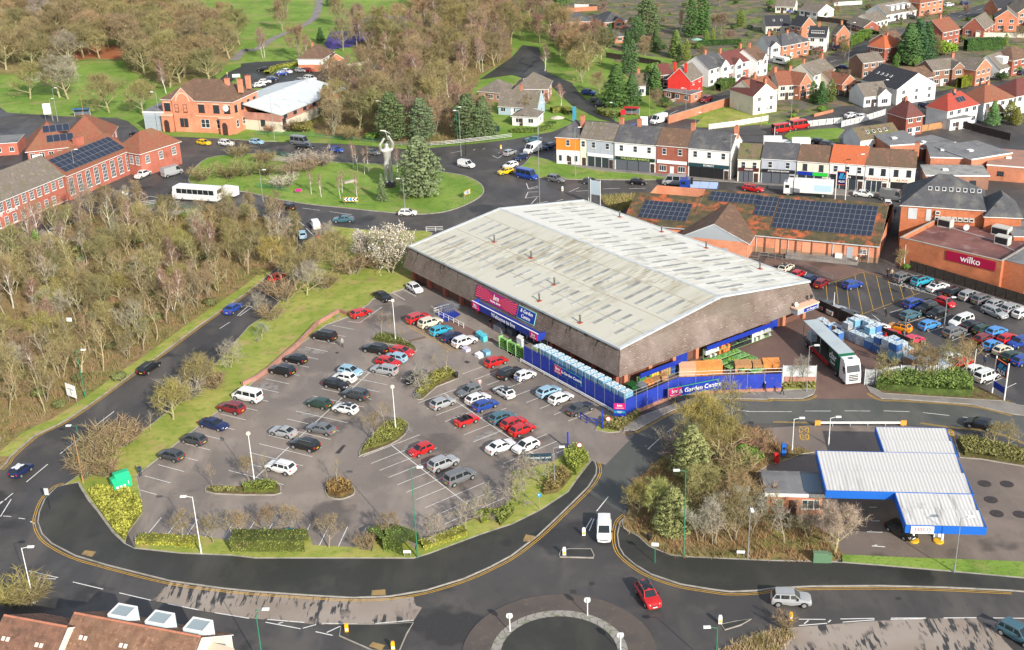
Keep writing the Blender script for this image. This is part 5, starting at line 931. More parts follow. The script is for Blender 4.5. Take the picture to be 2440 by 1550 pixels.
HOUSES=[('orange brick bungalow with grey hipped roof beside the tall dark pine','C0 415,208','C0 735,195',10,2.7,'h',2.6,B_or,T_sl,dict(ch=0)),('brick bungalow with front gable right of the first hipped bungalow','C0 868,208','C0 1075,190',13,2.7,'h',2.6,B_or,T_sl,dict(ch=0,gable=(.6,3.6))),('grey-roofed bungalow with low eaves behind the bare trees','C0 590,345','C0 765,350',9,2.7,'h',2.6,B_or,T_sl,dict(ch=0)),('orange gabled bungalow in front of the pines','C0 770,352','C0 1050,335',9,2.7,'h',2.6,B_or,T_sl,dict(ch=0,gable=(.2,3.8))),('house with bright scarlet painted gable end by the street','C0 1465,738','C0 1675,757',8,5.6,'y',3.4,W_red,T_gy,dict(Cp='C0 1842,705',ch=0,faces='r',chp=((.25,.08),(.75,.08)),cm=W_red)),('dark brick wing behind the scarlet gable','C0 1390,700','C0 1500,690',7,4.6,'x',2.4,B_dk,T_mr,dict(ch=0)),('white twin-gabled house right of the scarlet gable house','C0 1850,650','C0 2022,600',10,5.6,'x',3.2,W_wh,T_sl,dict(ch=1,gable=(.75,4.2))),('white and brick house with mock-Tudor gables and red roof','C0 2045,610','C0 2262,555',9,5.4,'x',3.,W_wh,T_mr,dict(ch=2,gable=(.3,3.6),split=2.6,m2=B_red)),('white gabled house with brown roof near the caravan','C0 2300,570','D0 0,520',9,5.4,'x',3.,W_wh,T_br,dict(ch=1,gable=(.5,3.6))),('cream gabled house with maroon roof at the street corner','C0 2050,835','C0 2270,905',8,5.4,'x',3.,W_pc,T_mr,dict(ch=3,faces='r')),('cream house with white gable behind the street corner house','C0 2280,880','D0 90,830',9,5.4,'x',3.,W_pc,T_rb,dict(ch=1,gable=(.3,3.4))),('small white cottage with mossy roof among the conifers','C0 1110,800','C0 1255,800',8,3.2,'x',2.8,W_wh,T_mos,dict(ch=1)),('brown bungalow at the top edge left of the white gable','D0 70,58','D0 250,62',8,2.7,'x',2.2,W_pc,T_gy,dict(ch=0)),('grey-roofed bungalow with broad white gable','D0 295,88','D0 470,114',9,2.7,'x',2.4,W_wh,T_gy,dict(ch=0,faces='f')),('charcoal-roofed bungalow with rooflights at the left of the houses','D0 -20,245','D0 215,238',9,3.,'x',3.,W_cr,T_dk,dict(ch=0)),('orange gabled house with charcoal roof','D0 212,228','D0 318,248',9,4.6,'x',2.8,B_or,T_dk,dict(Cp='D0 450,230',ch=0)),('white house with dark flat dormer','D0 378,342','D0 548,348',8,5.2,'x',3.,W_wh,T_dk,dict(Cp='D0 630,318',ch=1)),('brick house with orange gable behind the white dormer house','D0 600,305','D0 645,322',8,5.,'x',2.8,B_or,T_gy,dict(Cp='D0 738,300',ch=1)),('pair of brick semis with grey and brown hipped roof','D0 130,430','D0 388,378',8,5.,'h',2.8,B_or,T_sl,dict(ch=1)),('white gabled house left of the hipped semis','D0 0,440','D0 118,428',8,5.,'x',2.8,W_wh,T_sl,dict(ch=1,gable=(.5,3.4))),('low brown bungalow with white windows by the street bend','D0 985,212','D0 1128,172',9,2.8,'x',2.4,W_pc,T_gy,dict(ch=0)),('small brick garage with brown roof by the dark hedge','D0 745,205','D0 905,252',6,2.4,'x',1.8,B_red,T_gy,dict(ch=0)),('long white bungalow with row of box dormers','D0 1112,138','D0 1396,88',10,2.9,'x',3.2,W_wh,T_gy,dict(ch=0)),('bright orange brick terrace at the top edge','D0 1430,28','D0 1650,-10',8,5.2,'h',2.8,B_bright,T_rb,dict(ch=0)),('orange brick house with charcoal roof in the top right corner','D0 2160,78','D0 2420,60',9,5.,'x',2.8,B_or,T_dk,dict(ch=0)),('bright orange gable-fronted house near the top right','D0 2138,168','D0 2345,172',10,4.8,'y',2.8,B_bright,T_gy,dict(ch=0)),('orange gable-fronted house cut by the right edge','D0 2352,118','D0 2560,105',10,4.8,'y',2.8,B_bright,T_gy,dict(ch=0)),('red brick dormer house with white dormer box','D0 1832,258','D0 2032,272',9,3.,'y',3.6,B_red,T_gy,dict(Cp='D0 2130,215',ch=0)),('big red-brown brick house behind the bare street tree','D0 1640,302','D0 1805,268',10,5.2,'x',3.4,B_red,T_rb,dict(ch=1)),('brick house with bright orange hipped roof and white end','D0 948,425','D0 1098,450',9,5.,'h',3.,B_red,T_or,dict(ch=1,chp=((.5,.5),))),('brown-roofed house behind the orange roof house','D0 1165,405','D0 1292,365',8,4.6,'x',2.6,B_red,T_br,dict(ch=0)),('square brown brick house with two windows by the hedge','D0 892,590','D0 1088,565',7,5.,'x',2.,B_br,T_gy,dict(ch=0)),('cream semis with brown roof and many chimneys','D0 432,705','D0 625,645',8.5,5.,'x',2.8,W_pc,T_gy,dict(ch=2)),('orange brick house with red-brown gable facing the lawn','D0 300,795','D0 408,765',12,4.6,'y',2.8,B_or,T_rb,dict(ch=0)),('red-roofed house between the cream house and orange gable','D0 100,800','D0 262,790',9,4.4,'x',3.,W_cr,T_rb,dict(ch=2)),('low cottage with white and orange gables','D0 590,770','D0 690,740',7,2.8,'x',2.4,W_cr,T_br,dict(ch=0)),('small orange gabled extension by the long grey wall','D0 700,790','D0 830,760',7,2.6,'y',2.2,B_or,T_rb,dict(ch=0)),('modern white house with tall charcoal roof and rooflights','D0 885,745','D0 1215,840',9,4.6,'x',3.8,W_wh,T_dk,dict(Cp='D0 1345,722',ch=0,faces='r')),('white bungalow with grey gables and tall window','D0 905,905','D0 1140,880',8,3.2,'x',2.8,W_wh,T_gy,dict(ch=0,gable=(.75,4.))),('brown brick house with white garage beside the silver car','D0 1388,745','D0 1568,712',9,5.,'x',2.2,B_br,T_br,dict(ch=0)),('pair of brown brick semis with white porch','D0 1548,660','D0 1815,632',8,5.,'x',2.2,B_br,T_gy,dict(ch=3,gable=(.85,4.2))),('orange gable-fronted house with dark side wall','D0 1957,655','D0 2098,618',10,5.,'y',2.6,B_bright,T_gy,dict(ch=0)),('white chalet house with long grey roof and dormer','D0 2182,650','D0 2295,615',9,3.,'x',3.6,W_wh,T_gy,dict(ch=0)),('dark brick hipped house at the right edge','D0 2300,565','D0 2500,520',8,5.,'h',2.8,B_red,T_br,dict(ch=0)),('square brick house with maroon pyramid roof','D0 1303,1098','D0 1460,1072',8,5.2,'h',3.2,B_red,T_mr,dict(Cp='D0 1110,1048',ch=1,chp=((.5,.55),))),('white semi with bright red hipped roof and solar panel','D0 1690,1035','D0 1978,970',9,5.2,'h',3.2,W_wh,tile_mat('bright_red_roof',(.42,.075,.05),(.34,.06,.045),(.16,.04,.03),.3,.3,layers=[((.28,.07,.05),.4,.5,.72)]),dict(Cp='D0 1502,988',ch=1)),('white semi with dull red hipped roof','D0 2033,962','D0 2315,908',9,5.2,'h',3.2,W_wh,T_rb,dict(ch=1)),('white house with dark maroon roof at the right edge','D0 2335,900','D0 2620,845',9,5.2,'h',3.2,W_wh,T_mr,dict(ch=0)),('small white extension with brown roof behind the conifers','D0 2085,1062','D0 2228,1045',5,2.6,'x',1.4,W_wh,T_br,dict(ch=0)),('mossy-roofed brick workshop beside the lawn','D0 870,1315','D0 1242,1262',9,3.6,'x',2.2,W_wh,T_mos,dict(Cp='D0 672,1258',ch=0,faces='f',m2=B_dk,split=1.)),('brick garage with pale flat roof under the scarlet gable','C0 1430,850','C0 1680,890',5,2.6,'f',.15,B_or,M_fl,dict(ch=0)),('white lean-to with grey flat roof below the red hipped semi','D0 1715,1130','D0 1905,1105',5,2.8,'f',.15,W_wh,M_fl,dict(ch=0)),('park lodge with brown hipped roof, white upper walls and brick base','B0 620,548','B0 732,478',11,4.6,'h',3.2,W_wh,T_br,dict(Cp='B0 412,535',ch=1,cm=B_bright,chp=((.5,.6),),split=2.4,m2=B_or)),('low brick lodge wing with brown roof','B0 690,565','B0 815,545',6,2.8,'y',1.8,B_or,T_br,dict(ch=0)),('pub with wide brown roof and rooflights behind the garden','C0 20,830','C0 330,830',11,4.4,'h',3.6,B_pk,T_gy,dict(ch=0)),('lower pub wing with brown roof, tall chimney and pale blue gable','C0 -130,985','C0 240,1005',11,2.8,'x',4.,mat('pale_blue_render',(.36,.47,.56),.8),T_gy,dict(Cp='C0 330,960',ch=1)),('dark-roofed pub outbuilding at the edge of the wood','B0 2090,850','B0 2320,870',9,3.,'h',2.8,B_pk,T_gy,dict(ch=0)),('pub conservatory with white windows behind the beer garden','C0 0,1085','C0 235,1095',6,2.8,'h',1.6,W_wh,T_gy,dict(ch=0)),]
HB={}
for i,(lab,A,B,d,z,ty,rh,wl,rf,ex)in enumerate(HOUSES):
 HB[lab]=house(lab,A,B,d,z,ty,rh,wl,rf,**ex)
hh=HB['white semi with bright red hipped roof and solar panel'];k_=3.2/(hh.d/2)if hh.w>hh.d else 3.2/(hh.w/2)
solar(hh.roofo,(hh.w*.42,1.,5.2+k_*1.+.06),(1,0,0),(0,1,k_),None,3,1,1.,1.6);solar(hh.roofo,(hh.w*.42,2.6,5.2+k_*2.6+.06),(1,0,0),(0,1,k_),None,1,1,1.,1.4)
def dormers(h,n,m,x0=.15,x1=.85,w=1.6):
 z0=h.z+h.rt[1]*.25
 for i in range(n):
  x=h.w*(x0+(x1-x0)*(i+.5)/n);o=h.box('dormer',x-w/2,x+w/2,.6,h.d*.45,z0,h.z+h.rt[1]*.8,m,h.roofo);fm,pm=wmesh(w*.8,.9,'w');q=link('window',fm,o,(x,.585,z0+.75))
dormers(HB['long white bungalow with row of box dormers'],4,W_wh);dormers(HB['white house with dark flat dormer'],1,T_dk,.0,1.,5.5);dormers(HB['white chalet house with long grey roof and dormer'],1,W_wh,.2,.9,3.)
def lights(h,n,x0=.2,x1=.8,fy=.5):
 for i in range(n):
  x=h.w*(x0+(x1-x0)*(i+.5)/n);sp=h.rt[1]/(h.d/2);y=h.d/2*fy;q=MB();q.box(-.35,.35,-.5,.5,0,.09);o=q.build('rooflight',M_trim,h.roofo,uv=False,loc=(x,y,h.z+sp*y+.03));o.rotation_euler=(math.atan(sp),0,0);q=MB();q.box(-.27,.27,-.42,.42,.07,.11);q.build('pane',M_glass,o,uv=False)
lights(HB['modern white house with tall charcoal roof and rooflights'],4,.1,.6);lights(HB['charcoal-roofed bungalow with rooflights at the left of the houses'],2);lights(HB['pub with wide brown roof and rooflights behind the garden'],2,.2,.5);lights(HB['mossy-roofed brick workshop beside the lawn'],4)
# --- near roofs bottom left, with stepped tile courses
T_near=[mat('near_tile_red',(.235,.135,.09),.85,layers=[((.17,.09,.06),1.1,.45,.65),((.38,.22,.14),2.,.55,.72),((.12,.08,.05),.25,.5,.68)],bump=(6,.4,.03)),mat('near_tile_brown',(.22,.115,.08),.85,layers=[((.13,.075,.055),1.1,.45,.65),((.28,.16,.10),2.,.55,.72)],bump=(6,.4,.03))]
for lab,a_,e_,mi in(('near house roof of reddish tiles with glazed bays behind its ridge','A3 700,1178','A3 1885,1402',0),('near brown tiled roof cut by the bottom left corner','A3 40,1200','A3 628,1308',1)):
 a,e2=g1(a_,8.6),g1(e_,8.6);an2=math.atan2(e2.y-a.y,e2.x-a.x);L2=(e2-a).to_2d().length;hd=5.2;nrm=Vector((-math.sin(an2),math.cos(an2),0));O2=a-nrm*hd
 h=Bld('house',lab,O=O2,ang=an2,w=L2,d=2*hd,z=5.,cat='house');h.walls(W_pc,roof='x',rh=3.5)
 ncs=17;q=MB();per=3.55/ncs;st_=3.6/hd
 for sgn_ in(1,-1):
  for c_ in range(ncs):
   y0,y1=hd*c_/ncs-.15,hd*(c_+1)/ncs-.08;z0,z1=5.+st_*y0*.985,5.+st_*y1*.985;n_t=int(L2/.34)
   Y=(lambda y:y)if sgn_==1 else(lambda y:2*hd-y)
   for t_ in range(n_t):
    x0,x1=-.1+(L2+.2)*t_/n_t,-.1+(L2+.2)*(t_+.94)/n_t;off_=.035*((t_*7+c_*3)%5)/5
    v=[(x0,Y(y0),z0+.09+off_),(x1,Y(y0),z0+.09+off_),(x1,Y(y1),z1+.03),(x0,Y(y1),z1+.03),(x0,Y(y0),z0+.0),(x1,Y(y0),z0+.0)]
    q.add(v,[(0,1,2,3),(4,5,1,0)]if sgn_==1 else[(3,2,1,0),(0,1,5,4)])
 o=q.build('roof_tiles',T_near[mi],h.e,uv=False);o['kind']='stuff';h.roofo=o
 h.roof(T_br,'x',3.5,.2,.1,name='roof')
 q=MB();
 for t_ in range(int(L2/.45)):x0=(L2)*t_/int(L2/.45);q.tube((x0,hd,8.6),(x0+L2/int(L2/.45)*.93,hd,8.6),.13,n=8)
 q.build('ridge_tiles',mat('ridge_red',(.42,.17,.11),.85,layers=[((.3,.14,.1),1,.5,.7)]),h.e,uv=False)
 for fx in((.13,.45,.78)if mi==0 else(.15,.68)):
  for dx in(0,.55):
   y=hd*.62;q=MB();q.box(-.17,.17,-.22,.22,0,.07);ov=q.build('tile_vent',mat('pinkish_vent',(.75,.62,.56),.6),h.e,uv=False,loc=(L2*fx+dx,y,5.+st_*y+.1));ov.rotation_euler=(math.atan(st_),0,0)
 if mi==0:
  M_gl2=mat('bay_glass',(.30,.36,.38),.15,.6);mw=mat('bay_frame',(.62,.74,.80),.5)
  for k in range(3):
   x=L2*(.30+k*.30);bx=h.box('glazed_bay',x-1.15,x+1.15,hd+.9,hd+2.9,5.5,8.3,mw);qq=MB()
   for(xa,xb,ya,yb)in((x-1.15,x-1.,hd+.9,hd+2.9),(x+1.,x+1.15,hd+.9,hd+2.9),(x-1.,x+1.,hd+.9,hd+1.05),(x-1.,x+1.,hd+2.75,hd+2.9)):qq.box(xa,xb,ya,yb,8.3,8.45)
   qq.build('bay_rim',M_trim,bx,uv=False);qq=MB();qq.box(x-1.,x+1.,hd+1.05,hd+2.75,8.302,8.36);qq.build('glass_roof',M_gl2,bx,uv=False)
 else:pass
q=Bld('garage','pale cream flat-roofed block at the foot of the near red roof',A='A3 1900,1412',B='A3 2215,1492',d=1.,z=6.6,cat='building');q.d=9;q.e.location=q.e.location-Vector((-math.sin(q.ang)*9.3,math.cos(q.ang)*9.3,0));q.walls(W_pc);q.box('flat_roof',0,q.w,0,9,6.5,6.6,mat('cream_roof',(.68,.52,.40),.8));q.wins('r',3,4.5)
# === VEHICLES
def paint_mat():
 m=bpy.data.materials.new('car_paint');m.use_nodes=True;t=NT(m);oi=t.node('ShaderNodeObjectInfo');t.link(oi.outputs['Color'],t.b.inputs['Base Color'])
 t.b.inputs['Roughness'].default_value=.32;t.b.inputs['Specular IOR Level'].default_value=.5;t.b.inputs['Coat Weight'].default_value=.5;t.b.inputs['Coat Roughness'].default_value=.08;return m
M_paint=paint_mat();M_cglass=mat('car_glass',(.018,.024,.028),.06,.6);M_tyre=mat('tyre',(.018,.018,.018),.85);M_rim=mat('alloy',(.45,.46,.47),.3,.5,.6)
M_tail=mat('tail_lamp',(.42,.01,.012),.25);M_head=mat('head_lamp',(.75,.77,.78),.15,.6);M_ply=mat('yellow_plate',(.72,.48,.03),.5);M_plw=mat('white_plate',(.78,.78,.76),.5);M_ctrim=mat('car_black_trim',(.022,.022,.024),.55)
SPEC={'hatch':(4.05,1.76,1.47,.95,.72,.95,1.02,.28,-1.42,-1.90,.31,.20,2),'small':(3.55,1.66,1.48,.94,.74,.94,.95,.28,-1.25,-1.68,.29,.20,2),'suv':(4.45,1.86,1.66,1.06,.86,1.06,1.02,.32,-1.72,-2.12,.36,.26,3),'estate':(4.72,1.82,1.50,.96,.72,.96,1.08,.36,-1.98,-2.28,.32,.20,3),'saloon':(4.62,1.82,1.43,.94,.70,.98,1.06,.30,-1.02,-1.72,.32,.19,2),'coupe':(4.2,1.84,1.34,.90,.68,.96,.82,.1,-.78,-1.72,.33,.17,1),'mpv':(4.62,1.84,1.72,1.04,.82,1.04,1.42,.62,-1.98,-2.24,.33,.22,3),'roadster':(3.75,1.70,.98,.93,.74,.95,.78,.3,-.9,-1.2,.31,.18,1),'smallvan':(4.4,1.84,1.84,1.04,.84,1.04,1.35,.62,-2.10,-2.18,.32,.22,1),'van':(5.5,2.02,2.45,1.25,1.,1.25,2.05,1.40,-2.66,-2.74,.35,.25,1),'camper':(4.95,1.95,1.97,1.12,.92,1.12,1.75,1.,-2.36,-2.46,.34,.24,3),'minibus':(5.6,2.,2.45,1.2,.95,1.2,2.15,1.5,-2.70,-2.78,.34,.25,3),'pickup':(5.1,1.85,1.78,1.1,.9,1.1,1.35,.6,-.75,-.95,.37,.28,1)}
PARTS={}
def car_parts(ty):
 if ty in PARTS:return PARTS[ty]
 L,W,H,zb,zn,zd,xw,xrf,xrr,xrb,wr,gc,ns=SPEC[ty];hw=W/2;xf,xr=L/2-.82,-L/2+.78;isv=ty in('van','smallvan','minibus','camper')
 body=MB();xs=sorted(set([-L/2,-L/2+.12,xr-wr*1.15,xr-wr*.8,xr-wr*.35,xr+wr*.35,xr+wr*.8,xr+wr*1.15,.0,xf-wr*1.15,xf-wr*.8,xf-wr*.35,xf+wr*.35,xf+wr*.8,xf+wr*1.15,L/2-.22,L/2,xw,xrb]));rings=[]
 for x in xs:
  if x>=xw:t=(x-xw)/(L/2-xw);zs=zb*(1-t)+zn*t-.02*math.sin(math.pi*t)*-2
  elif x<=xrb:t=(xrb-x)/(max(.01,xrb+L/2));zs=zd-.06*t
  else:zs=zb
  end=min(1,(L/2-abs(x))/.35);ww=hw*(.84+.16*math.sqrt(max(0,end)));
  if abs(x)>L/2-.01:zs-=.12 if x>0 else .06
  zf=gc
  for ax in(xf,xr):
   if abs(x-ax)<wr*1.16:zf=max(zf,wr+math.sqrt(max(0,(wr*1.16)**2-(x-ax)**2))*.98)
  if abs(x)>L/2-.01:zf=gc+.12
  zm=max(zf+.03,(zs+gc)/2+.05)
  rings.append([(x,0,gc+.02),(x,ww*.90,min(zf,zm-.02)),(x,ww,zm),(x,ww*.975,zs-.05),(x,ww*.90,zs),(x,0,zs+.035)])
 full=[r+[(p[0],-p[1],p[2])for p in reversed(r[1:-1])]for r in rings];n=len(full[0])
 for i in range(len(full)-1):
  a,c=full[i],full[i+1]
  for k in range(n):j=(k+1)%n;body.add([a[k],c[k],c[j],a[j]],[(0,1,2,3)],1 if k in(0,n-1)else 0)
 body.poly(full[0]);body.poly(list(reversed(full[-1])))
 hb,ht=hw*.90,hw*(.70 if not isv else .82);zr=H;pr=[]
 def side(sy):return[(xw,sy*hb,zb-.01),(xrf,sy*ht,zr-.05),(xrr,sy*ht,zr-.05),(xrb,sy*hb,zd-.01)]
 gl={}
 if ty!='roadster':
  A_,B_=side(1),side(-1);rc=[(xrf+.06,0,zr-.02),((xrf+xrr)/2,0,zr+.02),(xrr-.03,0,zr-.02)]
  body.add([A_[0],A_[1],B_[1],B_[0]],[(0,1,2,3)]);body.add([A_[3],B_[3],B_[2],A_[2]],[(0,1,2,3)]);body.add(A_,[(3,2,1,0)]);body.add(B_,[(0,1,2,3)])
  mid=(xrf+xrr)/2;body.add([A_[1],(mid,ht,zr-.02),A_[2],B_[2],(mid,-ht,zr-.02),B_[1],(xrf,0,zr-.02),(mid,0,zr+.015),(xrr,0,zr-.02)],[(0,1,7,6),(1,2,8,7),(8,3,4,7),(7,4,5,6),(0,6,5),(2,3,8)])
  def lerp(p,q,t):return tuple(a+(c-a)*t for a,c in zip(p,q))
  def pane(p00,p10,p11,p01,m=(.06,.06),out=.012):
   u0,v0=m;q=[lerp(lerp(p00,p10,a),lerp(p01,p11,a),c)for a,c in((u0,v0),(1-u0,v0),(1-u0,1-v0),(u0,1-v0))];a,b2,c=(Vector(q[i])for i in(0,1,3));nn=(b2-a).cross(c-a).normalized()*out;mb=MB();mb.add([tuple(Vector(p)+nn)for p in q],[(0,1,2,3)]);return mb
  gl['windscreen']=[pane(B_[0],A_[0],A_[1],B_[1],(.07,.06)).mesh('windscreen',M_cglass,uv=False)]
  if ty not in('van','smallvan'):gl['rear_window']=[pane(A_[3],B_[3],B_[2],A_[2],(.10,.12)).mesh('rear_window',M_cglass,uv=False)]
  sw_=[]
  for S_,fl in((A_,0),(B_,1)):
   ends={1:[(.02,.98)],2:[(.02,.50),(.54,.93)],3:[(.02,.36),(.39,.70),(.73,.96)]}[ns]
   if isv and ns==1:ends=[(.0,.27)]
   for t0,t1 in ends:
    b0,b1=lerp(S_[0],S_[3],t0),lerp(S_[0],S_[3],t1);
    def top(t):
     x=S_[0][0]+(S_[3][0]-S_[0][0])*t;x=max(min(x,S_[1][0]-.06),S_[2][0]+.06);return(x,S_[1][1],S_[1][2])
    b0=lerp(b0,top(t0),.07);q0,q1=lerp(b0,top(t0),.86),lerp(b1,top(t1),.86);b1=lerp(b1,top(t1),.07)
    sw_.append((pane(b0,b1,q1,q0,(.02,.03))if not fl else pane(b1,b0,q0,q1,(.02,.03))).mesh('side_window',M_cglass,uv=False))
  gl['side_window']=sw_
  if ty in('suv','estate','mpv'):
   q=MB()
   for sy in(1,-1):q.tube((xrf-.1,sy*ht*.93,zr+.03),(xrr+.1,sy*ht*.93,zr+.03),.022,n=5)
   gl['roof_rail']=[q.mesh('roof_rail',M_rim,uv=False)]
 else:
  q=MB();q.box(-1.25,.62,-.62,.62,zb+.03,zb+.045);gl['cockpit']=[q.mesh('cockpit',M_ctrim,uv=False)];q=MB()
  for sy in(.35,-.35):q.box(-.3,-.1,sy-.22,sy+.22,zb,zb+.38)
  q.add([(-.95,-.62,zb+.03),(-.95,.62,zb+.03),(-1.35,.6,zb+.03),(-1.35,-.6,zb+.03),(-1.,-.58,zb+.2),(-1.,.58,zb+.2),(-1.3,.55,zb+.16),(-1.3,-.55,zb+.16)],[(4,5,6,7),(0,1,5,4),(2,3,7,6)]);gl['seat']=[q.mesh('seat',M_ctrim,uv=False)]
  q=MB();q.add([(xw,-.66,zb+.02),(xw,.66,zb+.02),(xrf+.05,.58,zb+.42),(xrf+.05,-.58,zb+.42)],[(0,1,2,3)]);gl['windscreen']=[q.mesh('windscreen',M_cglass,uv=False)]
 out=[('body',body.mesh('body',[M_paint,M_ctrim],True,False,30),(0,0,0),[])]
 for k,v in gl.items():out+=[(k,m,(0,0,0),[])for m in v]
 key=('wheel',wr)
 if key not in PARTS:
  q=MB();q.tube((0,-.10,0),(0,.10,0),wr,n=16);r=MB();r.tube((0,-.115,0),(0,-.09,0),wr*.66,n=10);PARTS[key]=(q.mesh('wheel',M_tyre,uv=False),r.mesh('rim',M_rim,uv=False))
 tm,rm=PARTS[key]
 for x in(xf,xr):
  for sy in(1,-1):out.append(('wheel',tm,(x,sy*(hw-.11),wr),[('rim',rm,math.pi if sy>0 else 0)]))
 zl=zn-.10
 for sy in(1,-1):
  q=MB();q.add([(L/2-.33,sy*hw*.93,zl+.06),(L/2-.02,sy*hw*.60,zl+.0),(L/2-.30,sy*hw*.80,zl+.14),(L/2-.05,sy*hw*.55,zl+.08),(L/2-.33,sy*hw*.97,zl-.04),(L/2+.01,sy*hw*.62,zl-.1)],[(0,2,3,1),(4,0,1,5)]);out.append(('headlight',q.mesh('headlight',M_head,uv=False),(0,0,.02),[]))
  q=MB();q.box(-L/2-.015,-L/2+.14,sy*hw*.62 if sy>0 else-hw*.90,hw*.90 if sy>0 else-hw*.62,zd-.26,zd-.06);out.append(('tail_light',q.mesh('tail_light',M_tail,uv=False),(0,0,0),[]))
  q=MB();q.box(-.1,.08,-.09,.09,-.07,.07);out.append(('wing_mirror',q.mesh('wing_mirror',M_ctrim,uv=False),(xw-.35,sy*(hw+.05),zb+.05),[]))
 q=MB();q.box(-L/2-.02,-L/2,-.26,.26,gc+.32,gc+.43);out.append(('number_plate',q.mesh('number_plate',M_ply,uv=False),(0,0,0),[]))
 q=MB();q.box(L/2,L/2+.02,-.26,.26,gc+.18,gc+.29);out.append(('number_plate',q.mesh('number_plate',M_plw,uv=False),(0,0,0),[]))
 q=MB();q.box(L/2-.01,L/2+.012,-.48,.48,gc+.32,gc+.44);out.append(('grille',q.mesh('grille',M_ctrim,uv=False),(0,0,0),[]))
 PARTS[ty]=out;return out
COLS=dict(black=(.012,.012,.014),white=(.72,.72,.71),silver=(.33,.34,.35),grey=(.14,.145,.15),dgrey=(.05,.054,.06),red=(.50,.014,.016),dred=(.20,.012,.016),blue=(.015,.055,.30),dblue=(.012,.022,.085),lblue=(.27,.44,.56),turq=(.03,.33,.47),sky=(.06,.26,.62),yellow=(.75,.48,.01),orange=(.68,.25,.01),green=(.02,.05,.03),cream=(.66,.60,.47),teal=(.05,.13,.17),orange2=(.7,.3,.02),pink=(.62,.03,.08))
def car(ty,pos,hd,colname,label,cat='car',roofc=None,group=None,nm=None):
 u=px(pos)[0];p=G(u[0],u[1],SPEC[ty][2]*.42);e=thing(nm or{'van':'van','smallvan':'van','camper':'camper_van','minibus':'minibus','pickup':'pickup_truck'}.get(ty,'car'),label,cat,(p.x,p.y,.035),hd,group)
 for nm_,me,loc,subs in car_parts(ty):
  o=link(nm_,me,e,loc)
  if nm_=='body':o.color=(*COLS[colname],1)
  for sn,sm,rz in subs:link(sn,sm,o,None,rz)
 if roofc:
  L,W,H,zb,zn,zd,xw,xrf,xrr,xrb,wr,gc,ns=SPEC[ty];q=MB();hh_=W/2*.70;q.add([(xrf,hh_,H-.045),(xrf,-hh_,H-.045),(xrr,-hh_,H-.045),(xrr,hh_,H-.045),((xrf+xrr)/2,0,H+.03)],[(0,4,1),(1,4,2),(2,4,3),(3,4,0)]);o=q.build('roof_panel',M_paint,e,uv=False);o.color=(*COLS[roofc],1);o.location.z=.012
 return e
a_,b_,c_,d_=AL+math.pi,AL,AR,AR+math.pi
def H2(s):return heading(s)
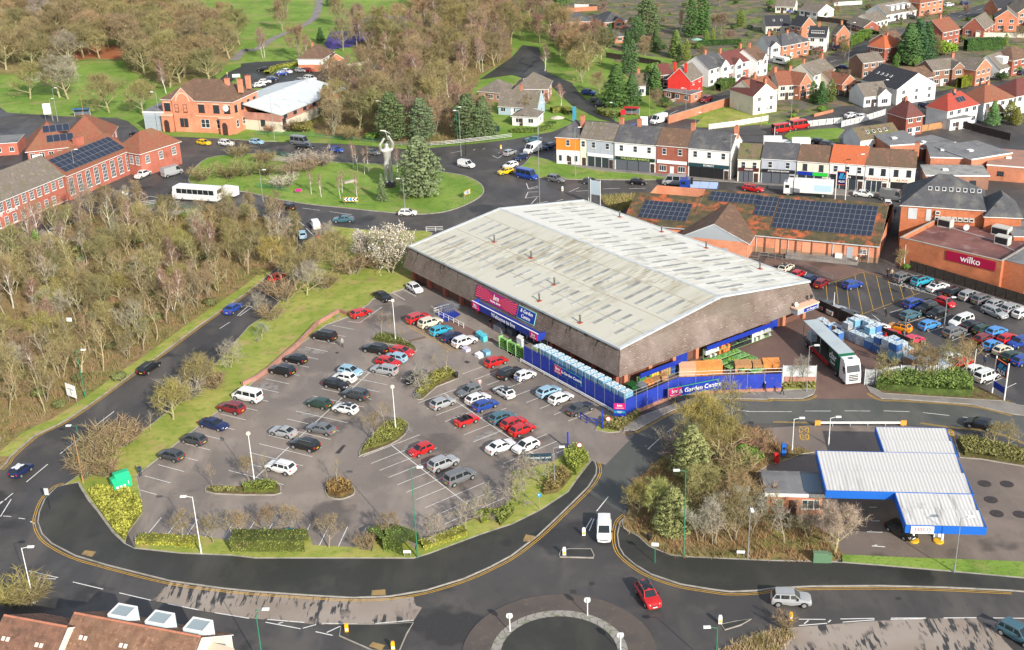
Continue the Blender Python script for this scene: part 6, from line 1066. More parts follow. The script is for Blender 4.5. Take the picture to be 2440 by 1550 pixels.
CARS=[('mpv','B2 640,95',a_,'black','black people carrier by the wall nearest the walking person'),('hatch','B2 370,315',a_,'black','black hatchback by the wall, between two pale worn patches'),('suv','B2 245,420',a_,'black','black car by the wall below the other black hatchback'),('camper','B2 -85,655',a_,'white','white camper van with side windows on the wall row'),('suv','A2 2172,772',a_,'dred','dark red four-wheel drive next to the white camper van'),('saloon','A2 2010,928',b_,'dblue','dark blue saloon facing into the car park from the grass bank'),('hatch','A2 1820,1068',a_,'dgrey','dark grey hatchback second from the green bins'),('hatch','A2 1605,1218',a_,'dgrey','dark grey hatchback nearest the green bins'),('suv','B2 1120,218',a_,'black','black car parked beside the island near the entrance lane'),('hatch','B2 1372,245',b_,'red','red hatchback next to the planted island near the entrance lane'),('hatch','B2 1310,302',a_,'lblue','pale blue hatchback between two red cars'),('hatch','B2 1240,345',b_,'red','red car half hidden behind the silver estate'),('estate','B2 1205,415',a_,'silver','silver estate at the top of the middle bays'),('hatch','B2 885,428',b_,'lblue','pale blue hatchback facing right in the middle bays'),('hatch','B2 828,488',a_,'white','white hatchback squeezed between pale blue and black cars'),('hatch','B2 750,552',b_,'black','black hatchback facing right in the middle bays'),('suv','B2 935,645',a_,'dgrey','dark grey crossover right of the black hatchback'),('hatch','B2 590,730',a_,'green','dark green hatchback beside the white hatchback'),('hatch','B2 838,780',a_,'white','white hatchback with black roof bars next to the dark green car'),('coupe','B2 255,998',a_,'silver','silver coupe with rounded roof'),('saloon','B2 612,970',a_,'grey','grey saloon parked alone above the black crossover'),('suv','B2 458,1118',a_,'black','black crossover below the grey saloon'),('suv','B2 230,1330',a_,'white','white crossover by the small bare trees'),('saloon','B2 1500,480',H2('B2 1590,420 1420,545'),'black','black car driving past the second planted island'),('hatch','B2 2008,615',d_,'grey','grey hatchback facing left beside the person in pink'),('hatch','B2 1755,728',c_,'silver','silver hatchback at the left end of the upper right bays'),('hatch','B2 2085,688',c_,'white','white hatchback between grey and blue cars'),('hatch','B2 2155,748',c_,'blue','bright blue hatchback in the upper right bays'),('roadster','B2 1980,900',c_,'red','red open-top convertible in the upper right bays'),('hatch','B2 2308,862',c_,'teal','dark teal hatchback next to two red hatchbacks'),('hatch','W 1208,995',c_,'red','red hatchback just below the dark teal car'),('hatch','W 1228,1010',c_,'red','lower of the two red hatchbacks side by side'),('saloon','W 1178,1050',c_,'white','white saloon with dark sunroof in the lower right bays'),('hatch','C2 130,1132',d_,'white','pale hatchback facing left beside the white saloon'),('small','B2 1552,1168',d_,'red','small red car facing left below the lamp post island'),('suv','B2 1760,1292',c_,'silver','silver estate car with sunroof beside the grey people carrier'),('mpv','B2 1915,1420',c_,'grey','grey people carrier at the bottom of the right bays'),('hatch','B2 2255,340',c_,'red','red hatchback at the top of the row along the garden fence'),('suv','B2 2385,445',c_,'black','black car next to the small white car along the fence'),('small','C2 125,468',c_,'white','small white car along the garden fence'),('hatch','C2 345,618',c_,'lblue','blue-green hatchback along the garden fence'),('hatch','C2 460,680',c_,'white','white hatchback along the garden fence next to the blue-green one'),('saloon','C2 640,780',c_,'dgrey','dark grey car at the end of the row by the blue railings'),('suv','R1 270,1435',c_,'red','red car nearest the store corner in the entrance row'),('suv','R1 410,1485',c_,'cream','cream car beside the trolley park'),('hatch','B2 1735,45',c_,'turq','turquoise hatchback in the entrance row'),('hatch','B2 1840,105',c_,'dblue','dark blue hatchback in the entrance row'),('suv','B2 1960,148',c_,'white','white car by the turquoise ice-cream freezers'),('hatch','B1 1490,1178',H2('B1 1430,1140 1560,1220'),'white','white car parked against the store wall corner'),('saloon','B1 1190,1258',H2('B1 1110,1220 1265,1300'),'black','black saloon by the grass at the top of the car park'),('hatch','B1 985,1412',H2('B1 920,1435 1070,1385'),'red','red hatchback by the end of the brick wall'),('saloon','A1 2190,1368',H2('A2 1270,440 1880,0'),'blue','blue saloon driving up the dual carriageway'),('estate','A2 1400,392',H2('A2 1270,440 1880,0'),'black','black estate with chrome roof bars on the dual carriageway'),('small','A2 200,1358',H2('A2 100,1450 330,1290'),'dblue','navy hatchback with white roof at the left edge'),('hatch','B1 205,1075',H2('B1 100,1120 330,1000'),'red','red car behind the bare bank trees on the dual carriageway'),('hatch','B1 325,562',H2('B1 360,600 280,520'),'silver','silver hatchback in the left lane entering the roundabout'),('smallvan','B1 555,578',H2('B1 580,620 530,540'),'white','white van waiting to enter the roundabout'),('hatch','B1 435,675',H2('B1 445,715 425,640'),'lblue','pale blue hatchback waiting behind the silver one'),('hatch','B1 602,680',H2('B1 620,715 590,645'),'red','red hatchback waiting behind the white van'),('saloon','B1 820,532',H2('B1 920,530 720,535'),'teal','dark saloon on the near side of the roundabout'),('hatch','B1 300,412',H2('B1 340,420 240,385'),'black','black car on the roundabout behind the wood edge'),('hatch','B1 1425,470',H2('B1 1380,470 1470,470'),'white','white car passing behind the white blossom tree'),('pickup','A1 1342,108',H2('A1 1290,130 1400,80'),'white','white works pickup with striped tailgate and blue ladder rack'),('van','A1 1615,82',H2('A1 1545,100 1690,60'),'silver','silver panel van on the roundabout near the brick hall'),('hatch','A1 535,640',H2('A1 440,680 590,610'),'white','white car half hidden by green shrubs'),('hatch','A0 1560,1490',H2('A0 1540,1515 1580,1465'),'black','black car at the bend by the green railing'),('saloon','A0 1290,1262',H2('A0 1240,1258 1340,1270'),'black','black saloon left of the orange building'),('hatch','A0 1915,1342',H2('A0 1850,1335 1985,1352'),'yellow','yellow hatchback in front of the orange building'),('suv','A0 2125,1347',H2('A0 2050,1340 2200,1358'),'white','white crossover following the yellow hatchback'),('hatch','B0 5,1335',H2('A0 2320,1328 B0 60,1342'),'lblue','pale silver-blue hatchback below the hall'),('minibus','B0 415,1328',H2('B0 320,1318 510,1340'),'grey','grey minibus on the far side of the roundabout'),('suv','B0 460,1380',H2('B0 390,1380 535,1388'),'black','black off-roader beside the grey minibus'),('hatch','B0 755,1408',H2('B0 690,1400 820,1420'),'blue','blue hatchback on the far side of the roundabout'),('hatch','B0 1095,1432',H2('B0 1040,1430 1140,1440'),'grey','grey car behind the birches by the statue'),('smallvan','B1 1975,15',H2('B1 1890,0 2070,30'),'white','white car-derived van at the roundabout exit'),('hatch','C0 -20,1435',H2('C0 -60,1450 30,1415'),'silver','silver car in the queue by the pub corner'),('van','C0 195,1395',H2('C0 270,1370 120,1420'),'white','white high van in the queue by the orange corner shop'),('hatch','C0 345,1378',H2('C0 380,1365 300,1390'),'dblue','dark blue car against the orange corner shop'),('hatch','C0 85,1482',H2('C0 140,1460 30,1500'),'dblue','dark blue hatchback at the head of the queue'),('saloon','C0 200,1312',H2('C0 280,1315 120,1310'),'teal','dark green-blue saloon on the far lane by the pub garden'),('hatch','B1 2345,82',H2('B1 2400,70 2280,95'),'yellow','yellow hatchback entering the roundabout by the shops'),('hatch','B1 2390,25',H2('B1 2410,15 2340,35'),'white','white hatchback just behind the yellow one'),('minibus','C1 140,112',H2('C1 60,100 230,135'),'blue','blue van with windows on the verge corner'),('suv','C1 412,152',H2('C1 330,140 510,170'),'grey','large dark grey off-roader on the shop street'),('hatch','C1 738,178',H2('C1 660,170 820,185'),'dgrey','dark grey hatchback on the shop street'),('hatch','C1 1188,180',H2('C1 1110,175 1265,188'),'black','black hatchback on the shop street'),('minibus','C1 1525,168',H2('C1 1580,170 1460,165'),'silver','silver minibus behind the blue tipper lorry'),('estate','C1 2265,242',H2('C1 2180,232 2350,255'),'red','dark red estate car in front of the shops'),('saloon','D1 900,292',H2('D1 820,288 970,300'),'white','white car behind the solar roof on the shop street'),('van','D1 1168,312',H2('D1 1095,305 1245,322'),'grey','grey panel van at the mouth of the alley'),('hatch','D1 1125,398',H2('D1 1120,370 1130,430'),'white','white car parked beside the food store end wall'),('hatch','D2 1990,922',H2('D2 2090,945 1890,905'),'black','black hatchback on the road above the petrol canopy'),('smallvan','C3 865,395',H2('C3 870,300 868,500'),'white','white car with roof hatch coming down to the junction'),('suv','C3 1278,1010',H2('C3 1200,900 1340,1120'),'red','red car with black roof turning at the small roundabout'),('suv','D3 215,1042',H2('D3 60,1035 370,1048'),'silver','silver crossover driving along the bottom road'),('suv','D3 2350,1372',H2('D3 2270,1330 2420,1410'),'teal','dark green crossover cut by the right edge'),('hatch','D3 1250,400',H2('D3 1210,380 1330,450'),'black','black car under the petrol canopy'),('hatch','B2 2330,625',H2('B2 2400,665 2260,585'),'white','white open car with black roof crossing the lane by the speed hump'),]
ex=[('suv','C0 720,872','C0 660,868 780,880','blue','bright blue car parked by the conifers above the pub drive'),('hatch','C0 790,948','C0 740,940 840,960','dgrey','dark grey car under the big conifer'),('hatch','C0 835,988','C0 770,985 900,1000','black','black car under the big conifer nearest the drive mouth'),('van','C0 1380,1122','C0 1470,1100 1290,1150','white','white van turning at the junction behind the shops'),('suv','C0 1825,935','C0 1880,915 1775,950','dred','dark red car parked in front of the red house'),('hatch','C0 1640,1078','C0 1590,1090 1690,1065','red','red car behind the brick wall on the street'),('hatch','C0 1155,1192','C0 1105,1200 1205,1180','blue','blue car just behind the shop roof'),('saloon','D0 790,1085','D0 720,1095 860,1070','white','white saloon parked above the white fence'),('hatch','D0 890,1098','D0 830,1105 940,1088','white','smaller white car right of the white saloon'),('minibus','D0 130,1208','D0 60,1215 200,1195','red','red van nearest the white fence corner'),('minibus','D0 300,1175','D0 225,1185 380,1160','red','red van second along the white fence'),('hatch','D0 465,478','D0 420,480 510,470','red','red car on a drive by the brick semis'),('suv','D0 640,450','D0 610,470 670,430','dblue','dark blue car outside the white dormer house'),('saloon','D0 712,635','D0 645,630 790,640','dblue','dark blue estate below the street bend'),('hatch','D0 1450,882','D0 1390,875 1500,890','silver','silver car on the drive of the brick house'),('hatch','D0 1478,992','D0 1440,985 1510,1000','dblue','dark car beside the white semi wall'),('hatch','D0 2390,682','D0 2350,690 2420,670','dblue','dark blue car at the right edge among the houses'),('hatch','D0 1355,160','D0 1310,160 1400,162','dgrey','dark car by the long white bungalow'),('hatch','D0 225,108','D0 170,110 290,105','blue','blue car beside the white gabled bungalow'),('suv','D0 1700,48','D0 1660,55 1745,40','white','white car on a lawn edge at the top'),('hatch','D0 1852,30','D0 1815,35 1895,28','dblue','dark blue car at the top by the orange terrace'),('hatch','D0 1078,945','D0 1030,950 1120,940','blue','blue car by the white modern house'),('hatch','D0 480,1335','D0 420,1325 540,1345','black','dark car in the yard behind the shops'),('hatch','D0 560,1358','D0 500,1350 615,1365','dgrey','grey car at the end of the yard behind the shops'),('saloon','D1 2268,100','D1 2190,90 2350,112','blue','bright blue saloon on the pinkish yard roof edge'),('hatch','B0 65,655','B0 95,655 35,655','black','black car arriving at the lodge car park'),('hatch','B0 245,690','B0 195,695 300,685','blue','dark blue car at the left of the lodge car park'),('hatch','B0 290,672','B0 240,665 340,680','white','white car behind the dark blue one by the lodge'),('hatch','B0 422,662','B0 385,660 460,664','silver','silver car in the back row below the lodge'),('hatch','B0 490,662','B0 455,660 525,665','dred','dark maroon car beside the silver one by the lodge'),('suv','B0 672,672','B0 635,672 720,675','black','black car at the right of the lodge back row'),('suv','B0 745,672','B0 700,680 795,665','dblue','navy car beside the black one by the lodge'),('hatch','B0 860,685','B0 815,690 905,680','dblue','dark blue car at the right end of the lodge car park'),('estate','B0 430,762','B0 375,752 490,775','silver','silver estate in the front row of the lodge car park'),('mpv','B0 508,738','B0 445,730 575,748','white','white people carrier in the front row of the lodge car park'),('mpv','B0 690,742','B0 630,735 750,752','white','white people carrier right of the other in the lodge car park'),('hatch','B0 388,782','B0 340,775 440,790','dblue','dark car at the roof edge in the lodge car park'),('hatch','B0 85,768','B0 30,770 140,765','white','white car behind the hall roof'),('hatch','B0 150,742','B0 110,745 200,738','dblue','dark blue car behind the white hall roof'),('hatch','B0 28,800','B0 0,805 60,795','white','white car touching the hall roof corner')]
for ty,pos,hs,cn,lab in ex:CARS.append((ty,pos,H2(hs),cn,lab))
e_,f_=AX,AX+math.pi
AXC=[('hatch','D1 170,988',R(50),'cream','cream car with black soft top behind the store'),('small','D1 280,1048',R(50),'red','red car behind the store below the handrail'),('hatch','D1 395,1092',R(50),'dblue','dark blue car behind the store below the handrail'),('hatch','D1 505,1132',R(50),'dred','maroon car at the end of the four behind the store'),('hatch','X 590,172',H2('X 500,195 670,150'),'blue','dark blue hatchback crossing the yellow hatched bays'),('suv','X 1130,95',e_,'grey','grey car at the start of the timber fence row'),('suv','X 1325,132',e_,'turq','light blue car with black roof along the timber fence'),('saloon','X 1492,195',e_,'white','white saloon with black roof along the timber fence'),('suv','X 1668,252',e_,'black','black off-roader along the timber fence'),('suv','X 1830,285',e_,'silver','silver crossover right of the black off-roader'),('suv','X 1968,325',e_,'grey','grey crossover along the timber fence'),('hatch','X 2112,375',e_,'silver','silver car right of the grey crossover'),('suv','X 2280,425',e_,'silver','silver car near the right end of the timber fence row'),('hatch','X 2395,475',e_,'white','white car cut by the right edge below the timber fence'),('small','X 1570,362',H2('X 1470,325 1680,400'),'red','red car driving down the supermarket lane'),('estate','X 2095,465',H2('X 1980,420 2220,515'),'silver','silver estate driving along the supermarket lane'),('suv','X 1245,372',e_,'blue','dark blue car at the left of the supermarket middle rows'),('suv','X 1372,420',f_,'black','large black car facing left in the supermarket middle rows'),('hatch','X 1482,472',f_,'black','smaller black car beside the lamp post in the supermarket rows'),('hatch','X 1200,495',e_,'teal','slate grey car next to the red bollard'),('mpv','X 1742,555',f_,'white','white car facing left right of the supermarket lamp'),('saloon','X 1862,600',e_,'black','black saloon behind the white car in the supermarket rows'),('hatch','X 1402,600',e_,'sky','light blue hatchback alone in the supermarket bays'),('hatch','X 1085,625',H2('X 970,600 1210,660')+math.pi,'orange','orange car with black roof in the supermarket lane'),('suv','X 1672,675',e_,'grey','grey car above the bare tree in the supermarket rows'),('hatch','X 1975,648',e_,'green','dark green hatchback in the supermarket back row'),('hatch','X 2115,670',e_,'sky','blue hatchback right of the dark green one'),('hatch','X 2240,745',e_,'red','red hatchback with its boot open'),('hatch','X 2355,785',f_,'blue','blue car facing left at the right edge'),('hatch','X 1985,745',e_,'dred','dark red car behind the bare tree in the supermarket rows'),('small','X 2075,815',e_,'sky','light blue small car in the supermarket front row'),('small','X 2182,868',e_,'cream','cream white small car in the supermarket front row'),('hatch','X 2290,932',e_,'green','dark green car right of the cream small car'),('hatch','X 2395,975',e_,'blue','blue car cut by the right edge in the front row'),('hatch','X 318,395',e_,'dgrey','dark car at the top end of the barbed yard fence'),('hatch','X 425,445',e_,'silver','silver car second along the yard fence'),('hatch','X 540,485',e_,'dgrey','dark car third along the yard fence'),('hatch','X 640,548',e_,'white','white car fourth along the yard fence'),('hatch','X 758,592',e_,'silver','silver car fifth along the yard fence'),('hatch','X 872,635',e_,'white','white car sixth along the yard fence'),('hatch','X 980,695',e_,'red','red car behind the lower part of the yard fence'),('hatch','X 1225,760',e_,'pink','bright red car at the lower end of the yard fence'),('hatch','X 1630,945',e_,'white','white car behind the bare trees by the bushes'),('hatch','X 1760,1000',e_,'red','red car behind the bare trees by the bushes'),('hatch','X 1885,1080',e_,'white','white car left of the food store totem'),('mpv','X 2015,1135',e_,'white','big white car nearest the food store totem')]
for r_ in CARS+AXC:
 ro=None
 if 'white roof' in r_[4]:ro='white'
 elif'black roof' in r_[4]or 'soft top' in r_[4]:ro='black'
 car(*r_,roofc=ro,cat='van' if r_[0]in('van','smallvan','camper')and 'car' not in r_[4]else('minibus' if r_[0]=='minibus' and 'van' not in r_[4]else('pickup' if r_[0]=='pickup' else 'car')))
# --- bigger vehicles
def wheelset(e,xs,hw,r=.5):
 q=MB();q.tube((0,-.14,0),(0,.14,0),r,n=16);tm=q.mesh('wheel',M_tyre,uv=False);q=MB();q.tube((0,-.155,0),(0,-.12,0),r*.55,n=10);rm=q.mesh('rim',M_rim,uv=False)
 for x in xs:
  for sy in(1,-1):o=link('wheel',tm,e,(x,sy*(hw-.15),r));link('rim',rm,o,None,math.pi if sy>0 else 0)
def veh(name,label,cat,pos,hd,zc=1.2):u=px(pos)[0];p=G(u[0],u[1],zc);return thing(name,label,cat,(p.x,p.y,.03),hd)
def pb(e,nm,*a,m=None,col=None,uv=False):
 q=MB();q.box(*a);o=q.build(nm,m or M_paint,e,uv=uv)
 if col:o.color=(*COLS[col],1)
 return o
e=veh('coach','white coach towing a box trailer at the roundabout','coach','A1 1850,285',H2('A1 2070,300 1640,270'),1.7);q=MB();prof=[(-5.9,.35),(5.75,.35),(5.95,.9),(5.9,1.7),(5.55,3.25),(5.2,3.42),(-5.7,3.42),(-5.95,3.2),(-6.,.8)]
q.add([(x,-1.25,z)for x,z in prof]+[(x,1.25,z)for x,z in prof],[tuple(range(9)),tuple(range(17,8,-1))]+[(i,i+9,(i+1)%9+9,(i+1)%9)for i in range(9)]);o=q.build('body',M_paint,e,uv=False);o.color=(*COLS['white'],1)
for sy in(1,-1):
 for k in range(7):pb(e,'side_window',-5.2+k*1.42,-3.88+k*1.42,min(sy*1.24,sy*1.265),max(sy*1.24,sy*1.265),1.75,2.85,m=M_cglass)
q=MB();q.add([(5.92,-1.1,1.3),(5.92,1.1,1.3),(5.6,1.1,3.15),(5.6,-1.1,3.15)],[(0,1,2,3)]);q.build('windscreen',M_cglass,e,uv=False);pb(e,'rear_window',-6.02,-5.97,-.9,.9,2.,2.9,m=M_cglass)
for x in(-3,.5,3.8):pb(e,'roof_hatch',x-.9,x+.9,-.6,.6,3.42,3.55,m=M_trim)
for sy in(1,-1):pb(e,'tail_light',-6.03,-5.95,sy*1.-.12,sy*1.+.12,.9,1.5,m=M_tail);pb(e,'wing_mirror',5.7,5.9,sy*1.4-.1,sy*1.4+.1,2.2,2.8,m=M_ctrim);pb(e,'headlight',5.9,5.98,sy*.9-.15,sy*.9+.15,.75,1.,m=M_head)
wheelset(e,(3.3,-3.6),1.25)
e=veh('box_trailer','white box trailer hitched behind the coach','trailer','A1 2160,275',H2('A1 2240,285 2080,265'),1.2);pb(e,'body',-1.9,1.9,-1.,1.,.5,2.5,m=W_wh);pb(e,'drawbar',1.9,2.9,-.06,.06,.45,.55,m=M_steel);wheelset(e,(-.3,),1.05,.33)
hdL=heading('X 330,900 560,1150',1.5);e=veh('articulated_lorry','white-cabbed articulated lorry with open green and red trailer','lorry','X 345,880',heading('X 130,720 545,1120',1.8),1.9)
m_tg=mat('trailer_green',(.01,.11,.06),.4);m_tr=mat('trailer_red',(.45,.012,.02),.4);m_roofg=mat('trailer_roof',(.42,.48,.50),.5,layers=[((.34,.39,.41),.3,.5,.7)]);m_dk=mat('lorry_green',(.012,.055,.035),.5)
pb(e,'trailer_bed',-7.6,5.6,-1.25,1.25,1.05,1.3,m=m_dark);pb(e,'trailer_roof',-7.7,5.7,-1.27,1.27,3.95,4.1,m=m_roofg);pb(e,'headboard',5.45,5.65,-1.25,1.25,1.3,3.95,m=m_tg);pb(e,'front_panel',5.66,5.72,-1.25,1.25,3.3,4.08,m=m_tg)
for sy in(1,-1):
 for x in(-7.55,-4.3,-1.,2.3):pb(e,'side_post',x-.06,x+.06,sy*1.2-.05,sy*1.2+.05,1.3,3.95,m=M_steel)
 pb(e,'side_skirt',-5.,2.2,sy*1.22-.03,sy*1.22+.03,.45,1.04,m=m_tr)
pb(e,'side_curtain',2.3,5.45,-1.29,-1.25,1.3,3.9,m=m_dk);text(e,'clar',1.7,SIGN_W,Matrix.Translation((3.85,-1.31,2.85))@Matrix.Rotation(math.pi/2,4,'X'),bold=.02);text(e,'Store',.7,SIGN_W,Matrix.Translation((3.9,-1.31,1.8))@Matrix.Rotation(math.pi/2,4,'X'))
pb(e,'side_curtain',-7.5,5.45,1.25,1.29,1.3,3.9,m=m_dk)
for x in(-6.5,-5.6):pb(e,'cargo',x-.4,x+.4,-.9,.1,1.3,2.6,m=M_cling)
q=MB();prof=[(6.2,.55),(8.55,.45),(8.62,1.2),(8.5,2.1),(8.1,3.2),(7.6,3.85),(6.3,3.9)];n_=len(prof)
q.add([(x,-1.22,z)for x,z in prof]+[(x,1.22,z)for x,z in prof],[tuple(range(n_)),tuple(range(2*n_-1,n_-1,-1))]+[(i,i+n_,(i+1)%n_+n_,(i+1)%n_)for i in range(n_)]);o=q.build('cab',M_paint,e,uv=False);o.color=(*COLS['white'],1)
q=MB();q.add([(8.53,-1.08,2.1),(8.53,1.08,2.1),(8.15,1.05,3.12),(8.15,-1.05,3.12)],[(0,1,2,3)]);q.build('windscreen',M_cglass,e,uv=False);pb(e,'roof_window',6.9,7.4,-.35,.35,3.88,3.92,m=M_cglass)
for k in range(4):pb(e,'grille_bar',8.58,8.66,-.75,.75,.75+k*.28,.9+k*.28,m=M_ctrim)
for sy in(1,-1):
 pb(e,'side_window',7.3,8.2,min(sy*1.215,sy*1.24),max(sy*1.215,sy*1.24),2.,2.8,m=M_cglass);pb(e,'headlight',8.55,8.68,sy*.95-.2,sy*.95+.2,.8,1.05,m=M_head);pb(e,'wing_mirror',8.2,8.4,sy*1.4-.1,sy*1.4+.1,2.,2.7,m=M_ctrim)
pb(e,'bumper',8.5,8.7,-1.2,1.2,.35,.7,m=M_trim);wheelset(e,(-6.2,-5.,-3.8,5.,7.6),1.22)
e=veh('tipper_lorry','blue dropside tipper lorry on the shop street','lorry','C1 1760,220',H2('C1 1940,235 1570,220'),1.3);pb(e,'cab',2.2,4.3,-1.2,1.2,.6,2.9,col='blue');pb(e,'windscreen',4.28,4.34,-1.05,1.05,1.75,2.65,m=M_cglass);pb(e,'chassis',-4.2,2.2,-.5,.5,.6,.9,m=m_dark);pb(e,'load_bed',-4.2,2.,-1.2,1.2,.95,1.15,col='blue')
for sy in(1,-1):
 for k in range(3):pb(e,'side_board',-4.1+k*2.03,-2.15+k*2.03,min(sy*1.17,sy*1.24),max(sy*1.17,sy*1.24),1.15,1.95,m=mat('dropside',(.35,.45,.62),.5))
 pb(e,'side_window',3.,4.,min(sy*1.195,sy*1.22),max(sy*1.195,sy*1.22),1.8,2.5,m=M_cglass)
pb(e,'crane_arm',1.5,2.,-.2,.2,1.1,3.2,m=M_ctrim);wheelset(e,(3.3,-1.8,-3.),1.2)
e=veh('box_lorry','white box lorry in front of the shops behind the solar roof','lorry','D1 385,240',H2('D1 590,250 155,225'),1.8);pb(e,'cab',3.4,5.4,-1.2,1.2,.6,3.1,col='white');pb(e,'windscreen',5.38,5.44,-1.05,1.05,1.8,2.8,m=M_cglass);pb(e,'box_body',-5.2,3.2,-1.25,1.25,1.,3.7,m=W_wh);pb(e,'air_deflector',3.4,4.6,-1.,1.,3.1,3.7,m=W_wh)
for sy in(1,-1):pb(e,'side_window',4.2,5.1,min(sy*1.195,sy*1.22),max(sy*1.195,sy*1.22),1.9,2.6,m=M_cglass);pb(e,'side_graphic',-5.,-1.2,min(sy*1.25,sy*1.27),max(sy*1.25,sy*1.27),1.5,3.,m=mat('lorry_graphic',(.45,.62,.72),.5))
wheelset(e,(4.4,-3.2),1.2)
for s,lab,hs in(('D0 70,1345','white box van at the left of the yard behind the shops','D0 0,1345 140,1345'),('D0 280,1360','white box van in the middle of the yard behind the shops','D0 360,1360 190,1360')):
 e=veh('box_van',lab,'van',s,H2(hs),1.4);pb(e,'cab',1.6,3.2,-1.,1.,.4,2.,col='white');pb(e,'windscreen',3.18,3.24,-.9,.9,1.2,1.85,m=M_cglass);pb(e,'box_body',-3.,1.5,-1.1,1.1,.7,3.,m=W_wh);wheelset(e,(2.3,-1.9),1.05,.36)
e=veh('caravan','white touring caravan on a drive by the semis','caravan','D0 125,572',H2('D0 60,560 190,585'),1.2);q=MB();prof=[(-2.6,.5),(2.6,.5),(2.75,1.2),(2.3,2.45),(-2.2,2.5),(-2.7,1.6)];n_=6
q.add([(x,-1.1,z)for x,z in prof]+[(x,1.1,z)for x,z in prof],[tuple(range(n_)),tuple(range(2*n_-1,n_-1,-1))]+[(i,i+n_,(i+1)%n_+n_,(i+1)%n_)for i in range(n_)]);q.build('body',W_wh,e,uv=False)
for sy in(1,-1):pb(e,'side_window',-1.4,1.4,min(sy*1.1,sy*1.12),max(sy*1.1,sy*1.12),1.3,1.9,m=M_cglass)
wheelset(e,(0,),1.05,.32)
# === VEGETATION
def objcol_mat(name,rough=.9,var=.35,scale=.9,spec=.12):
 m=bpy.data.materials.new(name);m.use_nodes=True;t=NT(m);oi=t.node('ShaderNodeObjectInfo');n=t.noise(t.coord('object'),scale,3);mr=t.node('ShaderNodeMapRange');mr.inputs[1].default_value=.3;mr.inputs[2].default_value=.7;mr.inputs[3].default_value=1-var;mr.inputs[4].default_value=1+var
 t.link(n,mr.inputs[0]);hs=t.node('ShaderNodeHueSaturation');t.link(oi.outputs['Color'],hs.inputs['Color']);t.link(mr.outputs[0],hs.inputs['Value']);t.link(hs.outputs[0],t.b.inputs['Base Color'])
 t.b.inputs['Roughness'].default_value=rough;t.b.inputs['Specular IOR Level'].default_value=spec;return m
M_bark=objcol_mat('bark',.9,.3,2.);M_twig=objcol_mat('twigs',.9,.25,.5);M_leaf=objcol_mat('leaves',.7,.45,.8,.25)
def rv(r):
 while True:
  v=Vector((r.uniform(-1,1),r.uniform(-1,1),r.uniform(-1,1)))
  if .05<v.length<1:return v.normalized()
def bare(seed,H,spread,trunk=.28,nl=8,nb=6,nt=6,ntw=6,r0=.22,up=.35,tw=.045,tl=1.,stems=1,curve=.25,droop=.0):
 """bare winter tree: limbs mesh and fine twig mesh"""
 r=random.Random(seed);lm=MB();cw=MB()
 def limb(p,d,L,rad,n,seg,mb,lift):
  pts=[p];q=p.copy();dd=d.copy()
  for i in range(seg):dd=(dd+rv(r)*curve+Vector((0,0,lift))).normalized();q=q+dd*(L/seg);pts.append(q.copy())
  for i in range(seg):mb.tube(pts[i],pts[i+1],rad*(1-.75*i/seg),rad*(1-.75*(i+1)/seg),n,cap=False)
  return pts,dd
 def at(pts,t):t*=len(pts)-1;i=min(int(t),len(pts)-2);return pts[i].lerp(pts[i+1],t-i),(pts[i+1]-pts[i]).normalized()
 for s in range(stems):
  an=2*math.pi*s/max(1,stems)+r.uniform(-.5,.5);base=Vector((0,0,-.1))if stems==1 else Vector((math.cos(an)*.35,math.sin(an)*.35,-.1))
  d0=Vector((math.cos(an)*.28,math.sin(an)*.28,1)).normalized()if stems>1 else Vector((r.uniform(-.06,.06),r.uniform(-.06,.06),1)).normalized()
  tp,_=limb(base,d0,H*.72,r0*(1 if stems==1 else .6),6,5,lm,.12)
  for a in range(nl):
   t=trunk+(1-trunk)*(a+r.random()*.6)/nl;p,d=at(tp,min(t,.99));th=a*2.4+r.uniform(-.4,.4);out=Vector((math.cos(th),math.sin(th),0));k=1-.55*((t-trunk)/(1-trunk));L=spread*k*r.uniform(.8,1.1)
   lp,_=limb(p,(out*(1-up)+Vector((0,0,up+.35*t))).normalized(),L,r0*.46*(1.15-t*.6),4,4,lm,.10-droop*.1)
   for b_ in range(nb):
    t2=.25+.75*(b_+r.random()*.7)/nb;p2,d2=at(lp,min(t2,.99));L2=L*.45*(1.15-.5*t2)*r.uniform(.7,1.15);bp,bd=limb(p2,(d2*.6+rv(r)*.75+Vector((0,0,.25))).normalized(),L2,r0*.2,3,2,lm,.10-droop*.25)
    for c in range(nt):
     t3=.15+.85*(c+r.random())/nt;p3,d3=at(bp,min(t3,.99));d4=(d3*.6+rv(r)*.8+Vector((0,0,.22-droop))).normalized();L3=tl*r.uniform(.6,1.2);e3=p3+d4*L3;sd=d4.cross(rv(r)).normalized()*tw*.75;cw.add([p3-sd,p3+sd,e3],[(0,1,2)])
     for k_ in range(ntw):
      p5=p3.lerp(e3,r.uniform(.15,1));d5=(d4*.65+rv(r)*.8+Vector((0,0,.15-droop))).normalized();sd=d5.cross(rv(r)).normalized()*tw*.5;cw.add([p5-sd,p5+sd,p5+d5*tl*r.uniform(.4,.85)],[(0,1,2)])
 return lm.mesh('trunk',M_bark,uv=False),cw.mesh('crown',M_twig,uv=False)
def leafq(mb,p,n,s,r):
 a=n.cross(rv(r)).normalized()*s;b_=n.cross(a).normalized()*s*r.uniform(.6,1);mb.add([p-a,p+b_*.8,p+a,p-b_*.8],[(0,1,2,3)])
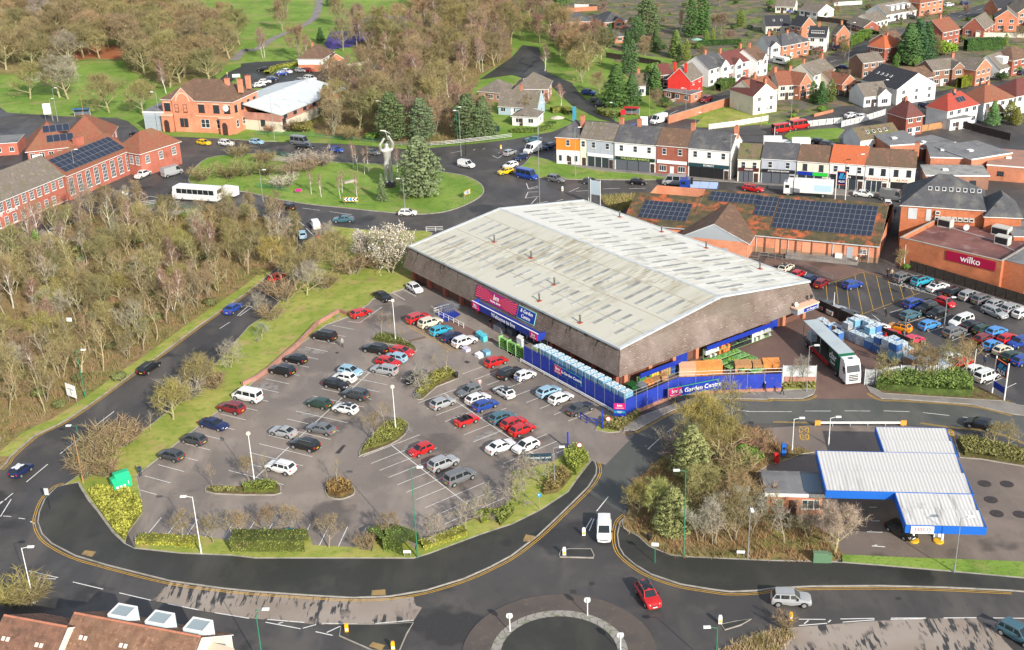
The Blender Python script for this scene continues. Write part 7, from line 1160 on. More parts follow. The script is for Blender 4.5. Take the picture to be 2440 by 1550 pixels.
def conifer(seed,H,rad,n=2600,ls=.3,shape='cone',lobes=26,base=.08):
 r=random.Random(seed);tr=MB();tr.tube((0,0,-.1),(0,0,H*.95),.22,.04,6,cap=False);cw=MB();L=[]
 for i in range(lobes*4):
  t=base+(1-base)*(i+r.random())/(lobes*4)
  if shape=='cone':rr_=rad*(1-t)**.85+.15
  elif shape=='column':rr_=rad*min(1,(1-t)*4.,.55+t*3)
  elif shape=='pine':rr_=rad*(.35+.9*math.sin(math.pi*min(1,max(.12,t))**.8))*(.75 if t>.8 else 1)
  else:rr_=rad
  th=i*2.4;q=rr_*r.uniform(.45,1.);L.append((Vector((math.cos(th)*q,math.sin(th)*q,H*t-q*.12)),.38*rad*(1.2-t*.7)*r.uniform(.7,1.3)))
  if shape in('pine','cone')and i%3==0:tr.tube((0,0,H*t*.97),L[-1][0],.05,.02,3,cap=False)
 for i in range(n):
  c,q=r.choice(L);d=rv(r);d.z=abs(d.z)*.8-.15;leafq(cw,c+Vector((d.x*q,d.y*q,d.z*q*.6)),(d+Vector((0,0,.4))).normalized(),ls*r.uniform(.6,1.3),r)
 return tr.mesh('trunk',M_bark,uv=False),cw.mesh('crown',M_leaf,uv=False)
def bushm(seed,n=900,ls=.2,lobes=9,fl=.8):
 """unit evergreen bush: radius ~1, height ~1.6"""
 r=random.Random(seed);cw=MB();st=MB();L=[]
 for i in range(lobes):th=i*2.4;q=.55*math.sqrt(i/lobes);L.append((Vector((math.cos(th)*q,math.sin(th)*q,.45+r.uniform(0,.5)*fl)),r.uniform(.38,.55)))
 for c,q in L:st.tube((0,0,-.05),c,.04,.015,4,cap=False)
 for i in range(n):c,q=r.choice(L);d=rv(r);d.z=d.z if d.z>-.4 else-d.z;leafq(cw,c+d*q*r.uniform(.75,1.05),(d+rv(r)*.5).normalized(),ls*r.uniform(.5,1.1),r)
 return st.mesh('stem',M_bark,uv=False),cw.mesh('foliage',M_leaf,uv=False)
def scrubm(seed,n=26,H=1.8,tw=.03):
 """unit bare shrub of many stems"""
 r=random.Random(seed);st=MB();cw=MB()
 for i in range(n):
  th=r.uniform(0,6.28);d=Vector((math.cos(th)*r.uniform(.1,.75),math.sin(th)*r.uniform(.1,.75),1)).normalized();p=Vector((math.cos(th)*r.uniform(0,.3),math.sin(th)*r.uniform(0,.3),0));e=p+d*H*r.uniform(.6,1);st.tube(p,e,.022,.006,3,cap=False)
  for k in range(26):
   q=p.lerp(e,r.uniform(.3,1));d2=(d*.7+rv(r)*.7).normalized();sd=d2.cross(rv(r)).normalized()*tw*.5;cw.add([q-sd,q+sd,q+d2*r.uniform(.25,.6)],[(0,1,2)])
 return st.mesh('stem',M_bark,uv=False),cw.mesh('crown',M_twig,uv=False)
PT={}
PT['oak']=[bare(s,9.5,5.4,nl=12,nb=7,nt=7,ntw=8,trunk=.18,tl=1.15,tw=.042)for s in(11,12,13,14)]
PT['wood']=[bare(s,11.5,3.6,nl=8,nb=6,nt=5,ntw=3,trunk=.2,up=.5,r0=.21,tl=1.,tw=.045,stems=st)for s,st in((21,1),(22,2),(23,3),(24,3),(25,2))]
PT['birch']=[bare(s,12.5,3.2,nl=10,nb=5,nt=6,ntw=6,trunk=.28,up=.6,r0=.17,tl=1.,tw=.035,stems=st,droop=.1)for s,st in((31,1),(32,2),(33,1))]
PT['street']=[bare(s,4.6,2.3,nl=8,nb=5,nt=5,ntw=5,trunk=.3,r0=.10,tl=.62,tw=.028,up=.4)for s in(41,42,43)]
PT['spread']=[bare(s,4.6,2.9,nl=9,nb=6,nt=5,ntw=5,trunk=.28,r0=.11,tl=.7,tw=.032,up=.15,curve=.4)for s in(45,46)]
PT['thin']=[bare(s,6.,1.6,nl=7,nb=4,nt=3,ntw=2,trunk=.4,r0=.07,tl=.6,tw=.02,up=.5)for s in(51,52)]
PT['spruce']=[conifer(61,10,2.6,9000,.17),conifer(62,9,2.9,9000,.18)];PT['pine']=[conifer(63,11,3.3,9500,.19,'pine',40),conifer(64,11,3.,9500,.19,'pine',44)];PT['column']=[conifer(65,10,1.7,7500,.15,'column',30,.03),conifer(66,6,1.2,4500,.12,'column',24,.03)]
PT['bush']=[bushm(71,2200,.11),bushm(72,2200,.11,12),bushm(73,2600,.10,14)];PT['scrub']=[scrubm(81),scrubm(82),scrubm(83,36,1.5)]
OLIVE=[(.26,.22,.095),(.22,.195,.09),(.28,.23,.11),(.20,.17,.085)];TAN=[(.28,.21,.115),(.31,.22,.125),(.25,.19,.11),(.23,.18,.10)];PINK=[(.27,.175,.13),(.23,.145,.11),(.28,.19,.14)];GREY=[(.31,.275,.22),(.35,.31,.24)];YEL=[(.34,.29,.095),(.30,.26,.09)]
BK=(.28,.24,.17);BKW=(.60,.55,.47);BKO=(.36,.32,.18)
tr=random.Random(99)
def tree(kind,p,label,H=None,col=None,bark=None,group=None,name='tree',cat='tree',i=None,sx=1.,names=('trunk','crown'),ivy=False):
 protos=PT[kind];i=tr.randrange(len(protos))if i is None else i;tm,cm=protos[i];name={'oak':'broad_tree','wood':'slender_tree','birch':'birch_tree','street':'young_tree','spread':'young_tree','thin':'young_tree','spruce':'conifer_tree','pine':'pine_tree','column':'cypress_tree'}.get(kind,name);e=thing(name,label,cat,(p[0],p[1],.1),tr.uniform(0,6.28),group)
 base={'oak':9.5,'wood':11.5,'birch':12.5,'street':4.6,'spread':4.6,'thin':6.,'spruce':10,'pine':11,'column':(10,6)[i%2],'bush':1.,'scrub':1.8}[kind];s=(H or base)/base;e.scale=(s*sx,s*sx,s)
 a=link(names[0],tm,e);c=link(names[1],cm,e);a.color=(*(bark or BK),1);c.color=(*(col or(.2,.2,.2)),1);return e
def jit(c,r=tr):k=r.uniform(.85,1.15);return tuple(max(0,x*k*r.uniform(.93,1.07))for x in c)
def scatter(P,n,dmin,seed,vis=True,extra=None,avoid=()):
 r=random.Random(seed);xs=[p[0]for p in P];ys=[p[1]for p in P];out=[];tries=0;cell={}
 x0,x1,y0,y1=min(xs),max(xs),min(ys),max(ys);x0=max(x0,-300);x1=min(x1,300);y0=max(y0,90);y1=min(y1,760)
 while len(out)<n and tries<n*40:
  tries+=1;p=(r.uniform(x0,x1),r.uniform(y0,y1));ci,cj=int(p[0]//dmin),int(p[1]//dmin)
  if not inpoly(p,P)or any(inpoly(p,a)for a in avoid):continue
  if vis:
   d=Vector((p[0],p[1],5-CAM_H));w=d.dot(FW);u,v=1220+FPX*d.dot(RT)/w,775-FPX*d.dot(UP)/w
   if not(-60<u<2500 and-60<v<1640):continue
  if any((p[0]-q[0])**2+(p[1]-q[1])**2<dmin*dmin for i in(-1,0,1)for j in(-1,0,1)for q in cell.get((ci+i,cj+j),())):continue
  out.append(p);cell.setdefault((ci,cj),[]).append(p)
 return out
def undergrowth(name,P,n,seed,label,cols,h=(.6,1.6),avoid=(),z=.1,per=12,spr=.6):
 r=random.Random(seed);q=MB()
 for p in scatter(P,n,.35,seed,True,None,avoid):
  hh_=r.uniform(*h);o=Vector((p[0],p[1],z))
  for k in range(per):
   b_=o+Vector((r.uniform(-spr,spr),r.uniform(-spr,spr),0));d=Vector((r.uniform(-.6,.6),r.uniform(-.6,.6),1)).normalized();sd=d.cross(rv(r)).normalized()*r.uniform(.03,.07);q.add([b_-sd,b_+sd,b_+d*hh_*r.uniform(.5,1.1)],[(0,1,2)])
 c=cols;m=mat('undergrowth_'+str(seed),c[0],.9,.1,layers=[(c[1],.35,.42,.6),(c[2],.18,.5,.66)],co='world');return tag(q.build(name,m,uv=False),label,kind='stuff')
# ---- the wood on the left
PW=P_WOODL;lawn=[G(*u)for u in px('A1 1190,455 1700,440 2080,462 2250,480 2200,560 1800,600 1500,560 1200,560')]
W_AV=[[(p.x,p.y)for p in lawn]]
edge_av=[[(p[0],p[1])for p in gp('A2 0,1355 100,1240 330,1040 560,930 800,780 1270,440 1880,0 A1 2405,1165 B1 160,1020 -120,1090 A1 2200,1180 A2 1650,60 1080,440 560,800 300,960 60,1120 -100,1250')]]
pts=scatter(PW,185,3.3,5,True,None,W_AV+edge_av);LW='bare brown winter tree in the wood left of the dual carriageway'
for k,p in enumerate(pts):
 u=tr.random()
 if u<.13:tree('birch',p,'pale-stemmed bare birch in the wood left of the dual carriageway',tr.uniform(8,13),jit(tr.choice(PINK+TAN[:1])),jit(BKW),'birches in the left wood')
 elif u<.32:tree('thin',p,'thin grey-stemmed sapling in the wood left of the dual carriageway',tr.uniform(7,11),jit(tr.choice(GREY+TAN)),jit(tr.choice((BKO,GREY[1]))),'saplings in the left wood',sx=1.1)
 elif u<.50:tree('oak',p,'spreading olive tree in the wood left of the dual carriageway',tr.uniform(5,8),jit(tr.choice(OLIVE+YEL)),jit(BKO),'spreading trees in the left wood')
 else:tree('wood',p,LW,tr.uniform(6,11.5),jit(tr.choice(OLIVE+OLIVE+TAN+GREY)),jit(tr.choice((BKO,BKO,BK))),'bare trees in the left wood')
undergrowth('undergrowth',PW,2600,51,'tangled brown and olive undergrowth of the left wood',[(.27,.20,.11),(.20,.19,.07),(.33,.20,.12)],avoid=edge_av)
for s,H,c,lab in(('A1 1650,830',7,YEL[0],'yellow-twigged willow tree in the left wood'),('A1 380,940',7,(.16,.24,.06),'green ivy-covered tree near the community centre'),('A1 250,830',6,(.15,.25,.06),'small green ivy-covered tree by the road at the left'),('A1 1800,520',3.,(.2,.26,.07),'low green shrub at the end of the green railing')):
 p=g1(s)
 if 'ivy' in lab:tree('column',p,lab,H,c,BK,i=0,sx=.9)
 elif'shrub' in lab:tree('bush',p,lab,1.6,c,BK,cat='shrub',name='shrub',sx=1.6,names=('stem','foliage'))
 else:tree('wood',p,lab,H,c,BKO,i=3)
for k,p in enumerate(scatter(PW,26,5,17,True,None,())):tree('bush',p,'low evergreen bramble clump in the left wood',tr.uniform(.9,1.6),jit((.14,.15,.055)),BK,'bramble clumps in the left wood','shrub','shrub',sx=1.2,names=('stem','foliage'))
# ---- park, top left
def at_px(s):return[g1(t)for t in s.split('|')]
PK='A0 285,930|A0 785,545|A0 1025,1060|A0 1345,1085|A0 560,915|A0 640,930|A0 1265,650|A0 1020,450|A0 150,560|A0 60,660|A0 230,600|A0 330,360|A0 130,380|A0 520,420|A0 680,330|A0 860,300|A0 1000,260|A0 1130,330|A0 1290,330|A0 1460,300|A0 1590,300|A0 1700,300|A0 40,230|A0 260,200|A0 430,240|A0 560,160|A0 770,210|A0 900,130|A0 1080,160|A0 1240,200|A0 1400,160|A0 1560,150|A0 1750,160|A0 100,110|A0 320,90|A0 500,60|A0 690,60|A0 880,40|A0 1050,50|A0 1200,80|A0 1340,50|A0 1500,50|A0 1640,60|A0 1400,420|A0 1520,470|A0 1640,420|A0 1740,560|A0 1800,420|A0 1970,780|A0 1850,620|A0 1690,780|A0 1600,820|A0 2110,480|A0 2250,420|A0 2130,300|A0 2000,360|A0 1450,560|A0 1560,620|A0 20,470|A0 -60,330|A0 -40,120'
for k,p in enumerate(at_px(PK)):
 lab={0:'spreading olive tree at the left by the park edge',1:'wide domed bare tree beside the red leaf patch',2:'fan-shaped bare tree behind the bus shelter',3:'olive tree just left of the grey annexe'}.get(k,'bare brown park tree in the top left');big=k in(0,1,2,3)
 tree('oak',p,lab,tr.uniform(11.5,15)if not big else(13,14,13,12)[k],jit(tr.choice(OLIVE+TAN+GREY[:1])if not big else OLIVE[k%3]),jit(BKO),None if big else 'bare trees in the park',sx=1.12 if k!=1 else 1.25)
for p in scatter(P_PARK,110,7.,77,True):tree('oak',p,'bare brown park tree in the top left',tr.uniform(10,15),jit(tr.choice(OLIVE+TAN+GREY[:1])),jit(BKO),'bare trees in the park',sx=1.1)
for p in scatter([(q.x,q.y)for q in gp('C0 -300,-300 420,-300 330,230 250,430 -200,480')]+[],34,6.5,78,True)+scatter([(q.x,q.y)for q in gp('C0 260,420 330,240 520,350 720,470 860,560 760,760 620,700 400,520')],12,6.5,79,True):tree('oak' if tr.random()<.6 else 'birch',p,'bare tree between the wood and the bungalows',tr.uniform(10,14),jit(tr.choice(OLIVE+TAN+PINK)),jit(BKO),'bare trees left of the bungalows')
for s in('A0 780,250','A0 1480,620','A0 1560,880','A0 620,560','B0 75,545','B0 480,625','A0 1460,300','A0 960,120'):tree('birch',g1(s),'pale-stemmed birch in the park' if 'B0' not in s else 'tall white-stemmed birch '+('by the park path' if '75' in s else 'in front of the lodge'),13,jit(PINK[0]),jit(BKW),'birches in the park' if 'B0' not in s else None)
for s,lab in(('A0 1140,60','dark green holly at the top of the park'),('A0 1560,250','dark evergreen beside the park path'),('A0 2190,190','small dark conifer on the sports field edge'),('B0 610,400','dark green conifer behind the lodge'),('B0 690,60','dark evergreen by the far path')):tree('spruce',g1(s),lab,6,jit((.045,.10,.03)),BK)
for s in('B0 250,290','B0 410,560','B0 820,480','B0 790,250','B0 940,340','B0 300,140'):tree('oak',g1(s),'tall bare tree around the park lodge',13,jit(tr.choice(TAN+PINK)),jit(BK),'bare trees around the lodge',sx=.85)
# ---- wood behind the roundabout
CWA=[[(p.x,p.y)for p in gp(s)]for s in('B0 840,150 1500,150 1520,290 1000,300 900,470 640,480 640,400','B0 400,480 1060,480 1200,680 700,820 480,700','B0 0,720 560,820 760,1000 640,1260 230,1300 0,1280','B0 2060,720 2405,540 2405,1000 2090,1000')]
pts=scatter(P_WOODC,190,5.,8,True,None,CWA)
for p in pts:
 u=tr.random()
 if u<.27:tree('birch',p,'pale-stemmed bare birch in the wood behind the roundabout',tr.uniform(11,15),jit(tr.choice(PINK)),jit(BKW),'birches in the centre wood')
 elif u<.62:tree('wood',p,'slender bare tree in the wood behind the roundabout',tr.uniform(11,15),jit(tr.choice(TAN+PINK)),jit(BK),'slender trees in the centre wood')
 else:tree('oak',p,'rounded bare tree in the wood behind the roundabout',tr.uniform(10,13.5),jit(tr.choice(OLIVE+TAN)),jit(BKO),'rounded trees in the centre wood')
undergrowth('undergrowth',P_WOODC,2600,52,'brown undergrowth of the wood behind the roundabout',[(.26,.19,.11),(.19,.17,.07),(.30,.18,.11)],avoid=CWA,per=10,spr=.9,h=(.8,2.2))
for s,k,H,c,lab in(('B0 1285,1330','pine',13,(.085,.12,.045),'tall dark pine behind the lamp post on the roundabout edge'),('B0 1560,1330','pine',11.5,(.11,.15,.075),'grey-green pine right of the tall dark pine'),('B0 1990,1310','pine',12,(.085,.12,.05),'broad dark pine left of the pub'),('B0 2140,1290','spruce',12,(.085,.12,.05),'dark conifer nearest the pub'),('B0 670,1080','spruce',9.5,(.07,.125,.035),'dark green laurel tree beside the white-roofed hall'),('B0 1290,770','spruce',9,(.045,.075,.025),'shadowed dark conifer deep in the wood'),('B0 1480,680','bush',2.,(.08,.13,.03),'green bush deep in the wood'),('B0 900,1310','scrub',4.,OLIVE[2],'rounded olive shrub behind the green railing'),('B0 440,1240','bush',2.2,(.19,.17,.05),'rounded yellow-green shrub below the hall'),('B0 340,1230','scrub',3.2,PINK[0],'reddish bare shrub below the hall wall'),('B0 130,1250','scrub',2.4,(.33,.17,.10),'rust-coloured shrub left of the hall'),('B0 1100,1310','bush',1.6,(.13,.22,.04),'small bright green bush behind the railing')):
 tree(k,g1(s),lab,H,c,BK,sx=1.5 if k=='bush' else(1.8 if k=='scrub' else 1.),name='shrub' if k in('bush','scrub')else 'tree',cat='shrub' if k in('bush','scrub')else 'tree',names=('stem','foliage')if k=='bush' else('trunk','crown')if k!='scrub' else('stem','crown'))
# ---- roundabout island
tree('pine',g1('B1 1550,320'),'large grey-green pine beside the statue on the island',14,(.15,.19,.09),BK,i=1,sx=1.05);tree('spruce',g1('B1 1190,370'),'small young spruce in front of the statue',6.5,(.12,.16,.07),BK,sx=.75)
for k,s in enumerate(('B1 520,300','B1 615,330','B1 795,345','B1 810,285','B1 950,325','B1 915,50','B1 955,85','B1 1020,110','B1 1333,105','B1 1060,90')):tree('birch',g1(s),'slim white birch %s on the roundabout island'%('leftmost','second from left','left of the chevron sign','behind the chevron sign','right of the chevron sign','in the back group','in the back group','in the back group','behind the statue','in the back group')[k],6.8 if k<5 else 8,jit(PINK[0]),(.70,.66,.62),'birches behind on the island' if k in(5,6,7,9)else None,sx=.7)
for s,H,c,lab in(('B1 270,240',3.6,(.50,.44,.36),'pale blossoming shrub at the left of the island'),('B0 620,1560',4.2,(.42,.35,.28),'pinkish blossoming shrub at the back of the island'),('B1 480,80',3.4,(.34,.24,.17),'brown bare thicket on the island'),('B1 330,120',3.4,(.30,.23,.15),'brown shrub on the island behind the blossom'),('A1 1900,170',4.,OLIVE[2],'olive bare thicket at the left tip of the island'),('A1 2150,150',4.2,OLIVE[0],'olive thicket on the island above the trailer'),('A1 2330,120',4.5,(.25,.27,.10),'greenish willow on the island behind the trailer'),('A0 2240,1480',3.6,OLIVE[2],'olive thicket at the back left of the island'),('B1 100,120',3.8,OLIVE[1],'olive bare shrub by the blossoming one'),('B0 100,1530',3.5,TAN[0],'tan shrub by the island underpass'),('B0 420,1560',3.8,(.45,.39,.32),'second blossoming shrub by the underpass')):
 tree('scrub',g1(s),lab,H,c,BK,name='shrub',cat='shrub',sx=2.,names=('stem','crown'))
# ---- white blossom tree
bt=MB();r=random.Random(5);
def blossom():
 tm,cm=bare(91,8.5,5.,nl=12,nb=7,nt=5,ntw=2,trunk=.08,r0=.2,tl=.9,tw=.04,stems=3);q=MB();vs=cm.vertices
 for p in range(0,len(vs),1):
  if r.random()<.5:co=vs[p].co;leafq(q,co+rv(r)*.12,rv(r),r.uniform(.06,.15),r)
 return tm,cm,q.mesh('blossom',mat('blossom_white',(.66,.62,.56),.8,layers=[((.48,.44,.36),1.2,.5,.7)]),uv=False)
tm,cm,bm_=blossom();e=thing('blossom_tree','large white blossoming tree at the left corner of the store','tree',g1('B1 1270,1040')+Vector((0,0,.1)),1.);e.scale=(1.12,1.12,1.15);a=link('trunk',tm,e);a.color=(*BK,1);a=link('crown',cm,e);a.color=(*OLIVE[2],1);link('blossom',bm_,e)
e=thing('blossom_tree','lower blossoming tree leaning left of the large white one','tree',g1('B1 1050,900')+Vector((0,0,.1)),3.);e.scale=(.8,.8,.72);a=link('trunk',tm,e);a.color=(*BK,1);a=link('crown',cm,e);a.color=(*TAN[1],1);link('blossom',bm_,e)
# ---- bank between the dual carriageway and the car park
for s,k,H,c,lab in(('A2 1630,890','oak',7.5,YEL[1],'lichen-yellow branching tree on the bank above the road'),('A2 1420,1000','thin',4.2,GREY[0],'small leaning bare tree on the bank'),('A2 1880,640','oak',7.5,OLIVE[0],'round bare tree on the bank right of the yellow one'),('A2 2170,400','spread',5.6,GREY[0],'grey bare tree on the bank by the road'),('A2 1720,700','scrub',4.5,GREY[0],'grey scrub between the bank trees'),('A2 2000,600','scrub',3.,TAN[0],'low tan scrub below the bank trees'),('B1 60,1440','spread',4.5,GREY[0],'grey bare shrub-tree at the top of the bank'),('B1 380,1200','oak',8.5,OLIVE[0],'large pale-stemmed tree on the bank above the car park'),('B1 580,1080','oak',9.,OLIVE[2],'olive-stemmed tree at the top of the bank'),('B1 760,1000','oak',8.5,OLIVE[0],'olive bare tree by the junction'),('B1 900,1050','scrub',4.5,TAN[0],'tan scrub left of the blossom'),('B1 480,1250','oak',7.,GREY[1],'pale grey tree low on the bank'),('B1 250,1300','scrub',4.6,TAN[1],'brown scrub on the bank by the lamp post'),('B1 160,1480','scrub',3.2,TAN[0],'tan scrub at the roadside on the bank'),('B2 60,140','spread',3.4,(.26,.29,.22),'grey-green small tree above the brick wall'),('B1 1000,1000','scrub',3.,PINK[0],'reddish scrub under the blossom tree'),('B1 700,920','oak',8.,GREY[1],'pale bare tree beside the waiting cars'),('B1 1150,1000','scrub',3.4,TAN[1],'tan scrub beside the blossom trunk'),('B1 650,1180','scrub',3.6,OLIVE[2],'olive scrub in the bank group'),('A2 1010,1230','scrub',4.6,TAN[0],'large rounded brown thicket on the bank'),('A2 1180,1130','scrub',4.2,TAN[1],'rounded thicket with reddish top on the bank'),('A2 900,1330','scrub',4.4,OLIVE[2],'rounded olive thicket by the wooden pole'),('A2 830,1420','scrub',3.8,TAN[0],'brown thicket at the bank corner'),('A2 1000,1420','scrub',2.8,TAN[1],'low tan thicket by the green bins'),('A2 2010,560','scrub',2.6,TAN[1],'low brown scrub right of the round tree'),('A3 110,1080','scrub',3.8,YEL[1],'yellowish upright shrub at the bottom left lamp post'),('A3 280,1080','scrub',3.4,OLIVE[2],'olive shrub beside the bottom left lamp post')):
 sc_=k=='scrub';tree(k,g1(s),lab,H,c,BKO if not sc_ else BK,name='shrub' if sc_ else 'tree',cat='shrub' if sc_ else 'tree',sx=1.7 if sc_ else 1.,names=('stem','crown')if sc_ else('trunk','crown'))
# ---- car park trees
CPT=[('A3 1715,515','street','first from left'),('A3 2010,530','street','second from left'),('A3 2190,525','thin','thin third from left'),('A3 2280,500','street','by the first low hedge block'),('B3 125,470','street','behind the long square hedge'),('B3 345,440','street','beside the yellow seat'),('B3 685,575','street','standing alone on the grass strip'),('B3 1250,500','street','growing out of the tall hedge mound'),('B3 1660,495','spread','grey one right of the green lamp post'),('B3 1965,400','spread','grey one on the bright hedge'),('B3 2200,250','spread','grey one at the bay ends'),('C2 130,1500','spread','beside the silver lamp post'),('C2 260,1480','spread','below the dark notice board'),('C3 40,140','spread','above the parking sign grass'),('B2 1095,1095','street','left one on the lamp post island'),('B2 1195,1000','thin','middle one on the lamp post island'),('B2 1275,940','thin','right one on the lamp post island'),('B2 1565,630','spread','low one on the second island'),('B2 1665,500','thin','middle one on the second island'),('B2 1785,470','thin','right one on the second island'),('B2 1178,120','thin','left one on the entrance island'),('B2 1272,130','thin','middle one on the entrance island'),('B2 1405,190','thin','right one on the entrance island'),('A2 2000,1520','thin','left one on the narrow island'),('A2 2340,1470','street','right one on the narrow island'),('B2 95,1490','thin','at the end of the narrow island'),('B2 760,1520','thin','on the small round island')]
for s,k,w in CPT:tree(k,g1(s),'small bare car park tree, '+w,{'street':4.6,'thin':5.5,'spread':4.3}[k]*tr.uniform(.92,1.1),jit(GREY[1]if k=='spread' else TAN[2]),jit(BK))
def hedge(label,s,w,h,col,n=6.,ls=.11,name='hedge',closed=False,top=True,poly=False,seed=None):
 """clipped or rounded hedge: stems hidden in a leaf mass that follows a plan line"""
 r=random.Random(seed or len(label)*7+int(h*10));P=gp(s);q=MB();core=MB()
 if poly:
  for p in scatter([(a.x,a.y)for a in P],int(n),.12,r.randrange(999),False):
   hh_=h*r.uniform(.65,1.05);leafq(q,Vector((p[0],p[1],.12+hh_)),(Vector((0,0,1))+rv(r)*.7).normalized(),ls*r.uniform(.7,1.5),r)
   if r.random()<.6:leafq(q,Vector((p[0],p[1],.1+hh_*r.uniform(.1,.8))),rv(r),ls*r.uniform(.7,1.5),r)
  core.prism([(a.x,a.y)for a in P],.05,.1+h*.55)
 else:
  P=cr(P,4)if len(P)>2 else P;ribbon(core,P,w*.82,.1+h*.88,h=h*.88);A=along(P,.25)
  for(p,an)in A:
   for k in range(int(n)):
    t=r.uniform(-1,1);side=r.random()<.45
    if side:y=math.copysign(w/2,t)*r.uniform(.85,1.08);z=h*r.uniform(.02,.95)
    else:y=t*w/2;z=h*(.9+.12*r.random()-.18*abs(t)**3)
    x=r.uniform(-.14,.14);leafq(q,Vector((p.x+x*math.cos(an)-y*math.sin(an),p.y+x*math.sin(an)+y*math.cos(an),.1+z)),((Vector((-math.sin(an)*y,math.cos(an)*y,.2))if side else Vector((0,0,1)))+rv(r)*.6).normalized(),ls*r.uniform(.6,1.3),r)
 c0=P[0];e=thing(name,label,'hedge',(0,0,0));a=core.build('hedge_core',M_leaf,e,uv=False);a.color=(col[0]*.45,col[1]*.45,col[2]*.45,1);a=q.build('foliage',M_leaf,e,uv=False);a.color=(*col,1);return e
LIME=(.36,.36,.06);OLV=(.17,.20,.045);GRN=(.10,.20,.03);DKG=(.05,.11,.025)
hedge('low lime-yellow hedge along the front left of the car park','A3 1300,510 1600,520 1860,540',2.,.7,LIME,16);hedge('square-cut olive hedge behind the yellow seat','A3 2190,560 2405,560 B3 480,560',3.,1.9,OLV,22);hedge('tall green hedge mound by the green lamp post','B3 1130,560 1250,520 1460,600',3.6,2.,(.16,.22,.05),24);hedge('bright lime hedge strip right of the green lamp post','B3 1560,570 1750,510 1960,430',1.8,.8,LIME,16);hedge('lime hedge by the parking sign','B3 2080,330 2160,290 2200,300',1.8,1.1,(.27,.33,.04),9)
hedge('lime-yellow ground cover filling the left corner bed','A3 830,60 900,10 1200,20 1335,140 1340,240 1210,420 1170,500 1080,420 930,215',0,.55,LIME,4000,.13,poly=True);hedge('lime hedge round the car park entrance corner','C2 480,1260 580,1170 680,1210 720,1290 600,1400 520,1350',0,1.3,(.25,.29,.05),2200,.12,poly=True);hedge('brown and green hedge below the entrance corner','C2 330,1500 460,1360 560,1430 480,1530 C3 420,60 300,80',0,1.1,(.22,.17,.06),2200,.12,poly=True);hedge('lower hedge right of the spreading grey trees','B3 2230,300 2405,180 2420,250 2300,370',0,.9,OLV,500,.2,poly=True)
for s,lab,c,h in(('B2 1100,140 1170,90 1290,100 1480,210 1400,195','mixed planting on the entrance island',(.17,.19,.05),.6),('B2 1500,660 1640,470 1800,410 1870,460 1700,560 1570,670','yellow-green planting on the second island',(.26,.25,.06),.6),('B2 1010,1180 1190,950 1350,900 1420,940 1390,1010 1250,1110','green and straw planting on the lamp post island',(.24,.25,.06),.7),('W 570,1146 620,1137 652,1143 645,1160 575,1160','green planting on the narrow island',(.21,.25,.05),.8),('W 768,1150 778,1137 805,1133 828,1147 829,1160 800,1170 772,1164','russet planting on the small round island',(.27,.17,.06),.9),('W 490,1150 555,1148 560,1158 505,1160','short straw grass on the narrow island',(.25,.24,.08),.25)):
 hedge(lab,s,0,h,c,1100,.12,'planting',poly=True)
tree('scrub',g1('B3 1030,590'),'bare brown bush between the grass strip and hedge mound',2.4,TAN[0],BK,name='shrub',cat='shrub',sx=1.3,names=('stem','crown'));tree('scrub',g1('A3 2280,590'),'small bare bush left of the square hedge',1.6,TAN[0],BK,name='shrub',cat='shrub',sx=1.4,names=('stem','crown'))
# ---- by the petrol station
for s,k,H,c,lab in(('C2 1760,1180','oak',9.5,YEL[0],'tall yellow-olive tree beside the side road'),('C2 2090,1000','street',9.,OLIVE[0],'tall slender dark-stemmed tree behind the yellow-olive one'),('C2 1900,1290','oak',8.5,YEL[1],'yellow-olive tree right of the tall one'),('C2 1680,1420','pine',7.5,(.25,.25,.09),'light olive pine at the junction'),('C3 1330,330','oak',6.5,(.36,.34,.12),'yellow-green tree beside the junction kerb'),('C3 1510,440','pine',6.5,(.22,.24,.09),'olive pine just left of the green lamp post'),('C3 1180,260','oak',5.2,YEL[0],'low olive tree overhanging the side road'),('C3 1760,510','wood',7.5,GREY[1],'grey bare tree right of the green lamp post'),('C3 1900,540','wood',8.,GREY[1],'pale-stemmed bare tree in the middle of the roadside wood'),('C3 2080,500','wood',8.,OLIVE[2],'bare tree left of the silver lamp post'),('C3 2250,430','wood',7.5,GREY[0],'bare tree behind the silver lamp post'),('D3 150,530','wood',7.,GREY[0],'grey tree in front of the petrol kiosk'),('D3 630,620','oak',7.,GREY[1],'pale spreading tree left of the forecourt'),('D3 380,470','wood',6.5,GREY[0],'bare tree between kiosk and forecourt'),('D3 10,400','wood',6.5,OLIVE[2],'bare tree left of the kiosk front'),('C3 2050,300','oak',7.,OLIVE[2],'bare tree deep in the roadside wood'),('C3 1850,200','oak',7.,OLIVE[0],'bare tree behind the roadside pines'),('C2 2150,1400','scrub',4.,TAN[1],'tan thicket behind the roadside trees'),('C2 2300,1180','scrub',3.4,(.34,.20,.12),'russet bush left of the post box'),('C2 2200,1300','bush',1.7,(.15,.25,.04),'bright green laurel by the post box'),('C2 1980,1480','scrub',4.2,OLIVE[2],'olive thicket in the roadside wood'),('C3 2200,150','scrub',4.,TAN[0],'tan thicket near the kiosk'),('C3 1640,250','scrub',4.5,OLIVE[2],'olive thicket behind the pines'),('C2 1560,1290','scrub',3.4,GREY[0],'grey scrub at the side road edge'),('C2 1480,1120','scrub',2.6,GREY[0],'sparse grey scrub at the road bend')):
 sc_=k in('scrub','bush');tree(k,g1(s),lab,H,jit(c),BK if k!='oak' else BKO,name='shrub' if sc_ else 'tree',cat='shrub' if sc_ else 'tree',sx=1.6 if sc_ else 1.,names=(('stem','foliage')if k=='bush' else('stem','crown'))if sc_ else('trunk','crown'),i=0 if lab.startswith('tall slender')else None)
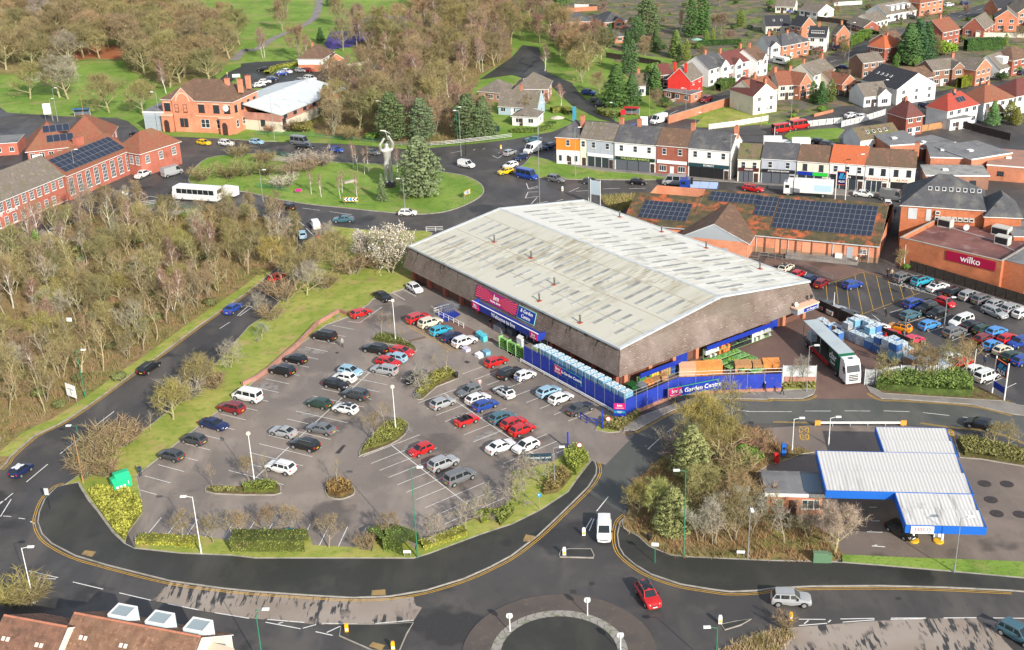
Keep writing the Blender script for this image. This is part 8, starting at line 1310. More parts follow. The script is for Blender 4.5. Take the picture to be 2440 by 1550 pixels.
undergrowth('undergrowth',P_SE,900,53,'russet bracken and bramble under the roadside wood',[(.27,.16,.09),(.30,.19,.10),(.16,.15,.06)],h=(.5,1.3),per=10)
for s,k,H,c,lab in(('D2 1100,530','spread',5.2,OLIVE[2],'spreading bare tree at the lorry gate bushes'),('D2 1410,480','street',6.5,OLIVE[2],'upright bare tree second along the gate bushes'),('D2 1500,520','oak',5.5,TAN[1],'brown bare tree in the middle of the gate bushes'),('D2 1700,530','street',6.8,OLIVE[2],'tall bare tree third along the gate bushes'),('D2 1860,500','street',7.2,OLIVE[2],'tallest bare tree at the right of the gate bushes'),('D2 2110,1150','street',4.2,OLIVE[2],'bare tree in the bed right of the canopy'),('D2 2250,1170','street',4.4,OLIVE[2],'second bare tree in the bed right of the canopy'),('D2 200,550','thin',5.2,GREY[0],'thin bare tree by the steel gate panel'),('D2 320,550','street',4.8,GREY[0],'bare tree in front of the steel gate panel'),('D1 1240,1000','street',4.2,OLIVE[2],'small bare tree at the foot of the alley'),('D1 1480,1010','bush',1.5,(.22,.20,.06),'yellow-green bush at the brick store wall'),('D1 1300,1010','bush',.9,(.12,.24,.04),'bright green bush by the grey car'),('D1 1790,1080','bush',.9,(.18,.19,.06),'small bush against the brick store wall')):
 bu=k=='bush';tree(k,g1(s),lab,H,jit(c),BKO,name='shrub' if bu else 'tree',cat='shrub' if bu else 'tree',names=('stem','foliage')if bu else('trunk','crown'))
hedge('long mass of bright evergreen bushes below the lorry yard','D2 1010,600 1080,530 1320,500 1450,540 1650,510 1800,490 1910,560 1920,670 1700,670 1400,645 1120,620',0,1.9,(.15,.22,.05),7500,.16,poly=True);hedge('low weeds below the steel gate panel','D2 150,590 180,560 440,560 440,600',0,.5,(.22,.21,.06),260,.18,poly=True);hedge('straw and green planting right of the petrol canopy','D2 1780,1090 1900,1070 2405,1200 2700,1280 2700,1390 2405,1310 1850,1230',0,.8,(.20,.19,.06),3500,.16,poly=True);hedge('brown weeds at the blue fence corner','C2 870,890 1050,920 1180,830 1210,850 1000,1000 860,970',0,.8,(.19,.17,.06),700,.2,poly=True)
undergrowth('dry_grass',[(p.x,p.y)for p in gp('C3 1960,1560 2040,1500 2200,1420 2405,1350 D3 60,1335 200,1330 250,1400 100,1560')],500,54,'dry straw weeds at the bottom right verge',[(.36,.27,.16),(.28,.24,.10),(.40,.26,.16)],h=(.3,.8),per=10,spr=.4)
tree('scrub',g1('D3 150,1330'),'thin bare bush by the amber bollard',2.2,TAN[1],BK,name='shrub',cat='shrub',names=('stem','crown'));undergrowth('long_grass',[(p.x,p.y)for p in gp('C1 860,380 840,330 1160,310 1130,400 1000,480 1060,560 950,470')],700,55,'tall dry grass behind the store roof',[(.36,.30,.13),(.26,.26,.08),(.40,.30,.15)],h=(.5,1.4),per=10,spr=.4)
# ---- trees and hedges among the houses
GT=[('C0 380,170','pine',14,(.06,.13,.03),'tall dark green pine beside the bungalows'),('C0 450,60','pine',11,(.08,.15,.035),'second dark pine at the top by the bungalows'),('C0 1270,330','pine',14,(.10,.15,.06),'big leaning grey-green pine behind the bungalows'),('C0 1180,400','pine',9,(.07,.12,.04),'dark pine below the leaning one'),('C0 920,440','spruce',8,(.04,.08,.025),'dark conifer at the end of the lawn'),('C0 1080,470','spruce',7,(.04,.085,.025),'dark shrubby conifer above the lawn'),('C0 1350,480','spruce',8,(.045,.09,.025),'dark conifer right of the leaning pine'),('C0 780,500','spruce',10,(.11,.14,.05),'olive conifer at the left of the lawn'),('C0 1070,690','column',9,(.06,.125,.04),'left of two pointed cypresses on the lawn fence'),('C0 1130,680','column',10.5,(.075,.14,.045),'right of two pointed cypresses on the lawn fence'),('C0 1540,540','spruce',10,(.12,.16,.04),'olive-green conifer by the houses'),('C0 1640,570','column',7,(.16,.21,.03),'golden conifer by the houses'),('C0 1680,350','column',14,(.055,.12,.025),'left of two tall dark cypresses'),('C0 1790,330','column',15,(.05,.12,.025),'right of two tall dark cypresses'),('C0 1825,400','column',4.5,(.13,.22,.03),'small lime cypress in the gardens'),('C0 1885,390','column',4.5,(.17,.22,.03),'small golden cypress in the gardens'),('C0 980,1000','spruce',13,(.055,.10,.025),'huge dark spreading conifer above the parked cars'),('C0 1130,990','spruce',10,(.05,.095,.03),'dark conifer right of the huge one'),('C0 1350,900','column',9,(.08,.16,.045),'bright cypress left of the scarlet house'),('C0 1290,890','column',7,(.05,.10,.035),'dark slim cypress beside the bright one'),('C0 1330,700','bush',2.6,(.16,.30,.05),'bright green round bush behind the small cottage'),('C0 660,780','oak',11,OLIVE[0],'large olive bare tree above the pub car park'),('C0 310,670','birch',11,PINK[1],'ivy-trunked birch behind the pub'),('C0 460,1010','birch',8.5,(.36,.20,.17),'reddish multi-stemmed birch in the pub garden'),('C0 160,1080','oak',6,TAN[1],'rounded tan tree against the pub wall'),('C0 820,880','oak',7,TAN[1],'brown bare tree by the pub drive'),('C0 560,440','birch',9,PINK[0],'bare birch between pub car park and bungalows'),('C0 480,560','oak',9,OLIVE[2],'olive bare tree by the pub car park'),('C0 350,300','birch',11,PINK[0],'bare birch near the first bungalow'),('C0 1590,330','birch',11,PINK[0],'bare pinkish tree left of the tall cypresses'),('C0 1960,320','oak',8,PINK[1],'brown tree in the gardens right of the cypresses'),('C0 2150,250','pine',6,(.14,.20,.04),'yellow-green pine in the upper gardens'),('C0 1340,1020','oak',6,TAN[2],'bare tree left of the brick garage'),('C0 2290,640','bush',2.2,(.08,.13,.03),'dark bush by the mock-Tudor house'),('C0 2000,810','bush',1.8,(.10,.17,.03),'dark hedge bush beside the street'),('C0 1460,1010','bush',1.5,(.13,.16,.05),'grey-green bush beside the street grass'),('D0 1320,600','spruce',14,(.05,.10,.03),'left of three great dark spruces among the houses'),('D0 1400,590','spruce',13.5,(.035,.085,.03),'middle of three great dark spruces'),('D0 1480,570','spruce',12,(.04,.09,.03),'right of three great dark spruces'),('D0 1560,540','oak',6,(.20,.21,.07),'olive tree right of the dark spruces'),('D0 1660,520','bush',3.4,(.17,.28,.03),'big lime bush right of the spruces'),('D0 1200,650','column',5,(.09,.17,.03),'green cypress by the square brown house'),('D0 1640,390','birch',10,(.34,.24,.18),'tall bare street tree in front of the red house'),('D0 1180,940','street',6,(.33,.17,.16),'reddish bare tree by the white gabled bungalow'),('D0 420,960','column',6,(.085,.15,.03),'left cypress of the dark clump by the long wall'),('D0 500,980','spruce',7,(.04,.09,.025),'middle conifer of the dark clump by the long wall'),('D0 590,960','column',6.5,(.10,.13,.03),'right cypress of the dark clump by the long wall'),('D0 2110,1180','spruce',7,(.09,.17,.05),'green conifer below the white extension'),('D0 2270,1150','pine',5.5,(.18,.19,.04),'yellow-olive shrub tree at the right'),('D0 2300,690','bush',2.6,(.12,.20,.04),'round green bush at the right by the chalet'),('D0 2190,760','bush',1.8,(.05,.09,.025),'dark round bush below the chalet'),('D0 720,540','oak',4.5,(.16,.16,.05),'low green-brown tree at the street bend'),('D0 2230,430','column',4.,(.16,.24,.03),'small golden conifer beside the clipped hedge'),('D0 1350,620','bush',2.4,(.10,.17,.04),'green bush at the foot of the spruces'),('D0 640,150','oak',4,TAN[0],'small brown tree by the dark hedge at the top'),('D0 980,260','bush',1.6,(.15,.19,.04),'garden bush by the low bungalow'),('D0 1090,330','oak',4,TAN[0],'small bare garden tree by the street'),('D0 500,1050','bush',1.2,(.15,.26,.04),'bright low bush at the corner drive'),('D0 240,1110','bush',.9,(.14,.26,.03),'bright small shrub by the low brick wall'),('D0 2150,1000','bush',1.6,(.2,.19,.05),'olive bush by the dull red semi'),('D0 1480,1120','scrub',2.2,TAN[2],'bare bush in the garden by the pyramid roof'),('D0 2330,1180','pine',4.5,(.2,.2,.04),'golden shrub at the right edge')]
for s,k,H,c,lab in GT:
 bu=k in('bush','scrub');tree(k,g1(s),lab,H,jit(c),BKW if k=='birch' else BK,name='shrub' if bu else 'tree',cat='shrub' if bu else 'tree',names=('stem','foliage')if k=='bush' else(('stem','crown')if k=='scrub' else('trunk','crown')),sx=1.25 if k=='spruce' and H>11 else(1.3 if bu else 1.),i=0 if k=='column' and H>6.5 else(1 if k=='column' else None))
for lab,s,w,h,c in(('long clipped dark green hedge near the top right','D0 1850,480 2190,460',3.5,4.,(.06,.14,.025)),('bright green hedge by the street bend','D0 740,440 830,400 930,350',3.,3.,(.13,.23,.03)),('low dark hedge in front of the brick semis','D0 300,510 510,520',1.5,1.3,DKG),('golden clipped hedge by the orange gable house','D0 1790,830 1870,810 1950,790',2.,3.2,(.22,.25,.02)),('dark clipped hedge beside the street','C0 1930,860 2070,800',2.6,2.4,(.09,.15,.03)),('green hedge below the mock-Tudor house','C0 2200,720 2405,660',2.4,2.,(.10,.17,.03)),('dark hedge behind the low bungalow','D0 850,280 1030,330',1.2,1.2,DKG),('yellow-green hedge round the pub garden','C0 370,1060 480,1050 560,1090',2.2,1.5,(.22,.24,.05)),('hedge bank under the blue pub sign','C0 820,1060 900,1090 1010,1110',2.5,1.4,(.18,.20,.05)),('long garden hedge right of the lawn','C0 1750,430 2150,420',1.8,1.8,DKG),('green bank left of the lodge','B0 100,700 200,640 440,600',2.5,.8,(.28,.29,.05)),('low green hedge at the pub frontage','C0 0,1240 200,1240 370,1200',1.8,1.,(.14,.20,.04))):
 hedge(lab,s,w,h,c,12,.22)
for k,p in enumerate(scatter(P_GARD,120,6,33,True)):tree('bush',p,'small garden shrub among the houses',tr.uniform(.8,1.8),jit(tr.choice(((.09,.15,.03),(.14,.17,.05),(.18,.15,.07),(.06,.10,.03)))),BK,'garden shrubs among the houses','shrub','shrub',names=('stem','foliage'))
for k,p in enumerate(scatter(P_GARD,34,9,34,True)):tree('oak',p,'small bare garden tree among the houses',tr.uniform(4,6.5),jit(tr.choice(TAN+PINK)),BK,'garden trees among the houses')
# === STREET FURNITURE, SIGNS, PEOPLE
def hgt(b,t):
 g=G(*b);best=1.
 for k in range(10,400):
  h=k*.05;d=Vector((g.x,g.y,h-CAM_H));v=775-FPX*d.dot(UP)/d.dot(FW)
  if v<=t[1]:return h
 return best
LG,LS_,LWH,LWD=M_green,M_steel,M_trim,M_wood
def lamp(s,label,m=None,arm=.0,reach=1.2,head='led',name='street_lamp',H=None):
 """base and top point, arm direction in plan"""
 b_,t_=px(s);p=G(*b_);h=H or hgt(b_,t_);e=thing(name,label,'lamp post' if head!='none' else 'pole',(p.x,p.y,.05),arm);m=m or LS_
 q=MB();q.tube((0,0,0),(0,0,1.2),.10,n=8).tube((0,0,1.2),(0,0,h),.07,.045,8);q.build('pole',m,e,uv=False)
 if head=='globe':q=MB();q.lathe([(.05,-.2),(.28,-.1),(.32,.08),(.22,.28),(.02,.34)],12);q.build('lantern',mat('lamp_globe',(.75,.68,.50),.4),e,uv=False,loc=(0,0,h+.1))
 elif head=='led':
  q=MB();q.tube((0,0,h-.05),(reach*.6,0,h+.12),.035,n=6);q.build('arm',m,e,uv=False);q=MB();q.box(reach*.5,reach*.5+.75,-.17,.17,h+.06,h+.2);q.build('lantern',M_trim,e,uv=False)
 return e
rt_,lf_,dn_=.0,math.pi,R(-90)
for s,lab,m,a,hd in(('A3 320,1090 215,575','tall white lamp post rising from the shrub at bottom left',LWH,rt_,'led'),('A3 1893,628 1800,95','white lamp post at the front of the car park',LWH,lf_,'led'),('A2 785,1490 700,1025','wooden telegraph pole at the corner of the bank',LWD,0,'none'),('A2 770,1215 740,950','lamp with flat white head behind the bank thicket',LG,lf_,'led'),('A2 805,690 740,240','green lamp post beside the white direction board',LG,rt_,'led'),('B2 1315,1000 1275,590','white globe lamp on the middle island',LWH,0,'globe'),('B2 1313,155 B1 1280,1310','white globe lamp on the entrance island',LWH,0,'globe'),('A2 2395,1490 2345,1030','white globe lamp on the narrow island',LWH,0,'globe'),('B3 1520,668 B2 1460,1350','tall green lamp post by the hedge mound',LG,rt_,'led'),('B3 75,1720 5,1160','green lamp post at the bottom edge',LG,rt_,'led'),('C2 400,1520 395,1155','silver lamp post by the entrance hedge',LS_,rt_,'led'),('C3 1613,655 C2 1630,1370','green lamp post in front of the roadside wood',LG,lf_,'led'),('C3 2215,670 2232,180','silver lamp post right of the roadside wood',LS_,dn_,'led'),('C3 1915,1720 1925,1325','green lamp post at the bottom right of the small roundabout',LG,lf_,'led'),('D3 1748,805 1802,290','thin silver lamp post on the petrol station grass',LS_,rt_,'led'),('D2 225,1200 240,885','white lamp left of the petrol forecourt',LWH,rt_,'led'),('D2 568,1130 588,875','white lamp in the middle of the petrol forecourt',LWH,rt_,'led'),('D2 362,625 365,200','grey lamp post by the lorry gate',LS_,0,'led'),('X 1560,600 1580,320','lamp post in the supermarket car park',LS_,0,'led'),('X 1860,1190 1885,860','white pole at the supermarket bay by the bushes',LWH,0,'none'),('X 1130,790 1145,545','pole with a sign by the yard fence',LS_,0,'none'),('X 383,440 393,258','white pole at the yard fence top',LWH,0,'none'),('A1 1445,450 A0 1305,1125','very tall silver lamp by the underpass railing',LS_,rt_,'led'),('A1 745,290 A0 682,1415','silver lamp in front of the brick hall windows',LS_,rt_,'led'),('A0 545,1145 495,835','lamp post behind the big sign at the park',LS_,rt_,'led'),('A0 500,1140 470,935','shorter lamp post beside the big sign',LS_,rt_,'led'),('A0 1520,1260 1460,870','lamp post in front of the grey annexe',LS_,lf_,'led'),('A0 800,1165 765,890','wooden pole by the bus shelter',LWD,0,'none'),('B0 175,1315 120,905','tall silver lamp below the white-roofed hall',LS_,lf_,'led'),('B0 1200,1262 1180,955','tall lamp behind the statue',LS_,lf_,'led'),('B0 1928,1470 1905,1045','tall lamp at the pub side of the roundabout',LS_,lf_,'led'),('B0 1895,1340 1880,1015','lamp behind the pine by the pub',LG,rt_,'led'),('B0 1972,1470 1968,1250','short black post with sign by the tall lamp',M_black,0,'none'),('B1 68,370 30,75','silver lamp left of the island',LS_,rt_,'led'),('B1 1400,445 1375,155','lamp at the island front by the pine',LS_,lf_,'led'),('C0 248,1260 245,975','lamp in front of the pub',LS_,0,'led'),('C1 263,470 C0 225,1185','very tall lamp rising above the store roof',LS_,lf_,'led'),('C1 598,135 C0 590,1205','lamp in front of the orange corner shop',LS_,0,'led'),('C0 968,1150 965,970','green lamp by the pub drive mouth',LG,lf_,'led'),('C0 1290,1100 1295,820','wooden pole by the red bus shelter',LWD,0,'none'),('C0 1632,1100 1635,835','lamp on the street by the scarlet house',LS_,lf_,'led'),('C0 1725,1195 1728,1065','small lamp on the waste plot',LS_,0,'led'),('C1 2045,170 C0 2050,1275','lamp against the white restaurant end',LS_,0,'led'),('C0 2338,1190 2345,925','wooden pole on the waste plot',LWD,0,'none'),('D0 215,1140 230,905','lamp at the corner drive',LS_,0,'led'),('D0 755,580 770,220','tall lamp at the street bend',LS_,rt_,'led'),('D0 1065,1000 1080,760','lamp by the white gabled bungalow',LS_,0,'led'),('D0 1870,700 1880,615','lamp beside the golden hedge',LS_,0,'led'),('D0 1130,330 1132,155','lamp by the low bungalow',LS_,0,'led'),('D1 817,290 D0 838,1460','lamp in front of the orange-roofed shop',LS_,0,'led'),('D1 1275,985 1290,775','white pole at the foot of the alley',LWH,0,'none')):
 lamp(s,lab,m,a,1.4,hd,'street_lamp' if hd!='none' else 'pole')
# ---- sign boards on posts
def sign(s,label,z0,z1,m,posts=2,txt=None,tc=None,ts=.4,pm=None,extra=None,back=None,name='road_sign',cat='sign'):
 a,c=gp(s);L=max(.25,(c-a).length);e=thing(name,label,cat,a,math.atan2(c.y-a.y,c.x-a.x))
 for x in([.1*L,.9*L]if posts==2 else[L/2]):q=MB();q.tube((x,.05,0),(x,.05,z1),.05,n=6);q.build('post',pm or M_steel,e,uv=False)
 q=MB();q.box(0,L,-.03,.03,z0,z1);q.build('panel',m,e,uv=False)
 if txt:text(e,txt,ts,tc or M_black,fmat(L/2,-.045,(z0+z1)/2))
 if extra:extra(e,L)
 return e
def rmap(e,L):
 q=MB();q.box(L*.2,L*.8,-.04,-.03,2.55,2.62).box(L*.48,L*.52,-.04,-.03,1.6,2.55);q.lathe([(.28,0),(.28,.01)],16);o=q.build('route_diagram',M_black,e,uv=False)
sign('A2 645,722 735,757','large white roundabout direction board by the wood',1.3,3.4,SIGN_W,extra=rmap)
def chev(e,L):
 for k in range(4):
  q=MB();x=.15+k*(L-.3)/4;w=(L-.3)/4*.55;q.add([(x+w,-.05,1.1),(x+w*2,-.05,1.1),(x+w,-.05,1.5),(x,-.05,1.5)],[(0,1,2,3)]);q.add([(x,-.05,1.5),(x+w,-.05,1.5),(x+w*2,-.05,1.9),(x+w,-.05,1.9)],[(0,1,2,3)]);q.build('chevron',SIGN_W,e,uv=False)
 q=MB();q.tube((L/2,-.09,1.5),(L/2,-.06,1.5),.32,n=18);q.build('arrow_disc',mat('sign_cyan',(.03,.3,.6),.4),e,uv=False)
 q=MB()
 for a in((0,L,.98,1.05),(0,L,1.95,2.02),(0,.07,1.05,1.95),(L-.07,L,1.05,1.95)):q.box(a[0],a[1],-.045,.04,a[2],a[3])
 q.build('yellow_frame',mat('sign_yellow',(.8,.5,.02),.4),e,uv=False)
sign('B1 825,405 965,405','black and white chevron board at the front of the island',1.,2.,M_black,extra=chev);sign('B1 1955,350 2015,325','chevron board at the right end of the island',1.,2.,M_black,extra=chev)
sign('A0 425,1140 500,1135','large white sign board seen at the park edge',2.,5.2,SIGN_W);sign('A1 1160,365 1215,350','white sign on two posts on the splitter by the coach',1.4,2.4,SIGN_W);sign('A3 450,205 490,205','dark-backed sign on a post at the left kerb',2.2,3.2,M_gut,1,pm=M_black);sign('C0 1205,1232 1275,1235','white direction sign at the junction behind the shops',1.6,4.,SIGN_W)
sign('B3 1388,658 1460,658','low white street name plate by the hedge mound',.65,1.,SIGN_W);sign('C3 2110,660 2185,662','low white street name plate below the roadside wood',.65,1.,SIGN_W);sign('A0 2190,775 2260,770','small park notice board on posts',1.6,2.6,SIGN_W,1);sign('A0 2140,785 2150,785','yellow-striped sign by the park drive',3,3.6,mat('pale_yellow',(.6,.55,.2),.6),1)
sign('C3 1310,716 1375,720','white finger sign on a green post at the pavement corner',2.5,2.95,SIGN_W,1,pm=M_green);sign('C3 240,205 275,208','small blue parking sign on a white post',1.9,2.4,mat('sign_cyan',(.03,.3,.6),.4),1,'P',SIGN_W,.4)
sign('C0 1020,1105 1070,1105','red notice board beside the bus shelter',.8,2.2,mat('notice_red',(.55,.02,.04),.5),2);sign('C0 570,1150 603,1150','tall turquoise pub sign',.3,4.4,mat('pub_blue',(.05,.26,.38),.5),1);sign('B0 2240,1260 2290,1250','dark notice with orange strip below the pub',.4,2.,M_dgr,2);sign('C2 120,1330 375,1320','wide dark notice board at the car park edge',.8,2.,mat('dark_teal_board',(.02,.045,.07),.5),2,'Limited stay car park',SIGN_W,.42);sign('A1 640,1560 690,1560','red-bordered triangle sign at the dual carriageway',1.4,2.1,SIGN_W,1);sign('B1 372,295 430,292','pink banner at the left of the island',.6,1.2,mat('banner_pink',(.65,.02,.22),.5))
for s,lab in(('C2 905,975','round speed limit sign by the fence corner'),('C2 635,1225','round speed limit sign in the entrance hedge')):
 e=thing('speed_sign',lab,'sign',g1(s),0);q=MB();q.tube((0,.05,0),(0,.05,1.9),.04);q.build('post',M_steel,e,uv=False);q=MB();q.tube((0,-.02,1.7),(0,.02,1.7),.36,n=18);q.build('red_rim',mat('sign_red',(.6,.01,.02),.4),e,uv=False);q=MB();q.tube((0,-.03,1.7),(0,-.01,1.7),.28,n=18);q.build('panel',SIGN_W,e,uv=False);text(e,'10',.32,M_black,fmat(0,-.045,1.7))
for s,lab in(('C3 710,1210','small roundabout sign pole at its back edge'),('C3 1020,1545','small roundabout sign pole at its right edge'),('B3 2388,1360','small roundabout sign pole at its left edge')):
 e=thing('roundabout_sign',lab,'sign',g1(s),0);q=MB();q.tube((0,0,0),(0,0,2.4),.06);q.build('post',M_trim,e,uv=False);q=MB();q.tube((0,.08,2.1),(0,.11,2.1),.38,n=16);q.build('disc',M_gut,e,uv=False);q=MB();q.box(-.3,.3,-.05,.05,2.4,2.48);q.build('cap',M_trim,e,uv=False)
M_amb=mat('bollard_amber',(.85,.42,.02),.4)
for s,lab,amb in(('C3 492,640','white bollard on the kerbed refuge',0),('C3 675,455','white bollard beside the descending white car',0),('C3 1955,1285','white bollard on the right splitter island',0),('B3 855,1360','amber bollard on the left splitter island',1),('B3 1290,1530','amber and white bollard at the bottom edge',1),('C1 475,270','white bollard on the splitter by the shops',0),('D3 212,1255','amber bollard at the edge of the concrete carriageway',1),('B0 2302,1405','yellow bollard on the exit by the pub',1)):
 e=thing('keep_left_bollard',lab,'bollard',g1(s)+Vector((0,0,.1)),0);q=MB();q.box(-.2,.2,-.12,.12,0,.95).box(-.15,.15,-.1,.1,.95,1.08);q.build('bollard_body',M_amb if amb else SIGN_W,e,uv=False);q=MB();q.box(-.16,.16,-.135,-.12,.2,.5);q.build('arrow_panel',SIGN_W if amb else M_amb,e,uv=False)
# ---- supermarket totems
def totem(a,c,z0,z1,zt,label,blue=True):
 a,c=g1(a),g1(c);L=(c-a).length;e=thing('totem_sign',label,'sign',a,math.atan2(c.y-a.y,c.x-a.x))
 for x in(0,L):q=MB();q.tube((x,0,0),(x,0,zt),.10,n=8);q.build('post',M_trim,e,uv=False)
 for nm,x0,x1,za,zc,m,y in(('border',.12,L-.12,z0,z1,mat('aldi_orange',(.72,.13,.02),.4),-.06),('panel',.22,L-.22,z0+.12,z1-.12,mat('aldi_navy',(.008,.012,.085),.4),-.1)):q=MB();q.box(x0,x1,y,.06,za,zc);q.build(nm,m,e,uv=False)
 w=L-.44;cy_=mat('aldi_cyan',(.05,.35,.62),.4)
 for k in range(3):q=MB();x=.3+w*.14*k+w*.1;q.add([(x,-.115,z0+(z1-z0)*.45),(x+w*.09,-.115,z0+(z1-z0)*.45),(x+w*.09+w*.22,-.115,z1-.35),(x+w*.22,-.115,z1-.35)],[(0,1,2,3)]);q.build('logo_stroke',cy_,e,uv=False)
 for k in range(3):q=MB();x1=L-.32;q.box(x1-w*(.34-.09*k),x1,-.115,-.105,z0+(z1-z0)*(.47+k*.11),z0+(z1-z0)*(.53+k*.11));q.build('logo_bar',cy_,e,uv=False)
 text(e,'ALDI',w*.37,SIGN_W,fmat(L/2,-.12,z0+(z1-z0)*.25),bold=.03)
 if blue:q=MB();q.box(.15,L-.15,-.05,.05,1.1,2.1);q.build('lower_panel',SIGN_B,e,uv=False)
totem('D2 2105,635','D2 2217,710',3.6,5.8,6.1,'food store totem on two white posts beside the bushes');totem('D1 620,470','D1 715,480',6.3,9.2,9.2,'food store sign raised on posts behind the solar roof',False)
a,c=g1('C1 740,400'),g1('C1 830,415');e=thing('hoarding','tall three-sided steel sign frame behind the store roof','sign',a,math.atan2(c.y-a.y,c.x-a.x));L=(c-a).length
for x,y in((0,0),(L,0),(-L*.5,1.2)):q=MB();q.tube((x,y,0),(x,y,6),.08);q.build('post',M_trim,e,uv=False)
q=MB();q.box(.1,L-.1,-.05,.05,2.6,5.8);q.build('panel',mat('pale_board',(.45,.55,.60),.5),e,uv=False);q=MB();q.add([(-L*.5,1.2,2.6),(0,.05,2.6),(0,.05,5.8),(-L*.5,1.2,5.8)],[(0,1,2,3)]);q.build('panel',M_gut,e,uv=False)
# ---- shelters
for A_,B_,lab,col in(('A0 690,1108','A0 840,1102','blue-roofed bus shelter at the park edge',mat('shelter_blue',(.05,.16,.3),.5)),('C0 1050,1095','C0 1190,1098','red bus shelter beside the notice board',mat('shelter_red',(.5,.03,.03),.5))):
 a,c=g1(A_),g1(B_);L=(c-a).length;e=thing('bus_shelter',lab,'bus shelter',a,math.atan2(c.y-a.y,c.x-a.x));q=MB();q.box(-.2,L+.2,-.4,1.5,2.4,2.52);q.build('roof',col,e,uv=False)
 for x in(0,L/2,L):q=MB();q.box(x-.05,x+.05,1.3,1.4,0,2.4);q.build('post',M_gut,e,uv=False)
 q=MB();q.box(.05,L-.05,1.33,1.36,.5,2.2);q.build('glazed_back',mat('shelter_glass',(.12,.16,.18),.15),e,uv=False);q=MB();q.box(.3,L-.3,.9,1.25,.45,.52);q.build('bench',mat('bench_red',(.55,.10,.05),.6),e,uv=False)
# ---- rails, walls and fences
def rail(s,label,m,h=1.1,step=2.,n=3,smooth=3,name='guard_rail',r_=.04):
 P=cr(gp(s),smooth)if len(px(s))>2 else gp(s);o=P[0];e=thing(name,label,'railing',(o.x,o.y,.1))
 for k in range(n):
  q=MB();z=h*(k+1)/n
  for a,c in zip(P[:-1],P[1:]):q.tube((a.x-o.x,a.y-o.y,z),(c.x-o.x,c.y-o.y,z),r_,n=5)
  q.build('rail',m,e,uv=False)
 q=MB();q.tube((0,0,0),(0,0,h),r_*1.2,n=5);pm=q.mesh('post',m,uv=False)
 for p,an in along(P,step):link('post',pm,e,(p.x-o.x,p.y-o.y,0))
rail('A1 1200,470 1560,432 1850,455 2080,462','green guard rail above the underpass by the coach',M_green);rail('A1 1240,425 1470,400','short grey rail behind the green guard rail',M_steel);rail('A1 580,380 900,230 1200,100 1400,20 A0 1480,1450 1440,1395 1340,1345','long green guard rail along the brick hall pavement',M_green);rail('B0 0,1275 400,1285 800,1320 1160,1352','green guard rail along the far side of the roundabout',M_green);rail('B0 1230,1375 1640,1380 2050,1342 2405,1300','grey guard rail in front of the pines',M_steel);rail('B0 80,1445 360,1490','grey-green rail at the back of the island',M_green);rail('B1 0,240 180,262 310,285','dark green rail at the left of the island',M_green);rail('B1 1600,655 1760,650','white guard rail behind the store corner',M_trim);rail('C1 1340,320 1560,310 1690,300','grey rail behind the solar roof',M_steel)
def wall(s,label,m,h,w=.25,cap=None,name='wall'):
 q=MB();P=gp(s);ribbon(q,P,w,h,h=h);e=tag(q.build(name,m),label,'wall')
 if cap:q=MB();ribbon(q,P,w+.08,h+.05,h=.05);q.build('coping',cap,e,uv=False)
wall('B1 860,1440 780,1412 580,1530 B2 400,190 130,425 0,515 A2 2280,575','long low red brick retaining wall between bank and car park',B_pk,.75,.35,B_pk);wall('C0 1465,1165 1700,1095 2050,985','orange brick wall round the waste plot',B_or,2.2,.3,M_conc);wall('C0 1430,990 1560,940','low stone garden wall by the scarlet house',M_conc,.9);wall('D0 430,1100 610,1055','low orange wall at the corner drive',B_or,.8);wall('D0 200,1145 290,1130','low brick planter wall at the corner',B_or,.9);wall('B0 850,640 1010,610 1060,580','pale yard wall of the lodge',W_cr,1.2);wall('A1 1330,520 1480,490 1560,490 1640,560','pale concrete wing wall of the underpass',M_conc,1.8,.4);wall('A1 1560,480 1810,500','concrete underpass edge beam',M_conc,1.,.5);wall('B0 150,1512 380,1530','concrete beam of the island underpass',M_conc,1.,.6)
wall('C0 500,120 800,100','orange fence behind the bungalows',B_or,1.8);wall('D2 150,545 445,550','pink brick wall below the steel gate panel',B_pk,1.2);wall('D2 1005,555 1200,520 1700,515 1790,500','brick wall behind the evergreen bushes',B_or,1.1)
def fence(s,label,m,h,step,name='fence',gap=.04,th=.05,pm=None,z=.05,slat=None):
 """each panel and post is a part"""
 P=gp(s);o=P[0];e=thing(name,label,'fence',o);pc=MB();pc.box(-.06,.06,-.06,.06,0,h+.1);pm_=pc.mesh('post',pm or m,uv=False);pn=MB();L=step-gap
 if slat:
  k=int(L/slat)
  for i in range(k):pn.box(i*slat,i*slat+slat*.6,-th/2,th/2,.08,h)
  for zz in(.35,h*.85):pn.box(0,L,th/2,th/2+.04,zz,zz+.08)
 else:pn.box(.05,L,-th/2,th/2,.08,h).box(.05,L,-th,th,h-.06,h)
 pl=pn.mesh('panel',m,uv=False)
 for a,c in zip(P[:-1],P[1:]):
  n=max(1,int(round((c-a).length/step)));an=math.atan2(c.y-a.y,c.x-a.x);sc=(c-a).length/n/step
  for i in range(n+1):
   p=a.lerp(c,i/n)-o;link('post',pm_,e,(p.x,p.y,z),an)
   if i<n:w=link('panel',pl,e,(p.x,p.y,z),an);w.scale=(sc,1,1)
fence('X 1190,20 1560,130 1900,235 2440,400 2700,480','long dark timber fence between the supermarket cars and brick store',M_dwood,1.9,2.);fence('X 228,452 640,640 1150,852 1215,880','black timber fence between service yard and supermarket',M_dwood,2.,2.2)
fence('D2 905,560 1010,562','open white palisade gate leaf at the lorry gate',M_gut,2.6,2.,'gate',slat=.22);fence('D2 1010,540 1240,500 1700,492','grey palisade fence behind the gate trees',M_gut,2.2,2.4,slat=.3);fence('D2 135,545 445,548','grey steel gate panel left of the lorry',M_gut,3.,2.2,'gate')
